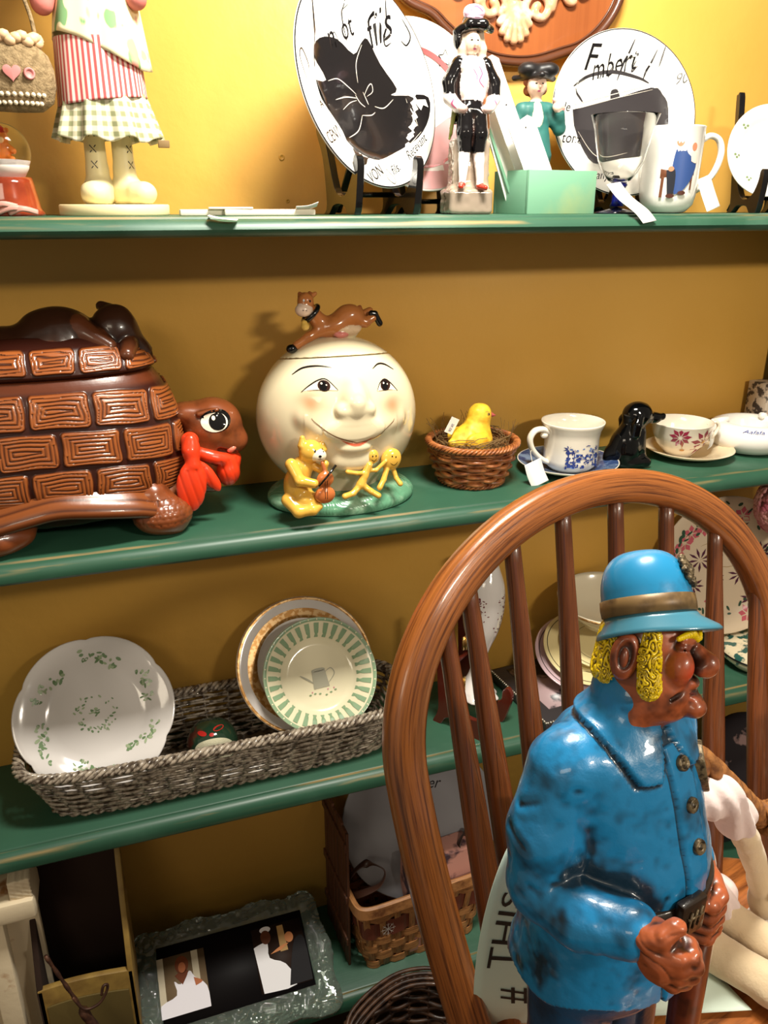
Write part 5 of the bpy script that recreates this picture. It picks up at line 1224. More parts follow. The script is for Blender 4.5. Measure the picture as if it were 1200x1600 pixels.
Sx.cap((0, 0, .135), (0, -.001, .148), .0075, .007, (238, 200, 178), .003); Sx.ell((0, -.004, .160), (.0125, .0125, .0145), (238, 200, 178), .003); Sx.ell((.001, -.0165, .158), (.002, .003, .0028), (238, 190, 168), .001)
for k in range(9): a = math.radians(20 + k * 40); Sx.ell((.0115 * math.cos(a), .003 + .009 * abs(math.sin(a)), .158 + .007 * math.sin(k * 2.0)), .0058, (150, 84, 40), .002)
Sx.ell((-.004, -.010, .171), (.009, .005, .004), (150, 84, 40), .002)
o = Sx.build('body', bis, t, disp=lambda V, N: vnoise(V, 160) * .0006, paint=wash((60, 40, 34), 1200, .5))
q = project(bvh_of(o), (0, -.2, 0), (1, 0, 0), (0, 0, 1), (0, 1, 0), .0004)
marks('face_marks', [ovl(-.0045, .1615, .0015, .0009, 8), ovl(.0045, .1615, .0015, .0009, 8)], q, gl_k, o)
marks('lips', [ovl(.0, .1525, .0022, .0011, 8)], q, rose, o)
Sx = Sculpt((-.03, -.035, .165), (.03, .025, .2), .0008)
Sx.ell((0, .002, .176), (.015, .014, .010), K_, .003)
for a in (math.radians(-90), math.radians(30), math.radians(150)):
    b = a + math.radians(120); Sx.cap((.021 * math.cos(a), .001 + .020 * math.sin(a), .171), (.021 * math.cos(b), .001 + .020 * math.sin(b), .171), .0028, .0028, K_, .002); m1 = ((.021 * math.cos(a) + .021 * math.cos(b)) / 2, .001 + (.020 * math.sin(a) + .020 * math.sin(b)) / 2); Sx.ell((m1[0] * 1.05, m1[1] * 1.05, .178), (.010, .010, .008), K_, .003)
hh_ = Sx.build('tricorn_hat', mat('black hat', (20, 18, 20), rough=.45), o); hh_.scale = (1.42, 1.3, 1.15); hh_.location = (0, 0, -.026)

# goblet with tag
t = thing('glass_goblet', 'clear glass goblet with cobalt blue stem in front of the handbag plate', 'goblet', (.712, .050, S1))
gg = mat('goblet glass', (250, 250, 248), rough=.0, trans=1.0, ior=1.22); cob = mat('cobalt glass', (18, 24, 120), rough=.05, coat=.4, trans=.3)
mb = MB(); mb.lathe([(.0075, .040), (.0155, .044), (.0235, .053), (.0320, .070), (.0365, .090), (.0405, .110), (.0462, .1265), (.0468, .1275), (.0460, .1275), (.0395, .110), (.0355, .090), (.0308, .070), (.0222, .054), (.0145, .0455), (.0, .0445)], 64); mb.build('bowl', gg, t)
mb = MB(); mb.lathe([(.0, .0435), (.0105, .0420), (.0125, .038), (.0085, .032), (.0075, .018), (.010, .010), (.0, .010)], 32); mb.build('stem', cob, t)
mb = MB(); mb.lathe([(0, 0), (.030, 0), (.031, .0012), (.028, .003), (.010, .007), (0, .010)], 48); mb.build('foot', mat('smoky glass', (40, 40, 60), rough=.05, coat=.5, trans=.5), t)
curl('price_tag', 'long white paper tag hanging from the goblet stem', 'tag', [(.690, .030, S1 + .040), (.700, .016, S1 + .022), (.716, -.004, S1 + .004), (.726, -.012, S1 - .010)], (.024, .004, .0035), paper)
mb = MB(); mb.lathe([(0, .0002), (.0010, .0002)], 8, rotm(PI / 2, 0, 0, (.6965, .0265, S1 + .034)))
# mug with a printed seated figure
t = thing('picture_mug', 'tall white mug with a small printed scene and looped handle', 'mug', (.817, .078, S1), math.radians(-16))
mb = MB(); mb.lathe([(0, .0015), (.020, 0), (.028, .002), (.0375, .012), (.0405, .025), (.0420, .060), (.0432, .1150), (.0440, .1165), (.0432, .1175), (.0420, .1165), (.0402, .060), (.0385, .025), (.030, .010), (0, .006)], 72); mb.build('cup', wht, t)
mb = MB(); mb.tube(catmull([(.040, 0, .098), (.054, 0, .106), (.068, 0, .100), (.0735, 0, .082), (.067, 0, .058), (.053, 0, .040), (.0395, 0, .030)], 8), .0052, 12, sq=(1.25, .85), up=(0, 1, 0)); mb.build('handle', wht, t)
def onmug(R, z0, a0, eps=.0006):
    def f(u, v): a = a0 + u / R; return Vector(((R + eps) * math.cos(a), (R + eps) * math.sin(a), z0 + v))
    return f
mf = onmug(.0418, .062, -PI / 2 - .05); mfb = onmug(.0422, .062, -PI / 2 - .05, .0010)
# plain stand-in: a blue draped bundle on a brown bench with two simple seated shapes
bp_ = {'bench': ((104, 62, 40), [[(-.026, -.014), (.024, -.010), (.024, .002), (-.026, -.002)], [(-.025, -.040), (-.021, -.040), (-.020, -.012), (-.024, -.012)], [(.018, -.030), (.021, -.030), (.022, -.010), (.019, -.010)]]),
       'blue_drape': ((48, 74, 128), [[p[:2] for p in cm([(-.012, -.020), (-.010, .010), (-.006, .026), (.004, .028), (.010, .018), (.026, .006), (.020, -.014), (.008, -.030), (-.004, -.036)], 4)]]),
       'dark_shape': ((34, 36, 44), [[p[:2] for p in cm([(-.018, -.004), (-.006, -.004), (-.006, -.036), (-.014, -.036)], 4)], ovl(-.003, .042, .0085, .0042, 16), ovl(.0195, .034, .005, .005, 14)]),
       'warm_shape': ((196, 128, 96), [ovl(-.003, .034, .0055, .0068, 16), ovl(.0195, .027, .0045, .0055, 16), ovl(-.012, -.002, .004, .0035, 12)]),
       'pale_shape': ((226, 204, 192), [[p[:2] for p in cm([(.014, .020), (.026, .020), (.026, .006), (.016, .008)], 4)]]),
       'shoe_shape': ((70, 36, 26), [ovl(-.010, -.038, .006, .003, 12), ovl(.006, -.034, .006, .003, 12)])}
for i, (k, (c_, P)) in enumerate(bp_.items()): marks('printed_' + k, P, onmug(.0418 + i * .00012, .062, -PI / 2 - .05), mat('print ' + k, c_, rough=.35), t, .004)
curl('price_tag', 'white paper tag hanging below the picture mug handle', 'tag', [(.856, .050, S1 + .050), (.862, .044, S1 + .030), (.870, .036, S1 + .006)], (.022, .0, .008), paper)

# carved wooden plaque on the wall
t = thing('carved_plaque', 'varnished brown carved wooden plaque with scrolls and shell on the wall', 'plaque', (.604, WALL - .002, 1.83))
pw = wood_mat('plaque wood', (168, 96, 50), (120, 60, 28), scale=(6, 60, 60), rough=.3, coat=.3, bump=.1)
ol = cm([(-.178, -.045), (-.168, -.070), (-.130, -.084), (-.108, -.100), (-.080, -.118), (-.040, -.134), (0, -.139), (.040, -.136), (.082, -.124), (.118, -.112), (.150, -.088), (.172, -.056), (.180, -.020), (.176, .04), (.150, .09), (.08, .13), (0, .14), (-.08, .13), (-.150, .09), (-.178, .04)], 6, True)
mb = MB(); M = Matrix(((1, 0, 0, 0), (0, 0, -1, 0), (0, 1, 0, 0), (0, 0, 0, 1)))
mb.prism([p[:2] for p in ol], .0, .014, M); mb.build('board', pw, t, bevel=.002)
mb = MB(); mb.tube([(p[0] * .985, -.015, p[1] * .985) for p in ol], .0062, 8, closed=True, up=(0, -1, 0)); mb.build('moulding', mat('dark moulding', (84, 46, 26), rough=.35, coat=.3), t)
mb = MB(); mb.tube([(p[0] * .935, -.0145, p[1] * .925) for p in ol], .0018, 6, closed=True, up=(0, -1, 0)); mb.build('inner_bead', mat('dark moulding', (84, 46, 26)), t)
Sx = Sculpt((-.13, -.036, -.12), (.13, -.008, -.01), .0013); CV = (206, 150, 112)
def carve(P, rs): Sx.chain([(x, -.018, z) for x, z in P], rs, CV, .002)
for s_ in (-1, 1):
    sp_ = [(s_ * (.038 + (.0045 + .0025 * q) * math.cos(s_ * 0 + q * 1.0 + 2.2)), -.068 + (.0045 + .0025 * q) * math.sin(q * 1.0 + 2.2)) for q in np.linspace(0, 7.2, 22)]
    carve(sp_, list(np.linspace(.0055, .0048, 22)))
    carve([p[:2] for p in cm([(s_ * .022, -.052), (s_ * .030, -.036), (s_ * .046, -.030), (s_ * .060, -.044), (s_ * .058, -.066)], 4)], [.006] * 17)
    carve([p[:2] for p in cm([(s_ * .055, -.062), (s_ * .070, -.040), (s_ * .092, -.034), (s_ * .112, -.026), (s_ * .116, -.040), (s_ * .106, -.046), (s_ * .102, -.038)], 4)], list(np.linspace(.0065, .004, 25)))
    carve([p[:2] for p in cm([(s_ * .074, -.042), (s_ * .084, -.056), (s_ * .094, -.056), (s_ * .092, -.048)], 4)], list(np.linspace(.005, .0035, 13)))
    carve([p[:2] for p in cm([(s_ * .006, -.050), (s_ * .016, -.046), (s_ * .020, -.036), (s_ * .010, -.030)], 4)], [.0055] * 13)
    for k, (q, L) in enumerate(((.0, .050), (.24, .049), (.48, .045), (.74, .038), (1.02, .030))): carve([(0, -.064), (s_ * L * math.sin(q) * .92, -.060 - L * math.cos(q))], [.0030, .0054])
carve([(0, -.012), (0, -.04), (0, -.056)], [.010, .007, .006])
Sx.ell((0, -.016, -.078), (.024, .006, .020), CV, .004)
Sx.build('carving', mat('limed carving', vcol=True, rough=.35, coat=.3, noise=(60, (232, 204, 180), .45, .7)), t, paint=wash((110, 56, 26), 900, .9))
# ------------------------------------------------------------------ weaving helpers
def round_path(rx, ry, e=1.0):
    def f(t):
        c, s_ = math.cos(t), math.sin(t)
        return Vector((math.copysign(abs(c) ** e, c) * rx, math.copysign(abs(s_) ** e, s_) * ry, 0))
    return f
def path_table(f, n=720):
    P = [f(2 * PI * i / n) for i in range(n)]; L = [0]
    for i in range(n): L.append(L[-1] + (P[(i + 1) % n] - P[i]).length)
    def at(u):
        u = (u % 1.0) * L[-1]; i = int(np.searchsorted(L, u, side='right')) - 1; i = min(i, n - 1)
        a = P[i].lerp(P[(i + 1) % n], (u - L[i]) / max(L[i + 1] - L[i], 1e-9)); t = (P[(i + 1) % n] - P[i]).normalized()
        return a, Vector((t.y, -t.x, 0))
    return at, L[-1]
def weave(rx, ry, h, rows_, stakes, r, flare, m, ms, parent, e=1.0, amp=None, sq=(1, 1), name='woven_side', z0=.004, seg=8, curve=0.0):
    """flare: (sx,sy) growth of the path from bottom to top"""
    mb = MB(); amp = amp or r; tabs = []
    for j in range(rows_):
        f_ = (j + .5) / rows_; g = f_ + curve * math.sin(PI * f_); at, L = path_table(round_path(rx + flare[0] * g, ry + flare[1] * g, e), 360)
        n = stakes * seg; pts = []
        for i in range(n):
            p, nn = at(i / n); o = amp * math.sin(PI * stakes * i / n * 1.0 + (PI if j % 2 else 0)) ; zz = z0 + f_ * (h - z0) + .0006 * math.sin(i * .7 + j * 3)
            pts.append(p + nn * o + Vector((0, 0, zz)))
        mb.tube(pts, r, 6, closed=True, sq=sq, up=(0, 0, 1))
    mb.build(name, m, parent)
    mb = MB()
    for k in range(stakes):
        pts = []
        for i in range(7):
            f_ = i / 6; g = f_ + curve * math.sin(PI * f_); at, L = path_table(round_path(rx + flare[0] * g, ry + flare[1] * g, e), 120); p, nn = at(k / stakes); pts.append(p + Vector((0, 0, z0 + f_ * (h - z0))))
        mb.tube(pts, r * .8, 5)
    mb.build('stakes', ms, parent)
def braid_rim(rx, ry, z, r, turns, m, parent, e=1.0, strands=3, name='rim', rad=None):
    at, L = path_table(round_path(rx, ry, e)); mb = MB(); rad = rad or r * 1.2
    for s_ in range(strands):
        n = turns * 10; pts = []
        for i in range(n):
            p, nn = at(i / n); a = 2 * PI * (i / n * turns + s_ / strands); pts.append(p + nn * rad * math.cos(a) * 1.2 + Vector((0, 0, z + rad * math.sin(a))))
        mb.tube(pts, r, 6, closed=True, up=(0, 0, 1))
    mb.build(name, m, parent)

# ------------------------------------------------------------------ second shelf: chick nest, mug, dog, teacup, ashtray
wk = mat('orange wicker', (176, 108, 58), rough=.4, coat=.25, noise=(70, (120, 62, 30), .4, .65), bump=(300, .3, .001))
t = thing('nest_basket', 'small round orange-brown wicker basket holding a straw nest and yellow chick', 'basket', (.528, .108, S2))
weave(.050, .050, .052, 7, 15, .0046, (.015, .015), wk, wk, t, sq=(.78, 1), amp=.0038, z0=.006)
weave(.066, .066, .068, 4, 15, .0018, (.004, .004), wk, wk, t, amp=.0015, name='upper_weave', z0=.052)
braid_rim(.0695, .0695, .066, .0022, 16, wk, t, strands=4, rad=.0036); braid_rim(.050, .050, .004, .0020, 14, wk, t, strands=3, name='foot_rim')
mb = MB(); mb.lathe([(0, .001), (.050, .001), (.051, .004), (.0, .004)], 40); mb.build('bottom', wk, t)
straw = mat('nest straw', (112, 84, 46), rough=.8); mb = MB()
for i in range(420):
    a = rng.uniform(0, 2 * PI); r_ = rng.uniform(.020, .060); z = .048 + .016 * rng.random() - .25 * max(0, .045 - r_) + (.010 if r_ > .05 else 0); b = a + rng.uniform(.3, 1.0); r2 = min(.063, r_ + rng.uniform(-.01, .012))
    p0 = Vector((r_ * math.cos(a), r_ * math.sin(a), z)); p1 = Vector((r2 * math.cos(b), r2 * math.sin(b), z + rng.uniform(-.006, .010))); m_ = (p0 + p1) / 2 * 1.06; m_.z = (p0.z + p1.z) / 2 + rng.uniform(-.003, .006)
    mb.tube([p0, m_, p1], .00065, 3, cap=False)
for i in range(26):
    a = rng.uniform(-.9, 2.9); p0 = Vector((.055 * math.cos(a), .055 * math.sin(a), .062)); mb.tube([p0, p0 * 1.12 + Vector((0, 0, .012)), p0 * 1.18 + Vector((rng.uniform(-.01, .01), 0, rng.uniform(.012, .028)))], .0004, 3, cap=False)
o = mb.build('straw_nest', straw); o.location = (.528, .108, S2); tag(o, 'brown straw nest filling the small wicker basket', 'nest'); o['kind'] = 'stuff'
t = thing('chick_figurine', 'yellow carved chick with a pink beak sitting in the straw nest', 'figurine', (.526, .106, S2 + .045), math.radians(14))
YL = (236, 190, 52)
Sx = Sculpt((-.05, -.036, -.005), (.055, .036, .09), .0011)
Sx.ell((0, 0, .022), (.035, .028, .024), YL, .006); Sx.cap((-.012, 0, .026), (-.038, 0, .022), .020, .008, YL, .01); Sx.ell((.010, 0, .048), (.020, .018, .020), YL, .012)
Sx.ell((.014, 0, .062), (.0195, .0175, .0175), YL, .006)
for s_ in (-1, 1): Sx.ell((-.006, s_ * .024, .024), (.024, .008, .015), YL, .003, rot=(0, .2, 0))
o = Sx.build('body', mat('chick paint', vcol=True, rough=.5, noise=(60, (206, 148, 30), .45, .7), bump=(90, .4, .002)), t, disp=lambda V, N: vnoise(V, 110) * .0010, paint=wash((150, 96, 20), 1100, .7))
Sx = Sculpt((.02, -.012, .045), (.055, .012, .075), .0007); Sx.cap((.029, 0, .0600), (.0455, 0, .0560), .0072, .0012, (206, 92, 92), .001); Sx.build('beak', mat('vcol gloss', vcol=True, rough=.3), t)
q = project(bvh_of(o), (0, -.2, 0), (1, 0, 0), (0, 0, 1), (0, 1, 0), .0004); q2 = project(bvh_of(o), (0, -.2, 0), (1, 0, 0), (0, 0, 1), (0, 1, 0), .0008)
marks('eye', [ovl(.017, .0655, .0032, .0024, 12)], q, mat('eye ochre', (170, 140, 60)), o, strokes=[([(.012, .0690), (.016, .0692), (.022, .0668)], .0012)]); marks('pupil', [ovl(.0175, .0653, .0014, .0015, 10)], q2, gl_k, o)
mb = MB(); M = rotm(.15, .45, .25, (.490, .104, S2 + .094)); mb.box((0, 0, 0), (.016, .0008, .026), M); o = mb.build('price_tag', paper, None, smooth=False); tag(o, 'small white price tag stuck behind the yellow chick', 'tag')
text('lettering', [('85.95', -.010, -.0025, .0075, 0, .2, .8)], lambda u, v: M @ Vector((v, -.0009, u)), mat('blue pen', (50, 60, 120)), o)

# mug and blue saucer
navy = mat('navy transfer print', (36, 52, 118), rough=.25, coat=.4); navy2 = mat('mid blue transfer', (96, 122, 176), rough=.25, coat=.4)
cwh = mat('creamy white glaze', (232, 222, 204), rough=.14, coat=.6)
t = thing('blue_saucer', 'blue and white patterned saucer under the landscape print mug', 'saucer', (.702, .104, S2))
sau = mat('blue saucer glaze', (122, 142, 170), rough=.16, coat=.6, noise=(42, (52, 72, 116), .46, .58))
mb = MB(); mb.lathe([(0, .004), (.035, .004), (.040, .006), (.060, .012), (.081, .018), (.0825, .0185), (.082, .0165), (.060, .008), (.042, .002), (.036, 0), (0, .001)], 72); mb.build('dish', sau, t)
mb = MB(); mb.lathe([(.0815, .0184), (.0832, .0190), (.0834, .0182), (.082, .0160), (.072, .0118), (.060, .0078), (.0425, .0018)], 72); mb.build('rim_edge', cwh, t)
t = thing('landscape_mug', 'white flared mug printed with a navy blue country landscape', 'mug', (.706, .104, S2 + .0045), 0)
mb = MB(); mb.lathe([(0, .001), (.034, .0), (.037, .003), (.043, .009), (.0445, .018), (.0445, .055), (.0465, .066), (.0505, .0745), (.0515, .078), (.0512, .080), (.0490, .079), (.0445, .068), (.0425, .056), (.0425, .018), (.038, .008), (0, .006)], 80); mb.build('cup', cwh, t)
mb = MB(); P = catmull([(-.044, 0, .064), (-.056, 0, .0700), (-.070, 0, .068), (-.0775, 0, .056), (-.0735, 0, .040), (-.062, 0, .026), (-.050, 0, .017), (-.042, 0, .014)], 8); mb.tube(P, .0052, 12, sq=(1.3, .9), up=(0, 1, 0)); mb.ball((-.052, 0, .060), (.007, .006, .0055), 12); mb.build('handle', cwh, t)
ml = onmug(.0446, .008, -PI / 2 - .06, .0004); ml2 = onmug(.0446, .008, -PI / 2 - .06, .0007)
rr = random.Random(4); P1 = [[(-.030, .001), (.032, .001), (.032, .0055), (-.030, .006)]]; P2 = []
for cx, cy, s_ in ((-.026, .034, 1.2), (-.016, .030, .9), (.018, .030, .7), (.026, .034, .8), (.006, .024, .6)):
    for k in range(8): a = k * .785 + cx * 50; P1.append([(cx + .0009 * math.cos(a + 1.5), cy + .0009 * math.sin(a + 1.5)), (cx + s_ * .0078 * math.cos(a), cy + s_ * .0062 * math.sin(a)), (cx - .0009 * math.cos(a + 1.5) + s_ * .003 * math.cos(a), cy + .0016 + s_ * .003 * math.sin(a))])
for k in range(90):
    x = rr.uniform(-.029, .031); y = rr.uniform(.004, .027 if x > -.012 else .030); P1.append(ovl(x, y, rr.uniform(.0010, .0032), rr.uniform(.0006, .0020), 7, rot=rr.uniform(0, 3)))
for k in range(30):
    x = rr.uniform(-.028, .030); y = rr.uniform(.004, .036); P2.append(ovl(x, y, rr.uniform(.0016, .0044), rr.uniform(.0008, .0018), 8, rot=rr.uniform(-.4, .4)))
marks('printed_landscape_tint', P2, ml, navy2, t)
marks('printed_landscape', P1, ml2, navy, t, strokes=[([(-.026, .004), (-.025, .018), (-.026, .034)], .0022), ([(-.017, .004), (-.016, .030)], .0016), ([(.018, .006), (.018, .030)], .0014), (cm([(-.012, .016), (0, .019), (.012, .015), (.024, .017)]), .0010), ([(.002, .040), (.006, .041), (.010, .040)], .0016)])
t_ = curl('price_tag', 'blank white paper tag tied to the landscape mug handle', 'tag', [(.612, .062, S2 + .036), (.6155, .056, S2 + .018), (.622, .050, S2 + .0008)], (.030, .003, .009), paper)
mb = MB(); mb.tube(catmull([(.613, .064, S2 + .032), (.620, .085, S2 + .044), (.634, .104, S2 + .040)], 6), .0005, 5); mb.build('string', mat('string', (210, 200, 180), rough=.8), t_)

# black dog
t = thing('black_dog_figurine', 'glossy black spaniel figurine sitting between the blue saucer and teacup', 'figurine', (.806, .086, S2), math.radians(-4))
Sx = Sculpt((-.045, -.035, 0), (.075, .035, .115), .0012)
Sx.ell((-.008, 0, .030), (.028, .024, .030), None, .01); Sx.cap((-.008, 0, .05), (.006, 0, .080), .020, .017, None, .012); Sx.ell((.004, 0, .012), (.033, .025, .0125), None, .006)
Sx.cap((.012, 0, .060), (.018, 0, .012), .015, .014, None, .006); Sx.ell((.009, 0, .090), (.0255, .0215, .0215), None, .006)
Sx.chain([(.020, 0, .086), (.042, 0, .082), (.056, 0, .083)], [.0125, .0085, .0062], None, .006); Sx.ell((.058, 0, .0855), (.0042, .0045, .0038), None, .001)
for s_ in (-1, 1): Sx.chain([(.004, s_ * .017, .093), (-.002, s_ * .0205, .078), (-.002, s_ * .019, .062)], [.0062, .0085, .0080], None, .002); Sx.ell((.024, s_ * .014, .010), (.012, .008, .009), None, .003); Sx.ell((.024, s_ * .0105, .094), .0035, None, .002)
Sx.ell((-.032, .006, .020), (.010, .010, .018), None, .006)
Sx.fn(lambda P: P[..., 2] - .0005, (-.1, -.1, -.05), (.1, .1, 0), None, .0005, op='sub')
Sx.build('body', mat('black ceramic', (4, 4, 5), rough=.12, coat=.5, spec=.3), t, disp=lambda V, N: vnoise(V, 120) * .0003)
# clear plastic wrap around the mug (thin film seen as faint edges)

# teacup and saucer
t = thing('cream_saucer', 'plain cream saucer with gold rim under the flower-painted teacup', 'saucer', (.946, .106, S2))
csg = mat('cream saucer glaze', (218, 198, 164), rough=.2, coat=.5)
mb = MB(); mb.lathe([(0, .004), (.030, .004), (.036, .007), (.060, .012), (.0755, .017), (.0765, .0165), (.060, .008), (.036, .002), (.030, 0), (0, .001)], 72); mb.build('dish', csg, t)
t = thing('flower_teacup', 'white teacup painted with crimson daisies beside the black dog', 'teacup', (.925, .106, S2 + .0045), math.radians(-10))
mb = MB(); mb.lathe([(0, .001), (.022, 0), (.024, .004), (.030, .010), (.040, .022), (.0475, .040), (.0515, .058), (.0525, .060), (.0505, .0595), (.0460, .042), (.038, .024), (.028, .013), (0, .009)], 80); mb.build('cup', cwh, t)
mb = MB(); mb.tube(catmull([(.049, 0, .050), (.062, 0, .056), (.069, 0, .047), (.062, 0, .032), (.050, 0, .022), (.040, 0, .020)], 8), .0035, 10, sq=(1.2, .8), up=(0, 1, 0)); mb.build('handle', cwh, t)
zt_ = [0, .004, .010, .022, .040, .058, .060]; rt_ = [.022, .024, .030, .040, .0475, .0515, .0525]
def cupf(a0, eps):
    def f(u, v): r_ = float(np.interp(v, zt_, rt_)) + eps; a = a0 + u / .046; return Vector((r_ * math.cos(a), r_ * math.sin(a), v))
    return f
crim = mat('crimson flower glaze', (146, 40, 66), rough=.25, coat=.4); ochg = mat('ochre glaze', (196, 140, 74), rough=.3)
cf = cupf(-PI / 2 + .05, .0005); pet = []
def petals(cx, cy, n, L, w_, a0=0, squish=1):
    return [[(cx + .15 * L * math.cos(a), cy + .15 * L * math.sin(a) * squish), (cx + .6 * L * math.cos(a) - w_ * math.sin(a), cy + (.6 * L * math.sin(a) + w_ * math.cos(a)) * squish), (cx + L * math.cos(a), cy + L * math.sin(a) * squish), (cx + .6 * L * math.cos(a) + w_ * math.sin(a), cy + (.6 * L * math.sin(a) - w_ * math.cos(a)) * squish)] for a in [a0 + 2 * PI * k / n for k in range(n)]]
marks('daisies', [[(a, min(.056, max(.008, b))) for a, b in p] for p in petals(.018, .032, 9, .0265, .0042, .2) + petals(-.026, .042, 9, .0180, .0034, .15) if min(q[1] for q in p) > -.002], cf, crim, t)
marks('daisy_centres', [ovl(.018, .033, .0040, .0034, 12), ovl(-.020, .018, .005, .0022, 12)], cupf(-PI / 2 + .05, .0009), ochg, t, strokes=[(cm([(-.021, .036), (-.022, .026), (-.019, .020)]), .0009)])
curl('price_tag', 'small creased paper tag tucked behind the flower teacup', 'tag', [(.986, .098, S2 + .042), (.980, .090, S2 + .026), (.968, .080, S2 + .0195)], (.014, .006, .004), paper)

# ashtray
t = thing('white_ashtray', 'rounded white ceramic ashtray lettered in blue at the right shelf end', 'ashtray', (1.076, .108, S2))
mb = MB(); mb.lathe([(0, .002), (.048, .0015), (.056, .004), (.068, .014), (.0735, .026), (.0715, .040), (.062, .050), (.052, .0535), (.046, .052), (.041, .044), (.039, .030), (.034, .022), (0, .020)], 80); mb.build('dish', wht, t)
for a in (2.75, .4): mb = MB(); mb.tube([(.040 * math.cos(a), .040 * math.sin(a), .0545), (.066 * math.cos(a), .066 * math.sin(a), .049)], .0060, 12); mb.ball((.066 * math.cos(a), .066 * math.sin(a), .049), .006, 10); mb.build('cigarette_rest', wht, t)
def ashf(u, v): a = -PI / 2 - .62 + u / .066; q_ = v / .02; r_ = .0690 - .012 * q_; return Vector((r_ * math.cos(a), r_ * math.sin(a), .0440 + .0085 * q_ + .0012))
text('lettering', [('Aafafa', -.020, 0, .0150, 0, .35, .95)], ashf, mat('blue lettering', (70, 84, 150), rough=.3), t)
# printed box behind it
t = thing('printed_box', 'narrow printed keepsake box standing behind the white ashtray', 'box', (1.158, .170, S2), 0)
mb = MB(); mb.box((0, 0, .052), (.036, .050, .104)); mb.build('carton', mat('blotched card print', (206, 190, 170), rough=.5, noise=(70, (70, 62, 60), .48, .56)), t, bevel=.0008)
mb = MB(); mb.box((.004, -.0256, .036), (.024, .001, .060)); mb.build('picture_panel', mat('salmon print', (222, 140, 110), rough=.5), t)
# ------------------------------------------------------------------ third shelf: long wicker tray with plates
gw = mat('silver grey wicker', (172, 158, 140), rough=.3, coat=.6, noise=(120, (72, 58, 46), .42, .62), bump=(260, .3, .001))
t = thing('wicker_tray', 'long shallow silver-grey wicker tray holding plates on the third shelf', 'tray', (.105, .098, S3))
weave(.262, .060, .088, 15, 34, .0026, (.034, .024), gw, gw, t, e=.42, amp=.0028, sq=(1, .9), z0=.004)
braid_rim(.298, .086, .090, .0034, 34, gw, t, e=.42, strands=4, rad=.0052); braid_rim(.262, .060, .004, .0026, 34, gw, t, e=.42, strands=2, name='foot_rim', rad=.003)
mb = MB(); at, L = path_table(round_path(.258, .057, .42)); mb.prism([tuple(at(i / 80)[0][:2]) for i in range(80)], .002, .006); mb.build('bottom', gw, t)
# green garland plate
def sc_plate(name, label, c, n, roll, r, m, lobes=0, amp=.0, h=.016):
    t, ps = plate(name, label, c, n, roll, r, m, h=h)
    if lobes:
        me = t.children[0].data
        for v in me.vertices:
            q = math.hypot(v.co.x, v.co.y); 
            if q > r * .7: k = 1 + amp * (q / r - .7) / .3 * (abs(math.cos(lobes / 2 * math.atan2(v.co.y, v.co.x))) ** .6 - .6); v.co.x *= k; v.co.y *= k
    return t, ps
pw_ = mat('pale lilac white glaze', (222, 216, 212), rough=.12, coat=.7)
lf = mat('leaf green glaze', (112, 140, 98), rough=.3, coat=.3); lf2 = mat('pale leaf glaze', (160, 176, 140), rough=.3, coat=.3)
t, ps = sc_plate('garland_plate', 'scalloped white plate with green leaf garlands in the left of the wicker tray', (-.081, .112, .779), (.04, -.82, .57), 0, .114, pw_, 6, .045)
rr = random.Random(9); A = []; B = []
for k in range(6):
    a0 = k * PI / 3 + .35
    for i in range(26):
        a = a0 + (rr.random() - .5) * .72; r_ = .083 + rr.uniform(-.008, .008) + .006 * math.sin((a - a0) * 6); (A if rr.random() < .6 else B).append(ovl(r_ * math.cos(a), r_ * math.sin(a), rr.uniform(.0022, .0046), rr.uniform(.0014, .0026), 7, rot=rr.uniform(0, 3)))
for i in range(60):
    a = rr.uniform(0, 2 * PI); r_ = .025 + rr.uniform(-.006, .006) if i < 48 else rr.uniform(0, .009); (A if rr.random() < .5 else B).append(ovl(r_ * math.cos(a), r_ * math.sin(a), rr.uniform(.0014, .0032), rr.uniform(.0009, .0018), 7, rot=rr.uniform(0, 3)))
marks('leaf_garlands', A, ps, lf, t); marks('pale_garlands', B, plate_surface(.114, .016, eps=.0007), lf2, t)
marks('price_sticker', [[(-.078, -.088), (-.056, -.088), (-.056, -.078), (-.078, -.078)]], plate_surface(.114, .016, eps=.001), paper, t)
text('lettering', [('$5.95', -.0765, -.0865, .0085, 0, 0, .85)], plate_surface(.114, .016, eps=.0014), mat('red stamp', (190, 50, 50)), t)
# gold-banded plate and checked bowl
t, ps = sc_plate('gold_band_plate', 'white and gold banded plate behind the checked bowl in the wicker tray', (.248, .130, .786), (-.03, -.82, .57), 0, .113, pw_)
gold = mat('gold band', (170, 122, 62), rough=.3, metal=.5, noise=(150, (206, 170, 120), .45, .55)); ring_mark('gold_edge', .1075, .1122, ps, gold, t); ring_mark('scroll_band', .078, .094, ps, gold, t)
t, ps = plate('checked_bowl', 'shallow cream bowl with green checked rim and a painted watering can', (.263, .096, .783), (-.02, -.80, .60), math.radians(4), .0925, mat('cream bowl glaze', (226, 216, 184), rough=.14, coat=.6), 'bowl', h=.024)
gk = mat('sage check glaze', (132, 158, 124), rough=.3, coat=.3); e2 = plate_surface(.0925, .024, eps=.0010); e3 = plate_surface(.0925, .024, eps=.0015)
ring_mark('green_edge', .0865, .0920, e2, gk, t); CHK = []
for k in range(32):
    a = 2 * PI * k / 32; b = a + PI / 32
    CHK.append([(.0625 * math.cos(a), .0625 * math.sin(a)), (.073 * math.cos(a), .073 * math.sin(a)), (.084 * math.cos(a), .084 * math.sin(a)), (.084 * math.cos(b), .084 * math.sin(b)), (.073 * math.cos(b), .073 * math.sin(b)), (.0625 * math.cos(b), .0625 * math.sin(b))])
marks('green_checks', CHK, e2, gk, t, .003)
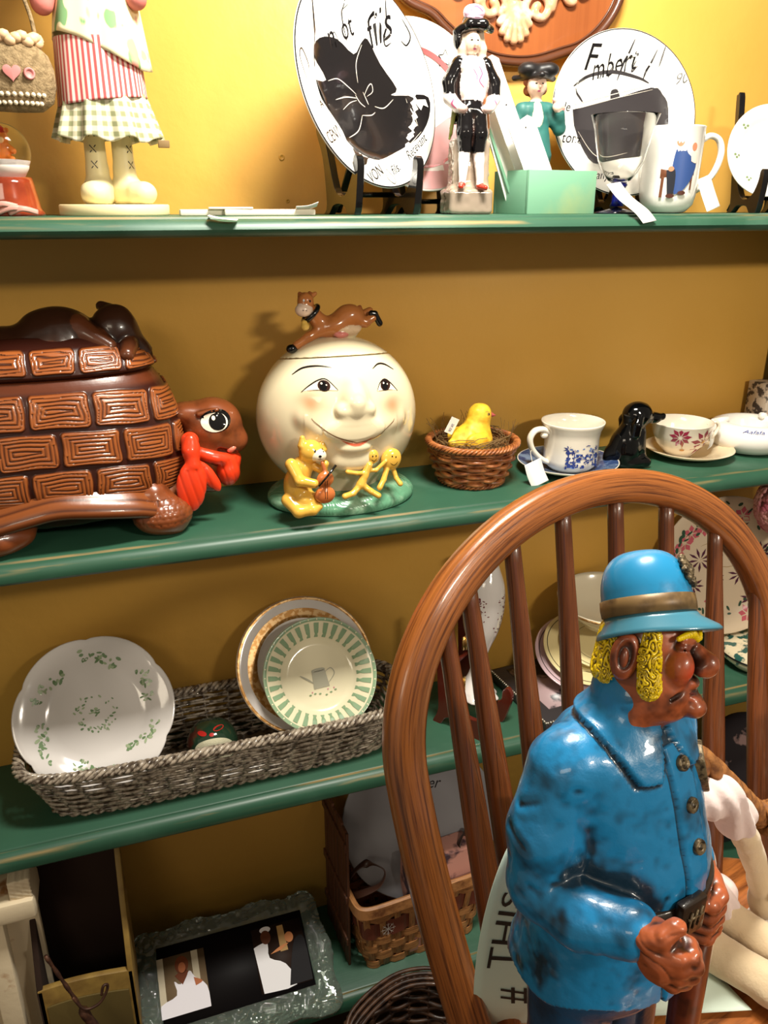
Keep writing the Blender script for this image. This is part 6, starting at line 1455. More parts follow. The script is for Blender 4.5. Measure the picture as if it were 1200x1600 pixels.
marks('rim_diamonds', [ovl(.0893 * math.cos(a), .0893 * math.sin(a), .0016, .0011, 6, rot=a) for a in np.linspace(0, 2 * PI, 40, endpoint=False)], e3, mat('cream bowl glaze', (226, 216, 184)), t)
canm = mat('pewter glaze', (150, 146, 124), rough=.3)
marks('watering_can', [[(-.012, -.020), (.014, -.020), (.012, .008), (-.010, .008)], ovl(.001, .009, .0115, .003, 14)], e2, canm, t, .005, strokes=[(cm([(-.011, -.010), (-.020, -.002), (-.030, .006)]), .0030), (cm([(.012, .004), (.022, .008), (.026, -.002), (.014, -.014)]), .0016)])
marks('seedlings', [ovl(x, -.030 + .003 * math.sin(x * 900), .0022, .0014, 7) for x in (-.020, -.012, -.004, .006, .014, .022)], e2, lf, t); marks('red_flowers', [ovl(x, -.024, .0011, .0011, 7) for x in (-.016, .010, .020)], e3, rose, t)
# glass ornament
t = thing('glass_paperweight', 'dark green glass dome ornament with red and snowy pattern in the tray', 'paperweight', (.086, .100, .658))
mb = MB(); mb.lathe([(0, 0), (.030, .001), (.038, .012), (.0415, .028), (.040, .044), (.033, .060), (.020, .071), (0, .075)], 56)
mb.build('dome', mat('dark bottle glass', (30, 52, 36), rough=.04, coat=1.0, noise=(26, (70, 34, 26), .55, .6)), t); dm = t.children[0]
q = project(bvh_of(dm), (0, -.2, .15), (1, 0, 0), (0, .5, .85), (0, .85, -.5), .0006)
q_ = lambda u, v: q(u, v)
marks('snow_patch', [[p[:2] for p in cm([(-.034, -.014), (-.026, .006), (-.004, .012), (.020, .008), (.032, -.006), (.022, -.022), (-.010, -.028)], 5)]], q, mat('sparkling snow', (206, 200, 170), rough=.5, bump=(900, .9, .002)), t, .004)
marks('red_patch', [ovl(-.016, .022, .007, .004, 12, rot=-.4), ovl(.010, .026, .009, .004, 12, rot=.2), ovl(-.002, .018, .004, .003, 10)], q, mat('red enamel', (176, 40, 34), rough=.2), t)

# mahogany stand and printed vase behind the spindles
mah = mat('mahogany', (92, 32, 20), rough=.25, coat=.5)
t = thing('mahogany_stand', 'red mahogany folding plate stand with brass hinges behind the chair spindles', 'plate stand', (.525, .072, S3), math.radians(34))
for sx in (-1, 1):
    out = catmull([(-.050, 0, 0), (-.058, .020, 0), (-.066, .056, 0), (-.058, .072, 0), (-.048, .064, 0), (-.046, .046, 0), (-.034, .036, 0), (-.010, .040, 0), (.012, .070, 0), (.022, .150, 0), (.034, .215, 0), (.048, .205, 0), (.044, .10, 0), (.040, .03, 0), (.050, 0, 0), (.034, 0, 0), (.020, .018, 0), (-.020, .018, 0), (-.034, 0, 0)], 5, True)
    M = Matrix(((0, 0, 1, sx * .034 - .004), (1, 0, 0, 0), (0, 1, 0, 0), (0, 0, 0, 1))); mb = MB(); mb.prism([(a, b) for a, b, _ in out], 0, .009, M); mb.build('side_piece', mah, t, bevel=.001, bseg=1)
brs = mat('brass', (196, 156, 92), rough=.25, metal=.9)
for z in (.085, .165): mb = MB(); mb.box((-.020, .002, z), (.012, .003, .024)); mb.tube([(-.020, -.001, z - .012), (-.020, -.001, z + .012)], .002, 8); mb.build('hinge', brs, t)
for z in (.03, .12): mb = MB(); mb.tube([(-.034, .020, z), (.034, .020, z)], .004, 8); mb.build('crossbar', mah, t)
t = thing('sprigged_vase', 'white swan-necked vase with dark red sprigs on the mahogany stand', 'vase', (.540, .082, S3 + .042), 0, rot=(math.radians(-6), math.radians(6), 0))
V = []; prof = catmull([(.036, 0, 0), (.040, .004, 0), (.030, .016, 0), (.016, .038, 0), (.012, .062, 0), (.018, .090, 0), (.030, .125, 0), (.036, .165, 0), (.033, .205, 0), (.022, .235, 0), (.017, .250, 0), (.022, .262, 0)], 6)
mb = MB(); mb.lathe([(0, .002)] + [(a, b) for a, b, _ in prof] + [(.019, .261), (.014, .250), (0, .245)], 56)
mb.V = [(v[0] * (1 + (.07 * math.cos(9 * math.atan2(v[1], v[0])) if v[2] < .012 else 0)), v[1] * (1 + (.07 * math.cos(9 * math.atan2(v[1], v[0])) if v[2] < .012 else 0)), v[2]) for v in mb.V]
mb.build('body', pw_, t); q = project(bvh_of(t.children[0]), (0, -.2, 0), (1, 0, 0), (0, 0, 1), (0, 1, 0), .0006)
rr = random.Random(3); mrn = mat('maroon sprig', (110, 40, 44), rough=.3); marks('sprigs', [ovl(rr.gauss(sx, .006), rr.uniform(.125, .195), rr.uniform(.0008, .0022), rr.uniform(.0006, .0015), 6, rot=rr.uniform(0, 3)) for sx in (-.020, .020) for _ in range(42)], q, mrn, t)

# picture with beaded edge lying flat, saucers and bowl
t = thing('beaded_picture', 'dark framed picture with silver beaded edge lying flat behind the spindles', 'picture', (.712, .098, S3), math.radians(5))
mb = MB(); mb.box((0, 0, .008), (.170, .190, .014)); mb.build('frame', mat('charcoal frame', (52, 48, 50), rough=.4), t, bevel=.002)
mb = MB(); mb.box((.012, .012, .0155), (.130, .140, .0016)); mb.build('print', mat('grey pink print', (176, 150, 152), rough=.3, noise=(14, (60, 54, 60), .5, .54)), t)
mb = MB(); sil = mat('silver beads', (190, 184, 172), rough=.25, metal=.8)
for i in range(34): mb.ball((-.083, -.092 + i * .0056, .017), .0029, 6)
for i in range(30): mb.ball((-.080 + i * .0056, -.093, .017), .0029, 6)
mb.build('beaded_edge', sil, t)
pnk = mat('lilac pink china', (206, 178, 186), rough=.2, coat=.5); ylc = mat('pale yellow china', (228, 212, 160), rough=.2, coat=.5)
for (nm, lab, c, r_, m_, n_) in (('lilac_saucer', 'lilac pink saucer at the bottom of the tilted stack behind the spindles', (.772, .112, .712), .088, pnk, (-.10, -.42, .9)), ('yellow_saucer', 'pale yellow saucer with black hairline in the middle of the tilted stack', (.780, .107, .726), .083, ylc, (-.10, -.42, .9)), ('inner_saucer', 'smaller cream saucer uppermost in the tilted stack behind the policeman', (.795, .104, .738), .062, ylc, (-.10, -.40, .91))):
    t, ps = plate(nm, lab, c, n_, 0, r_, m_, 'saucer', h=.010, group='tilted stack of three saucers'); ring_mark('hairline', r_ * .90, r_ * .915, ps, inkline, t); ring_mark('inner_hairline', r_ * .62, r_ * .63, ps, inkline, t)
t = thing('cream_bowl', 'large plain cream china bowl behind the policeman helmet', 'bowl', (.812, .112, .7765), 0, rot=(math.radians(5), math.radians(-3), 0)); t.scale = (1.28, 1.28, 1.0)
crc = mat('cream china', (226, 214, 188), rough=.2, coat=.5)
mb = MB(); mb.lathe([(0, .004), (.026, .002), (.030, 0), (.032, .006), (.046, .020), (.060, .038), (.066, .048), (.0685, .054), (.0680, .056), (.0655, .050), (.058, .038), (.044, .024), (.028, .010), (0, .008)], 72); mb.build('bowl_body', crc, t)
mb = MB(); mb.lathe([(.0662, .0484), (.0686, .0540), (.0690, .0545), (.0668, .0480)], 72); mb.build('gold_line', gold, t)
t = thing('cream_jar', 'upturned cream china jar supporting the large cream bowl', 'jar', (.868, .152, S3), 0)
mb = MB(); mb.lathe([(0, 0), (.022, 0), (.026, .010), (.028, .050), (.028, .090), (.026, .110), (.024, .122), (0, .122)], 56); mb.build('jar_body', crc, t)

# chintz platter, pink bloom, floral dish at the right
chz = mat('chintz cream', (226, 204, 176), rough=.22, coat=.5)
t, ps = plate('chintz_platter', 'large cream platter with purple daisies and pink roses behind the right spindles', (1.108, .150, .832), (-.22, -.94, .20), 0, .140, chz, 'platter', h=.014)
prp = mat('aubergine petal', (86, 34, 62), rough=.3); rsp = mat('rose pink petal', (206, 96, 110), rough=.3); dgr = mat('dark leaf', (50, 82, 62), rough=.3)
rr = random.Random(12); DA = []; PK = []; GR_ = []
for cx, cy, L in ((-.050, .012, .028), (-.008, .034, .025), (-.062, -.040, .022), (.034, -.02, .026), (.026, .07, .026), (-.014, -.026, .016), (.075, .025, .024), (.06, -.07, .024)): DA += petals(cx, cy, 9, L, .0026, rr.random(), .9)
for cx, cy in ((-.072, .066), (-.044, .078), (-.018, .082), (-.100, .030), (-.084, .048), (.030, .10), (-.02, -.07), (.05, -.1), (-.08, -.06)):
    PK += petals(cx, cy, 6, .019, .0056, rr.random())
for i in range(60): a = rr.uniform(0, 2 * PI); r_ = rr.uniform(.085, .128); GR_.append(ovl(r_ * math.cos(a), r_ * math.sin(a), rr.uniform(.003, .008), rr.uniform(.002, .004), 8, rot=rr.uniform(0, 3)))
marks('pink_roses', PK, ps, rsp, t); marks('daisies', DA, plate_surface(.140, .014, eps=.0007), prp, t); marks('leaves', GR_, plate_surface(.140, .014, eps=.0005), dgr, t)
marks('stems', [], ps, mat('tan stem', (170, 140, 90)), t, strokes=[(cm([(-.05, .012), (-.030, .030), (-.036, .06)]), .0012), (cm([(-.012, .03), (-.03, .045), (-.05, .04)]), .0012), (cm([(-.012, .0), (.006, -.004), (.03, .0)]), .0012)])
t = thing('hydrangea_vase', 'cream jug with a pink silk hydrangea bloom at the right edge', 'vase', (1.205, .060, S3))
mb = MB(); mb.lathe([(0, 0), (.030, 0), (.042, .03), (.045, .08), (.030, .14), (.020, .18), (.026, .21), (.022, .21), (0, .19)], 40); mb.build('jug', chz, t)
mb = MB(); rr = random.Random(5); stem = (-.055, 0, .335)
for i in range(150):
    v = Vector((rr.gauss(0, 1), rr.gauss(0, 1), rr.gauss(0, 1))).normalized(); c = Vector(stem) + Vector((v.x * .062, v.y * .05, v.z * .062)); q = v.to_track_quat('Z', 'Y').to_matrix().to_4x4()
    for k in range(4):
        a = k * PI / 2 + rr.random(); mb.ball(c + (q @ Vector((math.cos(a), math.sin(a), 0))) * .008, (.0085, .0065, .0022), 6, q.to_3x3().to_4x4() @ Matrix.Rotation(a, 4, 'Z'))
mb.ball(stem, (.055, .045, .055), 14); mb.build('bloom', mat('silk pink petals', (196, 100, 120), rough=.6, noise=(26, (226, 170, 160), .4, .7)), t)
mb = MB(); mb.tube([(0, 0, .18), (-.02, 0, .25), (-.05, 0, .30)], .004, 6); mb.build('stem', dgr, t)
t = thing('floral_dish', 'low round dish with blue-green flower print below the chintz platter', 'dish', (1.150, .060, S3))
gfm = mat('blue green floral print', (226, 212, 178), rough=.15, coat=.7, noise=(42, (44, 92, 84), .48, .53))
mb = MB(); mb.lathe([(0, .001), (.05, 0), (.066, .008), (.078, .022), (.079, .030), (.072, .038), (.050, .042), (0, .043)], 64); mb.build('dish_body', gfm, t)
mb = MB(); mb.lathe([(.079, .0275), (.0805, .0285), (.0805, .0305), (.079, .0315)], 64); mb.build('dark_rim', ink, t)
# ------------------------------------------------------------------ lowest shelf
cwp = mat('chalky white wood', (222, 204, 172), rough=.6, noise=(22, (160, 112, 70), .62, .72), bump=(60, .3, .002))
t = thing('white_wooden_stand', 'distressed cream wooden stand with carved corner block at the left', 'stand', (-.255, .035, S4))
mb = MB(); mb.box((-.03, .0, .372), (.182, .075, .036)); mb.build('top_board', cwp, t, bevel=.006)
mb = MB(); mb.box((-.004, -.010, .178), (.030, .022, .355)); mb.build('post', cwp, t, bevel=.002)
mb = MB(); mb.box((-.10, -.010, .178), (.030, .022, .355)); mb.build('post', cwp, t, bevel=.002)
mb = MB(); mb.box((-.03, .030, .178), (.165, .012, .355)); mb.build('back_board', cwp, t, bevel=.002)
Sx = Sculpt((.02, -.045, .385), (.066, .04, .43), .0012); Sx.box((.044, 0, .405), (.016, .030, .018), None, .002, rnd=.003)
Sx.build('carved_block', cwp, t, disp=lambda V, N: -.0018 * (np.abs(np.sin(V[:, 0] * 330)) ** .5 * np.abs(np.sin(V[:, 2] * 420 + V[:, 0] * 200)) ** .5))
tan = mat('olive tan wood', (152, 122, 60), rough=.55, noise=(30, (120, 92, 44), .4, .65)); drk = mat('dark box interior', (44, 26, 16), rough=.9)  # drk: dark brown for the back and left panels
t = thing('arched_wooden_box', 'open olive-tan wooden box with tall dark arched back and low arched front', 'box', (-.147, .075, S4))
def arch(w_, h0, h1, n=14): return [(-w_ / 2, 0), (w_ / 2, 0)] + [(w_ / 2 - w_ * i / n, h0 + (h1 - h0) * math.sin(PI * (i / n * .72))) for i in range(n + 1)]
def upright(y, th): return Matrix(((1, 0, 0, 0), (0, 0, -1, y + th), (0, 1, 0, 0), (0, 0, 0, 1)))
mb = MB(); mb.prism(arch(.140, .355, .378), 0, .010, upright(.045, 0)); mb.build('back_panel', drk, t, bevel=.001)
mb = MB(); mb.prism(arch(.140, .195, .205), 0, .010, upright(-.060, 0)); mb.build('front_panel', tan, t, bevel=.0015)
mb = MB(); mb.prism(arch(.120, .160, .172), 0, .003, upright(-.0705, 0)); mb.build('front_inset', mat('dark olive felt', (92, 76, 34), rough=.8), t, bevel=.0008)
Mx = Matrix(((0, 0, 1, .062), (1, 0, 0, 0), (0, 1, 0, 0), (0, 0, 0, 1)))
mb = MB(); mb.prism([(-.070, 0), (.046, 0), (.046, .360), (.036, .366), (-.020, .29), (-.070, .200)], 0, .009, Mx); mb.build('side_panel', tan, t, bevel=.0015)
Mx = Matrix(((0, 0, 1, -.071), (1, 0, 0, 0), (0, 1, 0, 0), (0, 0, 0, 1)))
mb = MB(); mb.prism([(-.070, 0), (.046, 0), (.046, .360), (.036, .366), (-.020, .29), (-.070, .200)], 0, .009, Mx); mb.build('side_panel', drk, t, bevel=.0015)
iron = mat('rusty iron', (66, 42, 32), rough=.55, metal=.4, noise=(90, (96, 62, 44), .45, .65))
t = thing('iron_latch_tool', 'rusty iron twisted handle tool leaning on the front of the arched box', 'tool', (0, 0, 0))
mb = MB(); P = [Vector((-.190, -.022, .470)).lerp(Vector((-.128, -.052, .300)), i / 24) for i in range(25)]
mb.tube(P, [.0030 + .0006 * math.sin(i * 1.7) + (.0045 if i > 14 else 0) for i in range(25)], 8); mb.tube([(-.128, -.052, .300), (-.112, -.055, .215)], [.0085, .006], 8); mb.build('shaft', iron, t)
mb = MB(); mb.tube(catmull([(-.162, -.040, .395), (-.148, -.046, .372), (-.128, -.044, .372), (-.116, -.040, .385), (-.112, -.038, .398), (-.118, -.040, .400), (-.122, -.042, .386)], 6), .0022, 8); mb.build('loop', iron, t)
mb = MB(); mb.tube([(-.112, -.055, .218), (-.110, -.055, .171)], [.006, .008], 8); mb.build('foot', iron, t)

# cut-glass double photo frame
t = thing('glass_photo_frame', 'pressed clear glass double frame with two wedding photographs, tilted back', 'photo frame', (.083, -.030, S4 + .006), 0, rot=(math.atan(.45), 0, 0))
gx = mat('pressed glass', (214, 226, 216), rough=.03, trans=.92, ior=1.5)
out = cm([(-.150, .012), (-.120, .0), (-.080, .006), (-.040, -.002), (.0, .006), (.050, .0), (.100, .004), (.140, -.004), (.172, .004), (.178, .030), (.172, .060), (.180, .100), (.170, .150), (.168, .190), (.150, .212), (.110, .206), (.060, .214), (.0, .206), (-.060, .214), (-.110, .206), (-.155, .210), (-.168, .180), (-.164, .120), (-.170, .060), (-.166, .028)], 4, True)
Sx = None
import itertools
NX, NY = 230, 150; xs = np.linspace(-.19, .19, NX); ys = np.linspace(-.012, .224, NY); poly = np.array([p[:2] for p in out])
def inside(px, py):
    c = np.zeros(px.shape, bool); n = len(poly); j = n - 1
    for i in range(n):
        xi, yi = poly[i]; xj, yj = poly[j]; m_ = ((yi > py) != (yj > py)) & (px < (xj - xi) * (py - yi) / (yj - yi + 1e-12) + xi); c ^= m_; j = i
    return c
GX, GY = np.meshgrid(xs, ys, indexing='ij'); IN = inside(GX, GY); PTS = np.stack([GX.ravel(), GY.ravel(), np.zeros(GX.size)], 1)
edge_d = np.minimum.reduce([np.hypot(GX - a, GY - b) for a, b in poly[::2]])
openp = (np.abs(GX - .005) < .132) & (GY > .048) & (GY < .180)
Hh = .010 + .006 * np.clip(edge_d / .012, 0, 1) + .0030 * np.abs(np.sin(vnoise(PTS, 42).reshape(GX.shape) * 5 + GX * 60)) + .0022 * np.clip(vnoise(PTS, 130, 4).reshape(GX.shape), 0, 1)
for i in range(46):
    a, b = rng.uniform(-.16, .17), rng.choice([rng.uniform(.008, .04), rng.uniform(.186, .206)]); Hh += .003 * np.exp(-((GX - a) ** 2 + (GY - b) ** 2) / .0035 ** 2)
for i in range(16):
    a, b = rng.uniform(.142, .172), rng.uniform(.02, .19); Hh += .003 * np.exp(-((GX - a) ** 2 + (GY - b) ** 2) / .0030 ** 2)
Hh = np.where(openp, .0088, Hh)
V = []; idx = -np.ones(IN.shape, int); F = []
for i in range(NX):
    for j in range(NY):
        if IN[i, j]: idx[i, j] = len(V); V.append((GX[i, j], GY[i, j], Hh[i, j]))
n0 = len(V); V += [(x, y, .001) for x, y, z in V]
for i in range(NX - 1):
    for j in range(NY - 1):
        q = (idx[i, j], idx[i + 1, j], idx[i + 1, j + 1], idx[i, j + 1])
        if min(q) >= 0: F.append(q); F.append(tuple(k + n0 for k in q[::-1]))
me = bpy.data.meshes.new('x'); me.from_pydata(V, [], F); bm = bmesh.new(); bm.from_mesh(me); bpy.data.meshes.remove(me); bm.edges.ensure_lookup_table()
be = [e for e in bm.edges if e.is_boundary]; vt = {v.index: v for v in bm.verts}; bm.verts.ensure_lookup_table()
for e in be:
    a, b = e.verts
    if a.index < n0 and b.index < n0:
        try: bm.faces.new((a, b, bm.verts[b.index + n0], bm.verts[a.index + n0]))
        except ValueError: pass
for v in [v for v in bm.verts if not v.link_faces]: bm.verts.remove(v)
from_bm('glass_frame', bm, gx, t, smooth=True)
mb = MB(); mb.box((.005, .114, .0100), (.262, .130, .0020)); mb.build('black_mat', mat('black card', (14, 10, 12), rough=.6, spec=.2), t)
def photo(cx, cy, w_, h_, bg, shapes, label):
    mb = MB(); mb.box((cx, cy, .0115), (w_, h_, .0008)); p = mb.build('photograph', mat('photo ' + label, bg, rough=.6, spec=.2), t, label=label)
    for i, (c_, P) in enumerate(shapes): marks('photo_shape', [[p_[:2] for p_ in q_] for q_ in P], lambda u, v, i=i: Vector((cx + u * w_ / 2, cy + v * h_ / 2, .0121 + .0002 * i)), mat('photo tint %d%d%d' % c_, c_, rough=.6, spec=.2), p)
photo(-.087, .112, .083, .096, (120, 100, 76), [((196, 184, 160), [[(-1, -1), (-.72, -1), (-.72, 1), (-1, 1)], [(.45, -.6), (.72, -.6), (.72, 1), (.45, 1)]]), ((236, 232, 240), [cm([(-1, -1), (-.95, -.55), (-.30, -.35), (-.35, .12), (-.10, -.02), (.30, .35), (.50, .10), (.95, -.30), (1, -1)], 3)]), ((110, 56, 30), [ovl(.02, .62, .28, .30), cm([(-.30, .30), (0, .42), (.26, .34), (-.02, -.05)], 3)]), ((176, 104, 66), [ovl(.02, .52, .15, .18), cm([(.45, .10), (.80, -.10), (.50, -.20)], 3)])], 'photograph of a seated person in a white off-shoulder gown')
photo(.087, .112, .092, .108, (44, 30, 24), [((190, 150, 96), [[(.0, .10), (.30, .10), (.26, .92), (.02, .92)]]), ((238, 236, 240), [cm([(-1, .42), (-.66, .50), (-.44, .44), (-.46, .0), (.1, -.30), (.36, -1), (-.9, -1)], 3), ovl(-.45, .90, .22, .10)]), ((96, 52, 30), [ovl(-.48, .66, .20, .22)]), ((16, 12, 16), [cm([(.10, -.98), (.45, .05), (.70, .42), (1, .30), (1, -.98)], 3)]), ((214, 140, 90), [ovl(.42, .48, .17, .17), cm([(-.4, .10), (.0, .26), (.36, .30), (.0, .14)], 3)])], 'photograph of a couple, one in a white gown, one in a black suit')

# splint basket with a grey plate leaning in it
t = thing('splint_basket', 'square woven wood splint basket with a painted snowflake band and dark loop', 'basket', (.432, .106, S4), math.radians(4))
spl = wood_mat('splint wood', (176, 122, 72), (110, 66, 36), scale=(30, 200, 200), rough=.5, coat=.1, bump=.2); splb = mat('splint band red', (112, 58, 42), rough=.5); splg = mat('splint band grey', (92, 86, 82), rough=.5)
def sq(rx, ry): return round_path(rx, ry, .22)
W0, D0, HB = .110, .064, .165
strips = [(.010, .016, spl), (.031, .018, spl), (.052, .016, spl), (.072, .016, spl), (.102, .036, 'band'), (.130, .012, spl)]
for j, (z, hw, m_) in enumerate(strips):
    f_ = z / HB; at, L = path_table(sq(W0 + .022 * f_, D0 + .014 * f_), 480); n = 240; V = []; UV = []
    for i in range(n):
        p, nn = at(i / n); o_ = .0022 * math.copysign(min(1, abs(math.sin(PI * 26 * i / n)) * 2.2), math.sin(PI * 26 * i / n)) * (1 if j % 2 else -1)
        for th_, dz in ((0, -hw / 2), (0, hw / 2), (.0014, hw / 2), (.0014, -hw / 2)): V.append(p + nn * (o_ + th_) + Vector((0, 0, z + dz + .0008 * math.sin(i * .21 + j)))); UV.append((i / n * L, dz))
    F = [(4 * i + k, 4 * ((i + 1) % n) + k, 4 * ((i + 1) % n) + (k + 1) % 4, 4 * i + (k + 1) % 4) for i in range(n) for k in range(4)]
    from_py('splint_band' if m_ == 'band' else 'splint_row', V, F, splb if m_ == 'band' else m_, t, smooth=False, uv=UV)
mb = MB()
for k in range(26):
    pts = []
    for i in range(6):
        f_ = i / 5; at, L = path_table(sq(W0 + .022 * f_, D0 + .014 * f_), 240); p, nn = at((k + .5) / 26); pts.append(p + nn * .0007 + Vector((0, 0, .002 + f_ * (HB - .012))))
    _, nn = at((k + .5) / 26); mb.tube(pts, .0068, 4, sq=(.12, 1.25), up=tuple(nn))
mb.build('uprights', spl, t)
for z, th_, nm in ((HB - .010, .0035, 'outer_rim'), ):
    at, L = path_table(sq(W0 + .025, D0 + .017), 480); n = 200; V = []; UV = []
    for i in range(n):
        p, nn = at(i / n)
        for a, dz in ((-.005, -.010), (-.005, .012), (-.001, .014), (.004, .012), (.005, -.009)): V.append(p + nn * a + Vector((0, 0, z + dz))); UV.append((i / n * L, a * 3))
    F = [(5 * i + k, 5 * ((i + 1) % n) + k, 5 * ((i + 1) % n) + (k + 1) % 5, 5 * i + (k + 1) % 5) for i in range(n) for k in range(5)]; from_py(nm, V, F, spl, t, smooth=False, uv=UV)
mb = MB(); at, L = path_table(sq(W0 - .002, D0 - .002), 200); mb.prism([tuple(at(i / 60)[0][:2]) for i in range(60)], .001, .004); mb.build('bottom', spl, t)
snow_m = mat('white stencil paint', (214, 204, 196), rough=.6); fs = lambda u, v: Vector((-.078 + u, -(D0 + .014 * .62) - .0044, .102 + v))
S_ = []
for k in range(8): a = k * PI / 4; S_.append(([(0, 0), (.0075 * math.cos(a), .0075 * math.sin(a)), (.0145 * math.cos(a), .0145 * math.sin(a))], .0012)); S_ += [([(.009 * math.cos(a), .009 * math.sin(a)), (.0125 * math.cos(a + d), .0125 * math.sin(a + d))], .0009) for d in (-.28, .28)]
marks('snowflake', [ovl(0, 0, .0024, .0024, 10)], fs, snow_m, t, strokes=S_)
hl = mat('brown leather', (58, 34, 24), rough=.45, coat=.2)
for sx in (-1, 1):
    mb = MB(); mb.tube(catmull([(sx * .138, -.030, .130), (sx * .134, -.026, .190), (sx * .105, -.030, .222), (sx * .075, -.050, .215), (sx * .085, -.056, .190), (sx * .115, -.046, .172), (sx * .130, -.030, .155)], 8), .0075, 8, sq=(.18, 1), up=(sx, .3, 0)); mb.build('handle', hl, t)
# tall wooden side splint at the left
t2 = thing('wood_crate_end', 'dark slatted wooden panel standing against the left of the splint basket', 'panel', (.292, .120, S4), math.radians(3))
for i in range(5): mb = MB(); mb.box((0, -.052 + i * .026, .155 + .004 * (i % 2)), (.005, .024, .31)); mb.build('slat', wood_mat('dark slat wood', (96, 56, 32), (48, 26, 16), scale=(12, 120, 120), rough=.6, coat=0), t2, bevel=.001)
for z in (.06, .16, .28): mb = MB(); mb.box((-.004, 0, z), (.004, .132, .016)); mb.build('crosspiece', MATS['dark slat wood'], t2, bevel=.001)
gry = mat('grey enamel', (132, 130, 134), rough=.35, coat=.3)
t, ps = plate('grey_plate', 'large grey enamel plate with black script standing in the splint basket', (.455, .118, .415), (-.12, -.93, .34), 0, .150, gry, h=.012)
text('lettering', [('Scher', -.020, .062, .030, -.1, .35, .9), ('A', -.004, .020, .034, 0, .3, 1)], ps, ink, t); marks('script_flourish', [], ps, ink, t, strokes=[(cm([(-.010, .030), (.004, .044), (.016, .034), (.010, .022), (.030, .026)]), .0022), (cm([(-.04, .09), (0, .10), (.05, .088)]), .0026)])
t = thing('pink_card_box', 'small pinkish picture box tucked in front of the grey plate', 'box', (.470, .066, S4 + .008), math.radians(6))
mb = MB(); mb.box((0, 0, .105), (.130, .045, .205)); mb.build('carton', mat('faded pink print', (196, 140, 126), rough=.5, noise=(24, (70, 52, 60), .5, .6)), t, bevel=.001)
# round wicker basket on the floor
dkw = mat('dark brown wicker', (84, 56, 38), rough=.45, coat=.2, noise=(60, (44, 28, 20), .4, .6))
t = thing('floor_basket', 'dark round wicker basket on the floor below the lowest shelf', 'basket', (.365, -.150, 0))
weave(.105, .105, .175, 14, 22, .0042, (.030, .030), dkw, dkw, t, amp=.004); braid_rim(.138, .138, .178, .0042, 20, dkw, t, strands=4, rad=.006)
mb = MB(); mb.lathe([(0, 0), (.105, 0), (.105, .006), (0, .006)], 40); mb.build('bottom', dkw, t)
mb = MB()
for k in range(4): mb.tube(catmull([(-.128, .01 * k, .176), (-.10, .06 + .012 * k, .196), (0, .105 + .010 * k, .204), (.09, .075 + .012 * k, .198), (.128, .01 * k, .176)], 8), .0036, 6)
mb.build('handle', dkw, t)
# dark patterned cushion at the far right of the lowest shelf
t = thing('dark_floral_cushion', 'dark cushion with red and white flowers beyond the right spindles', 'cushion', (1.175, .095, S4))
mb = MB(); mb.ball((0, 0, .165), (.115, .065, .165), 32); mb.build('cover', mat('dark floral cloth', (34, 26, 30), rough=.85, noise=(16, (150, 120, 116), .58, .62)), t)
# ------------------------------------------------------------------ paper sign, cloth doll and braid on the chair
CHM = Matrix.Translation((.397, -.583, .873)) @ Matrix.Rotation(TH, 4, 'Z')
sign = thing('sale_sign', 'pale green printed paper sale sign curled behind the policeman statue', 'sign'); sign.matrix_basis = CHM
Lc = [np.array(p) for p in catmull([(-.166, .026, .0005), (-.190, .014, .045), (-.196, .010, .095), (-.190, .010, .150), (-.172, .013, .195), (-.135, .022, .225)], 8)]
Rc = [np.array(p) for p in catmull([(.031, -.077, .0008), (.035, -.045, .0008), (.040, -.012, .003), (.030, .015, .030), (.012, .030, .085), (.0, .038, .150)], 8)]
def sheet(a, b):
    """a 0..1 across, b 0..1 up"""
    i = min(max(b, 0), 1) * (len(Lc) - 1); k = int(min(i, len(Lc) - 2)); f_ = i - k; l = Lc[k] * (1 - f_) + Lc[k + 1] * f_; r_ = Rc[k] * (1 - f_) + Rc[k + 1] * f_
    p = l * (1 - a) + r_ * a; p = p + np.array((0, -.010, .0)) * math.sin(PI * a) * math.sin(PI * min(b * 1.2, 1)) * (1 if b > .05 else 0); return p
V = []; F = []; NA, NB = 30, 30
for i in range(NB + 1):
    for j in range(NA + 1): V.append(tuple(sheet(j / NA, i / NB)))
F = [(i * (NA + 1) + j, i * (NA + 1) + j + 1, (i + 1) * (NA + 1) + j + 1, (i + 1) * (NA + 1) + j) for i in range(NB) for j in range(NA)]
ppr = mat('pale green paper', (206, 222, 208), rough=.6)
o = from_py('paper_sheet', V, F, ppr, sign); md = o.modifiers.new('thickness', 'SOLIDIFY'); md.thickness = .0004
def onsheet(u, v):
    # u runs up the sheet, v runs towards its left edge
    b = u / .245; a = (.05 - v) / .215; p = Vector(sheet(a, b)); e = .002; q = Vector(sheet(a + e, b)) - p; r_ = Vector(sheet(a, b + e)) - p; n_ = q.cross(r_).normalized()
    if n_.y > 0: n_ = -n_
    return p + n_ * .0008
text('printed_words', [('THIS MONTH', .103, .0230, .0280, -.06, 0, 1.12), ('SALE', .150, -.0050, .0280, -.06, 0, 1.12), ('#', .062, .006, .040, 0, .15, .85)], onsheet, mat('black print', (22, 24, 22), rough=.6), sign)
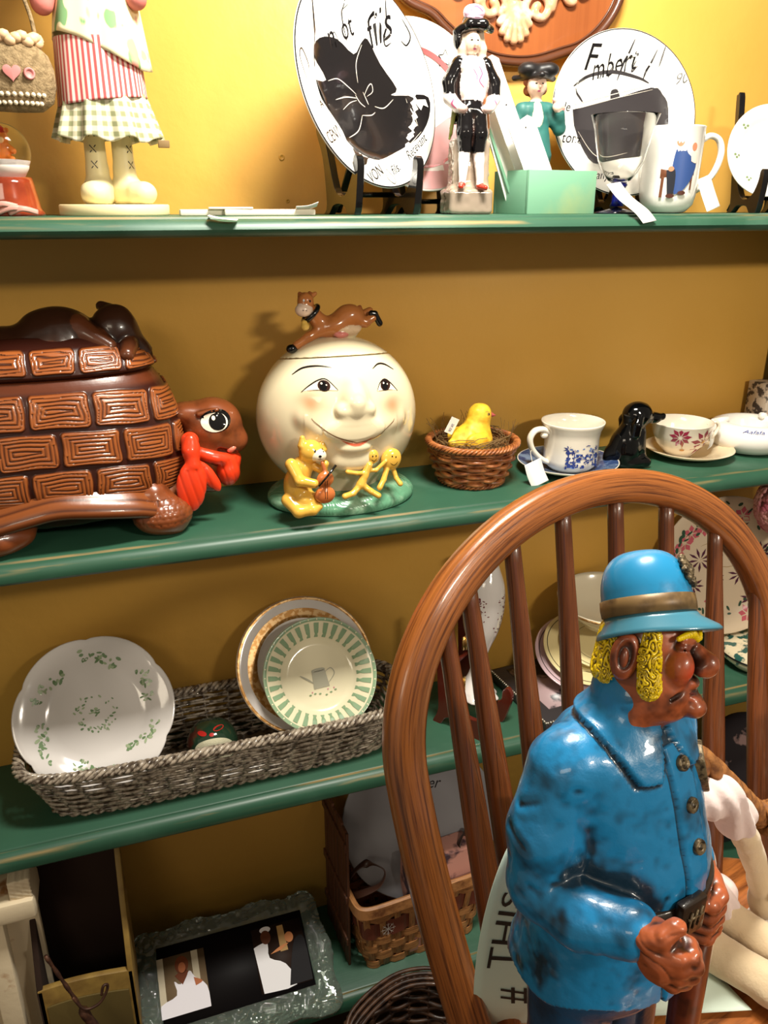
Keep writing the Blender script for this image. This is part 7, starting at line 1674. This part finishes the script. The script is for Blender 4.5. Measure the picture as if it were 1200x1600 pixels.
# cloth doll
dl = thing('cloth_doll', 'cream cotton rag doll in white dress sitting behind the policeman statue', 'doll'); dl.matrix_basis = CHM
ctn = mat('cream cotton', (206, 184, 150), rough=.9, bump=(500, .35, .001), sheen=.3)
wdr = mat('white cotton dress', (216, 196, 192), rough=.9, bump=(300, .3, .001), sheen=.3)
def fold(V, N): return vnoise(V, 60) * .0012 + vnoise(V, 170, 3) * .0004
Sx = Sculpt((-.13, -.15, .0), (.20, .06, .31), .0021)
Sx.chain([(.035, .008, .035), (.0, .0, .10), (-.030, .0, .165)], [.030, .034, .026], None, .01)
Sx.cap((-.045, .004, .195), (-.068, .008, .225), .020, .034, None, .008)
Sx.chain([(-.010, -.004, .180), (.030, -.018, .178), (.072, -.020, .118), (.104, -.022, .060), (.113, -.022, .034)], [.0120, .0110, .0118, .0112, .0105], None, .003)
Sx.ell((.116, -.024, .026), (.015, .014, .018), None, .004)
Sx.chain([(-.055, .0, .170), (-.09, -.01, .12), (-.10, -.02, .06)], [.016, .014, .012], None, .003)
Sx.chain([(.062, .022, .024), (.072, -.003, .020), (.083, -.055, .018), (.098, -.140, .017)], [.018, .0172, .0165, .0155], None, .0015)
Sx.chain([(.026, .0, .024), (.036, -.032, .019), (.050, -.078, .0175), (.072, -.160, .0165)], [.0175, .0172, .0168, .0155], None, .0015)
b_ = Sx.build('body', ctn, dl, disp=fold)
q = project(bvh_of(b_), (0, -.3, 0), (1, 0, 0), (0, 0, 1), (0, 1, 0), .0006)
marks('stitched_fingers', [], q, mat('dark stitching', (70, 52, 40)), b_, strokes=[(cm([(.107, .018), (.109, .030), (.106, .040)]), .0010), (cm([(.114, .014), (.116, .026), (.114, .036)]), .0010), (cm([(.121, .016), (.124, .026), (.122, .036)]), .0010)])
Sx = Sculpt((-.09, -.06, .0), (.14, .05, .215), .0020)
Sx.chain([(.035, .010, .045), (.0, .0, .10), (-.030, .0, .160)], [.034, .038, .030], None, .01)
Sx.chain([(-.010, -.004, .180), (.030, -.018, .178), (.052, -.020, .148)], [.0160, .0155, .0165], None, .004)
Sx.cap((.05, .004, .040), (.072, .0, .030), .026, .024, None, .012)
Sx.fn(lambda P: .004 - P[..., 2], (-.2, -.2, -.02), (.2, .2, .004), None, .001, op='sub')
Sx.build('dress', wdr, dl, disp=lambda V, N: fold(V, N) + .0016 * np.sin(V[:, 0] * 420 + V[:, 2] * 160))
# folded white apron lying on the seat
lace = mat('white lace', (236, 226, 218), rough=.9, bump=(260, .8, .002))
V = []; F = []; N1, N2 = 26, 14
for i in range(N1 + 1):
    for j in range(N2 + 1):
        a, b = i / N1, j / N2; V.append((.070 + .150 * a, -.005 - .020 * a - .050 * b * (1 - .3 * a) + .003 * math.sin(a * 19), .0025 + .0035 * (1 + math.sin(a * 23 + b * 7)) * (.4 + .6 * b)))
F = [(i * (N2 + 1) + j, (i + 1) * (N2 + 1) + j, (i + 1) * (N2 + 1) + j + 1, i * (N2 + 1) + j + 1) for i in range(N1) for j in range(N2)]
o = from_py('apron', V, F, lace, dl); md = o.modifiers.new('thickness', 'SOLIDIFY'); md.thickness = .0012
# twisted raffia braid hanging behind the doll
bd_ = mat('tan raffia', (150, 98, 48), rough=.7, bump=(420, .5, .001), noise=(160, (108, 64, 28), .4, .65))
t = thing('raffia_braid', 'thick twisted tan raffia braid lying behind the rag doll arm', 'braid'); t.matrix_basis = CHM
P = catmull([(-.030, .020, .225), (.012, .002, .212), (.052, -.006, .172), (.084, -.010, .138), (.102, -.012, .120)], 12); mb = MB(); n = len(P)
for s_ in range(3):
    pts = []; rr_ = []
    for i, p in enumerate(P):
        f_ = i / (n - 1); tt = Vector(P[min(i + 1, n - 1)]) - Vector(P[max(i - 1, 0)]); tt.normalize(); u = tt.cross(Vector((0, 1, 0))).normalized(); v_ = tt.cross(u); a = f_ * 22 + s_ * 2 * PI / 3; R_ = .0052 * (1.1 - .35 * abs(f_ - .5)); pts.append(Vector(p) + u * math.cos(a) * R_ + v_ * math.sin(a) * R_); rr_.append(.0064)
    mb.tube(pts, rr_, 10)
mb.build('strands', bd_, t)
mb = MB()
for k in range(26):
    a = k * 2.4; d = Vector((.75 + .3 * math.cos(a), -.35 * math.sin(a * 1.3), .15 * math.sin(a) - .1)); p0 = Vector((.100, -.014, .122)) + Vector((0, math.cos(a), math.sin(a))) * .006
    mb.tube(catmull([p0, p0 + d * .010 + Vector((0, 0, .004 * math.sin(a))), p0 + d * (.020 + .008 * (k % 3)) + Vector((0, 0, -.003))], 4), .0022, 6)
mb.tube([(.1 + .0105 * 0, -.014 + .0125 * math.cos(a), .122 + .0125 * math.sin(a)) for a in np.linspace(0, 2 * PI, 20, endpoint=False)], .004, 8, closed=True, up=(1, 0, 0)); mb.build('tassel', bd_, t)
# a second, smaller grey-white cloth figure arm at the right edge
t = thing('white_rag_figure', 'wrinkled off-white cloth figure leaning in at the right edge of the seat', 'doll'); t.matrix_basis = CHM
Sx = Sculpt((.08, -.16, .0), (.24, .0, .25), .0022)
Sx.chain([(.190, -.062, .040), (.188, -.060, .10), (.185, -.058, .150)], [.034, .032, .026], None, .01); Sx.ell((.185, -.058, .200), (.028, .026, .032), None, .01)
Sx.chain([(.165, -.055, .145), (.128, -.040, .135), (.112, -.036, .100), (.118, -.040, .058)], [.014, .0145, .0145, .013], None, .004)
Sx.chain([(.195, -.08, .030), (.205, -.13, .022)], [.024, .018], None, .004)
Sx.build('body', mat('off white cloth', (214, 202, 182), rough=.9, bump=(300, .4, .001)), t, disp=lambda V, N: vnoise(V, 55) * .0022 + .0015 * np.sin(V[:, 2] * 330 + V[:, 0] * 100))
# ------------------------------------------------------------------ repeats carry one group phrase
for o in bpy.data.objects:
    if o.parent or 'label' not in o: continue
    k = o.name.split('.')[0]
    g = {'shelf_board': 'worn green shelf boards', 'plate_stand': 'black plate stands on the top shelf', 'card': 'white cards in the green box', 'flat_stick': 'loose cream sticks on the top shelf',
         'price_tag': 'white paper price tags'}.get(k)
    if g and 'group' not in o: o['group'] = g
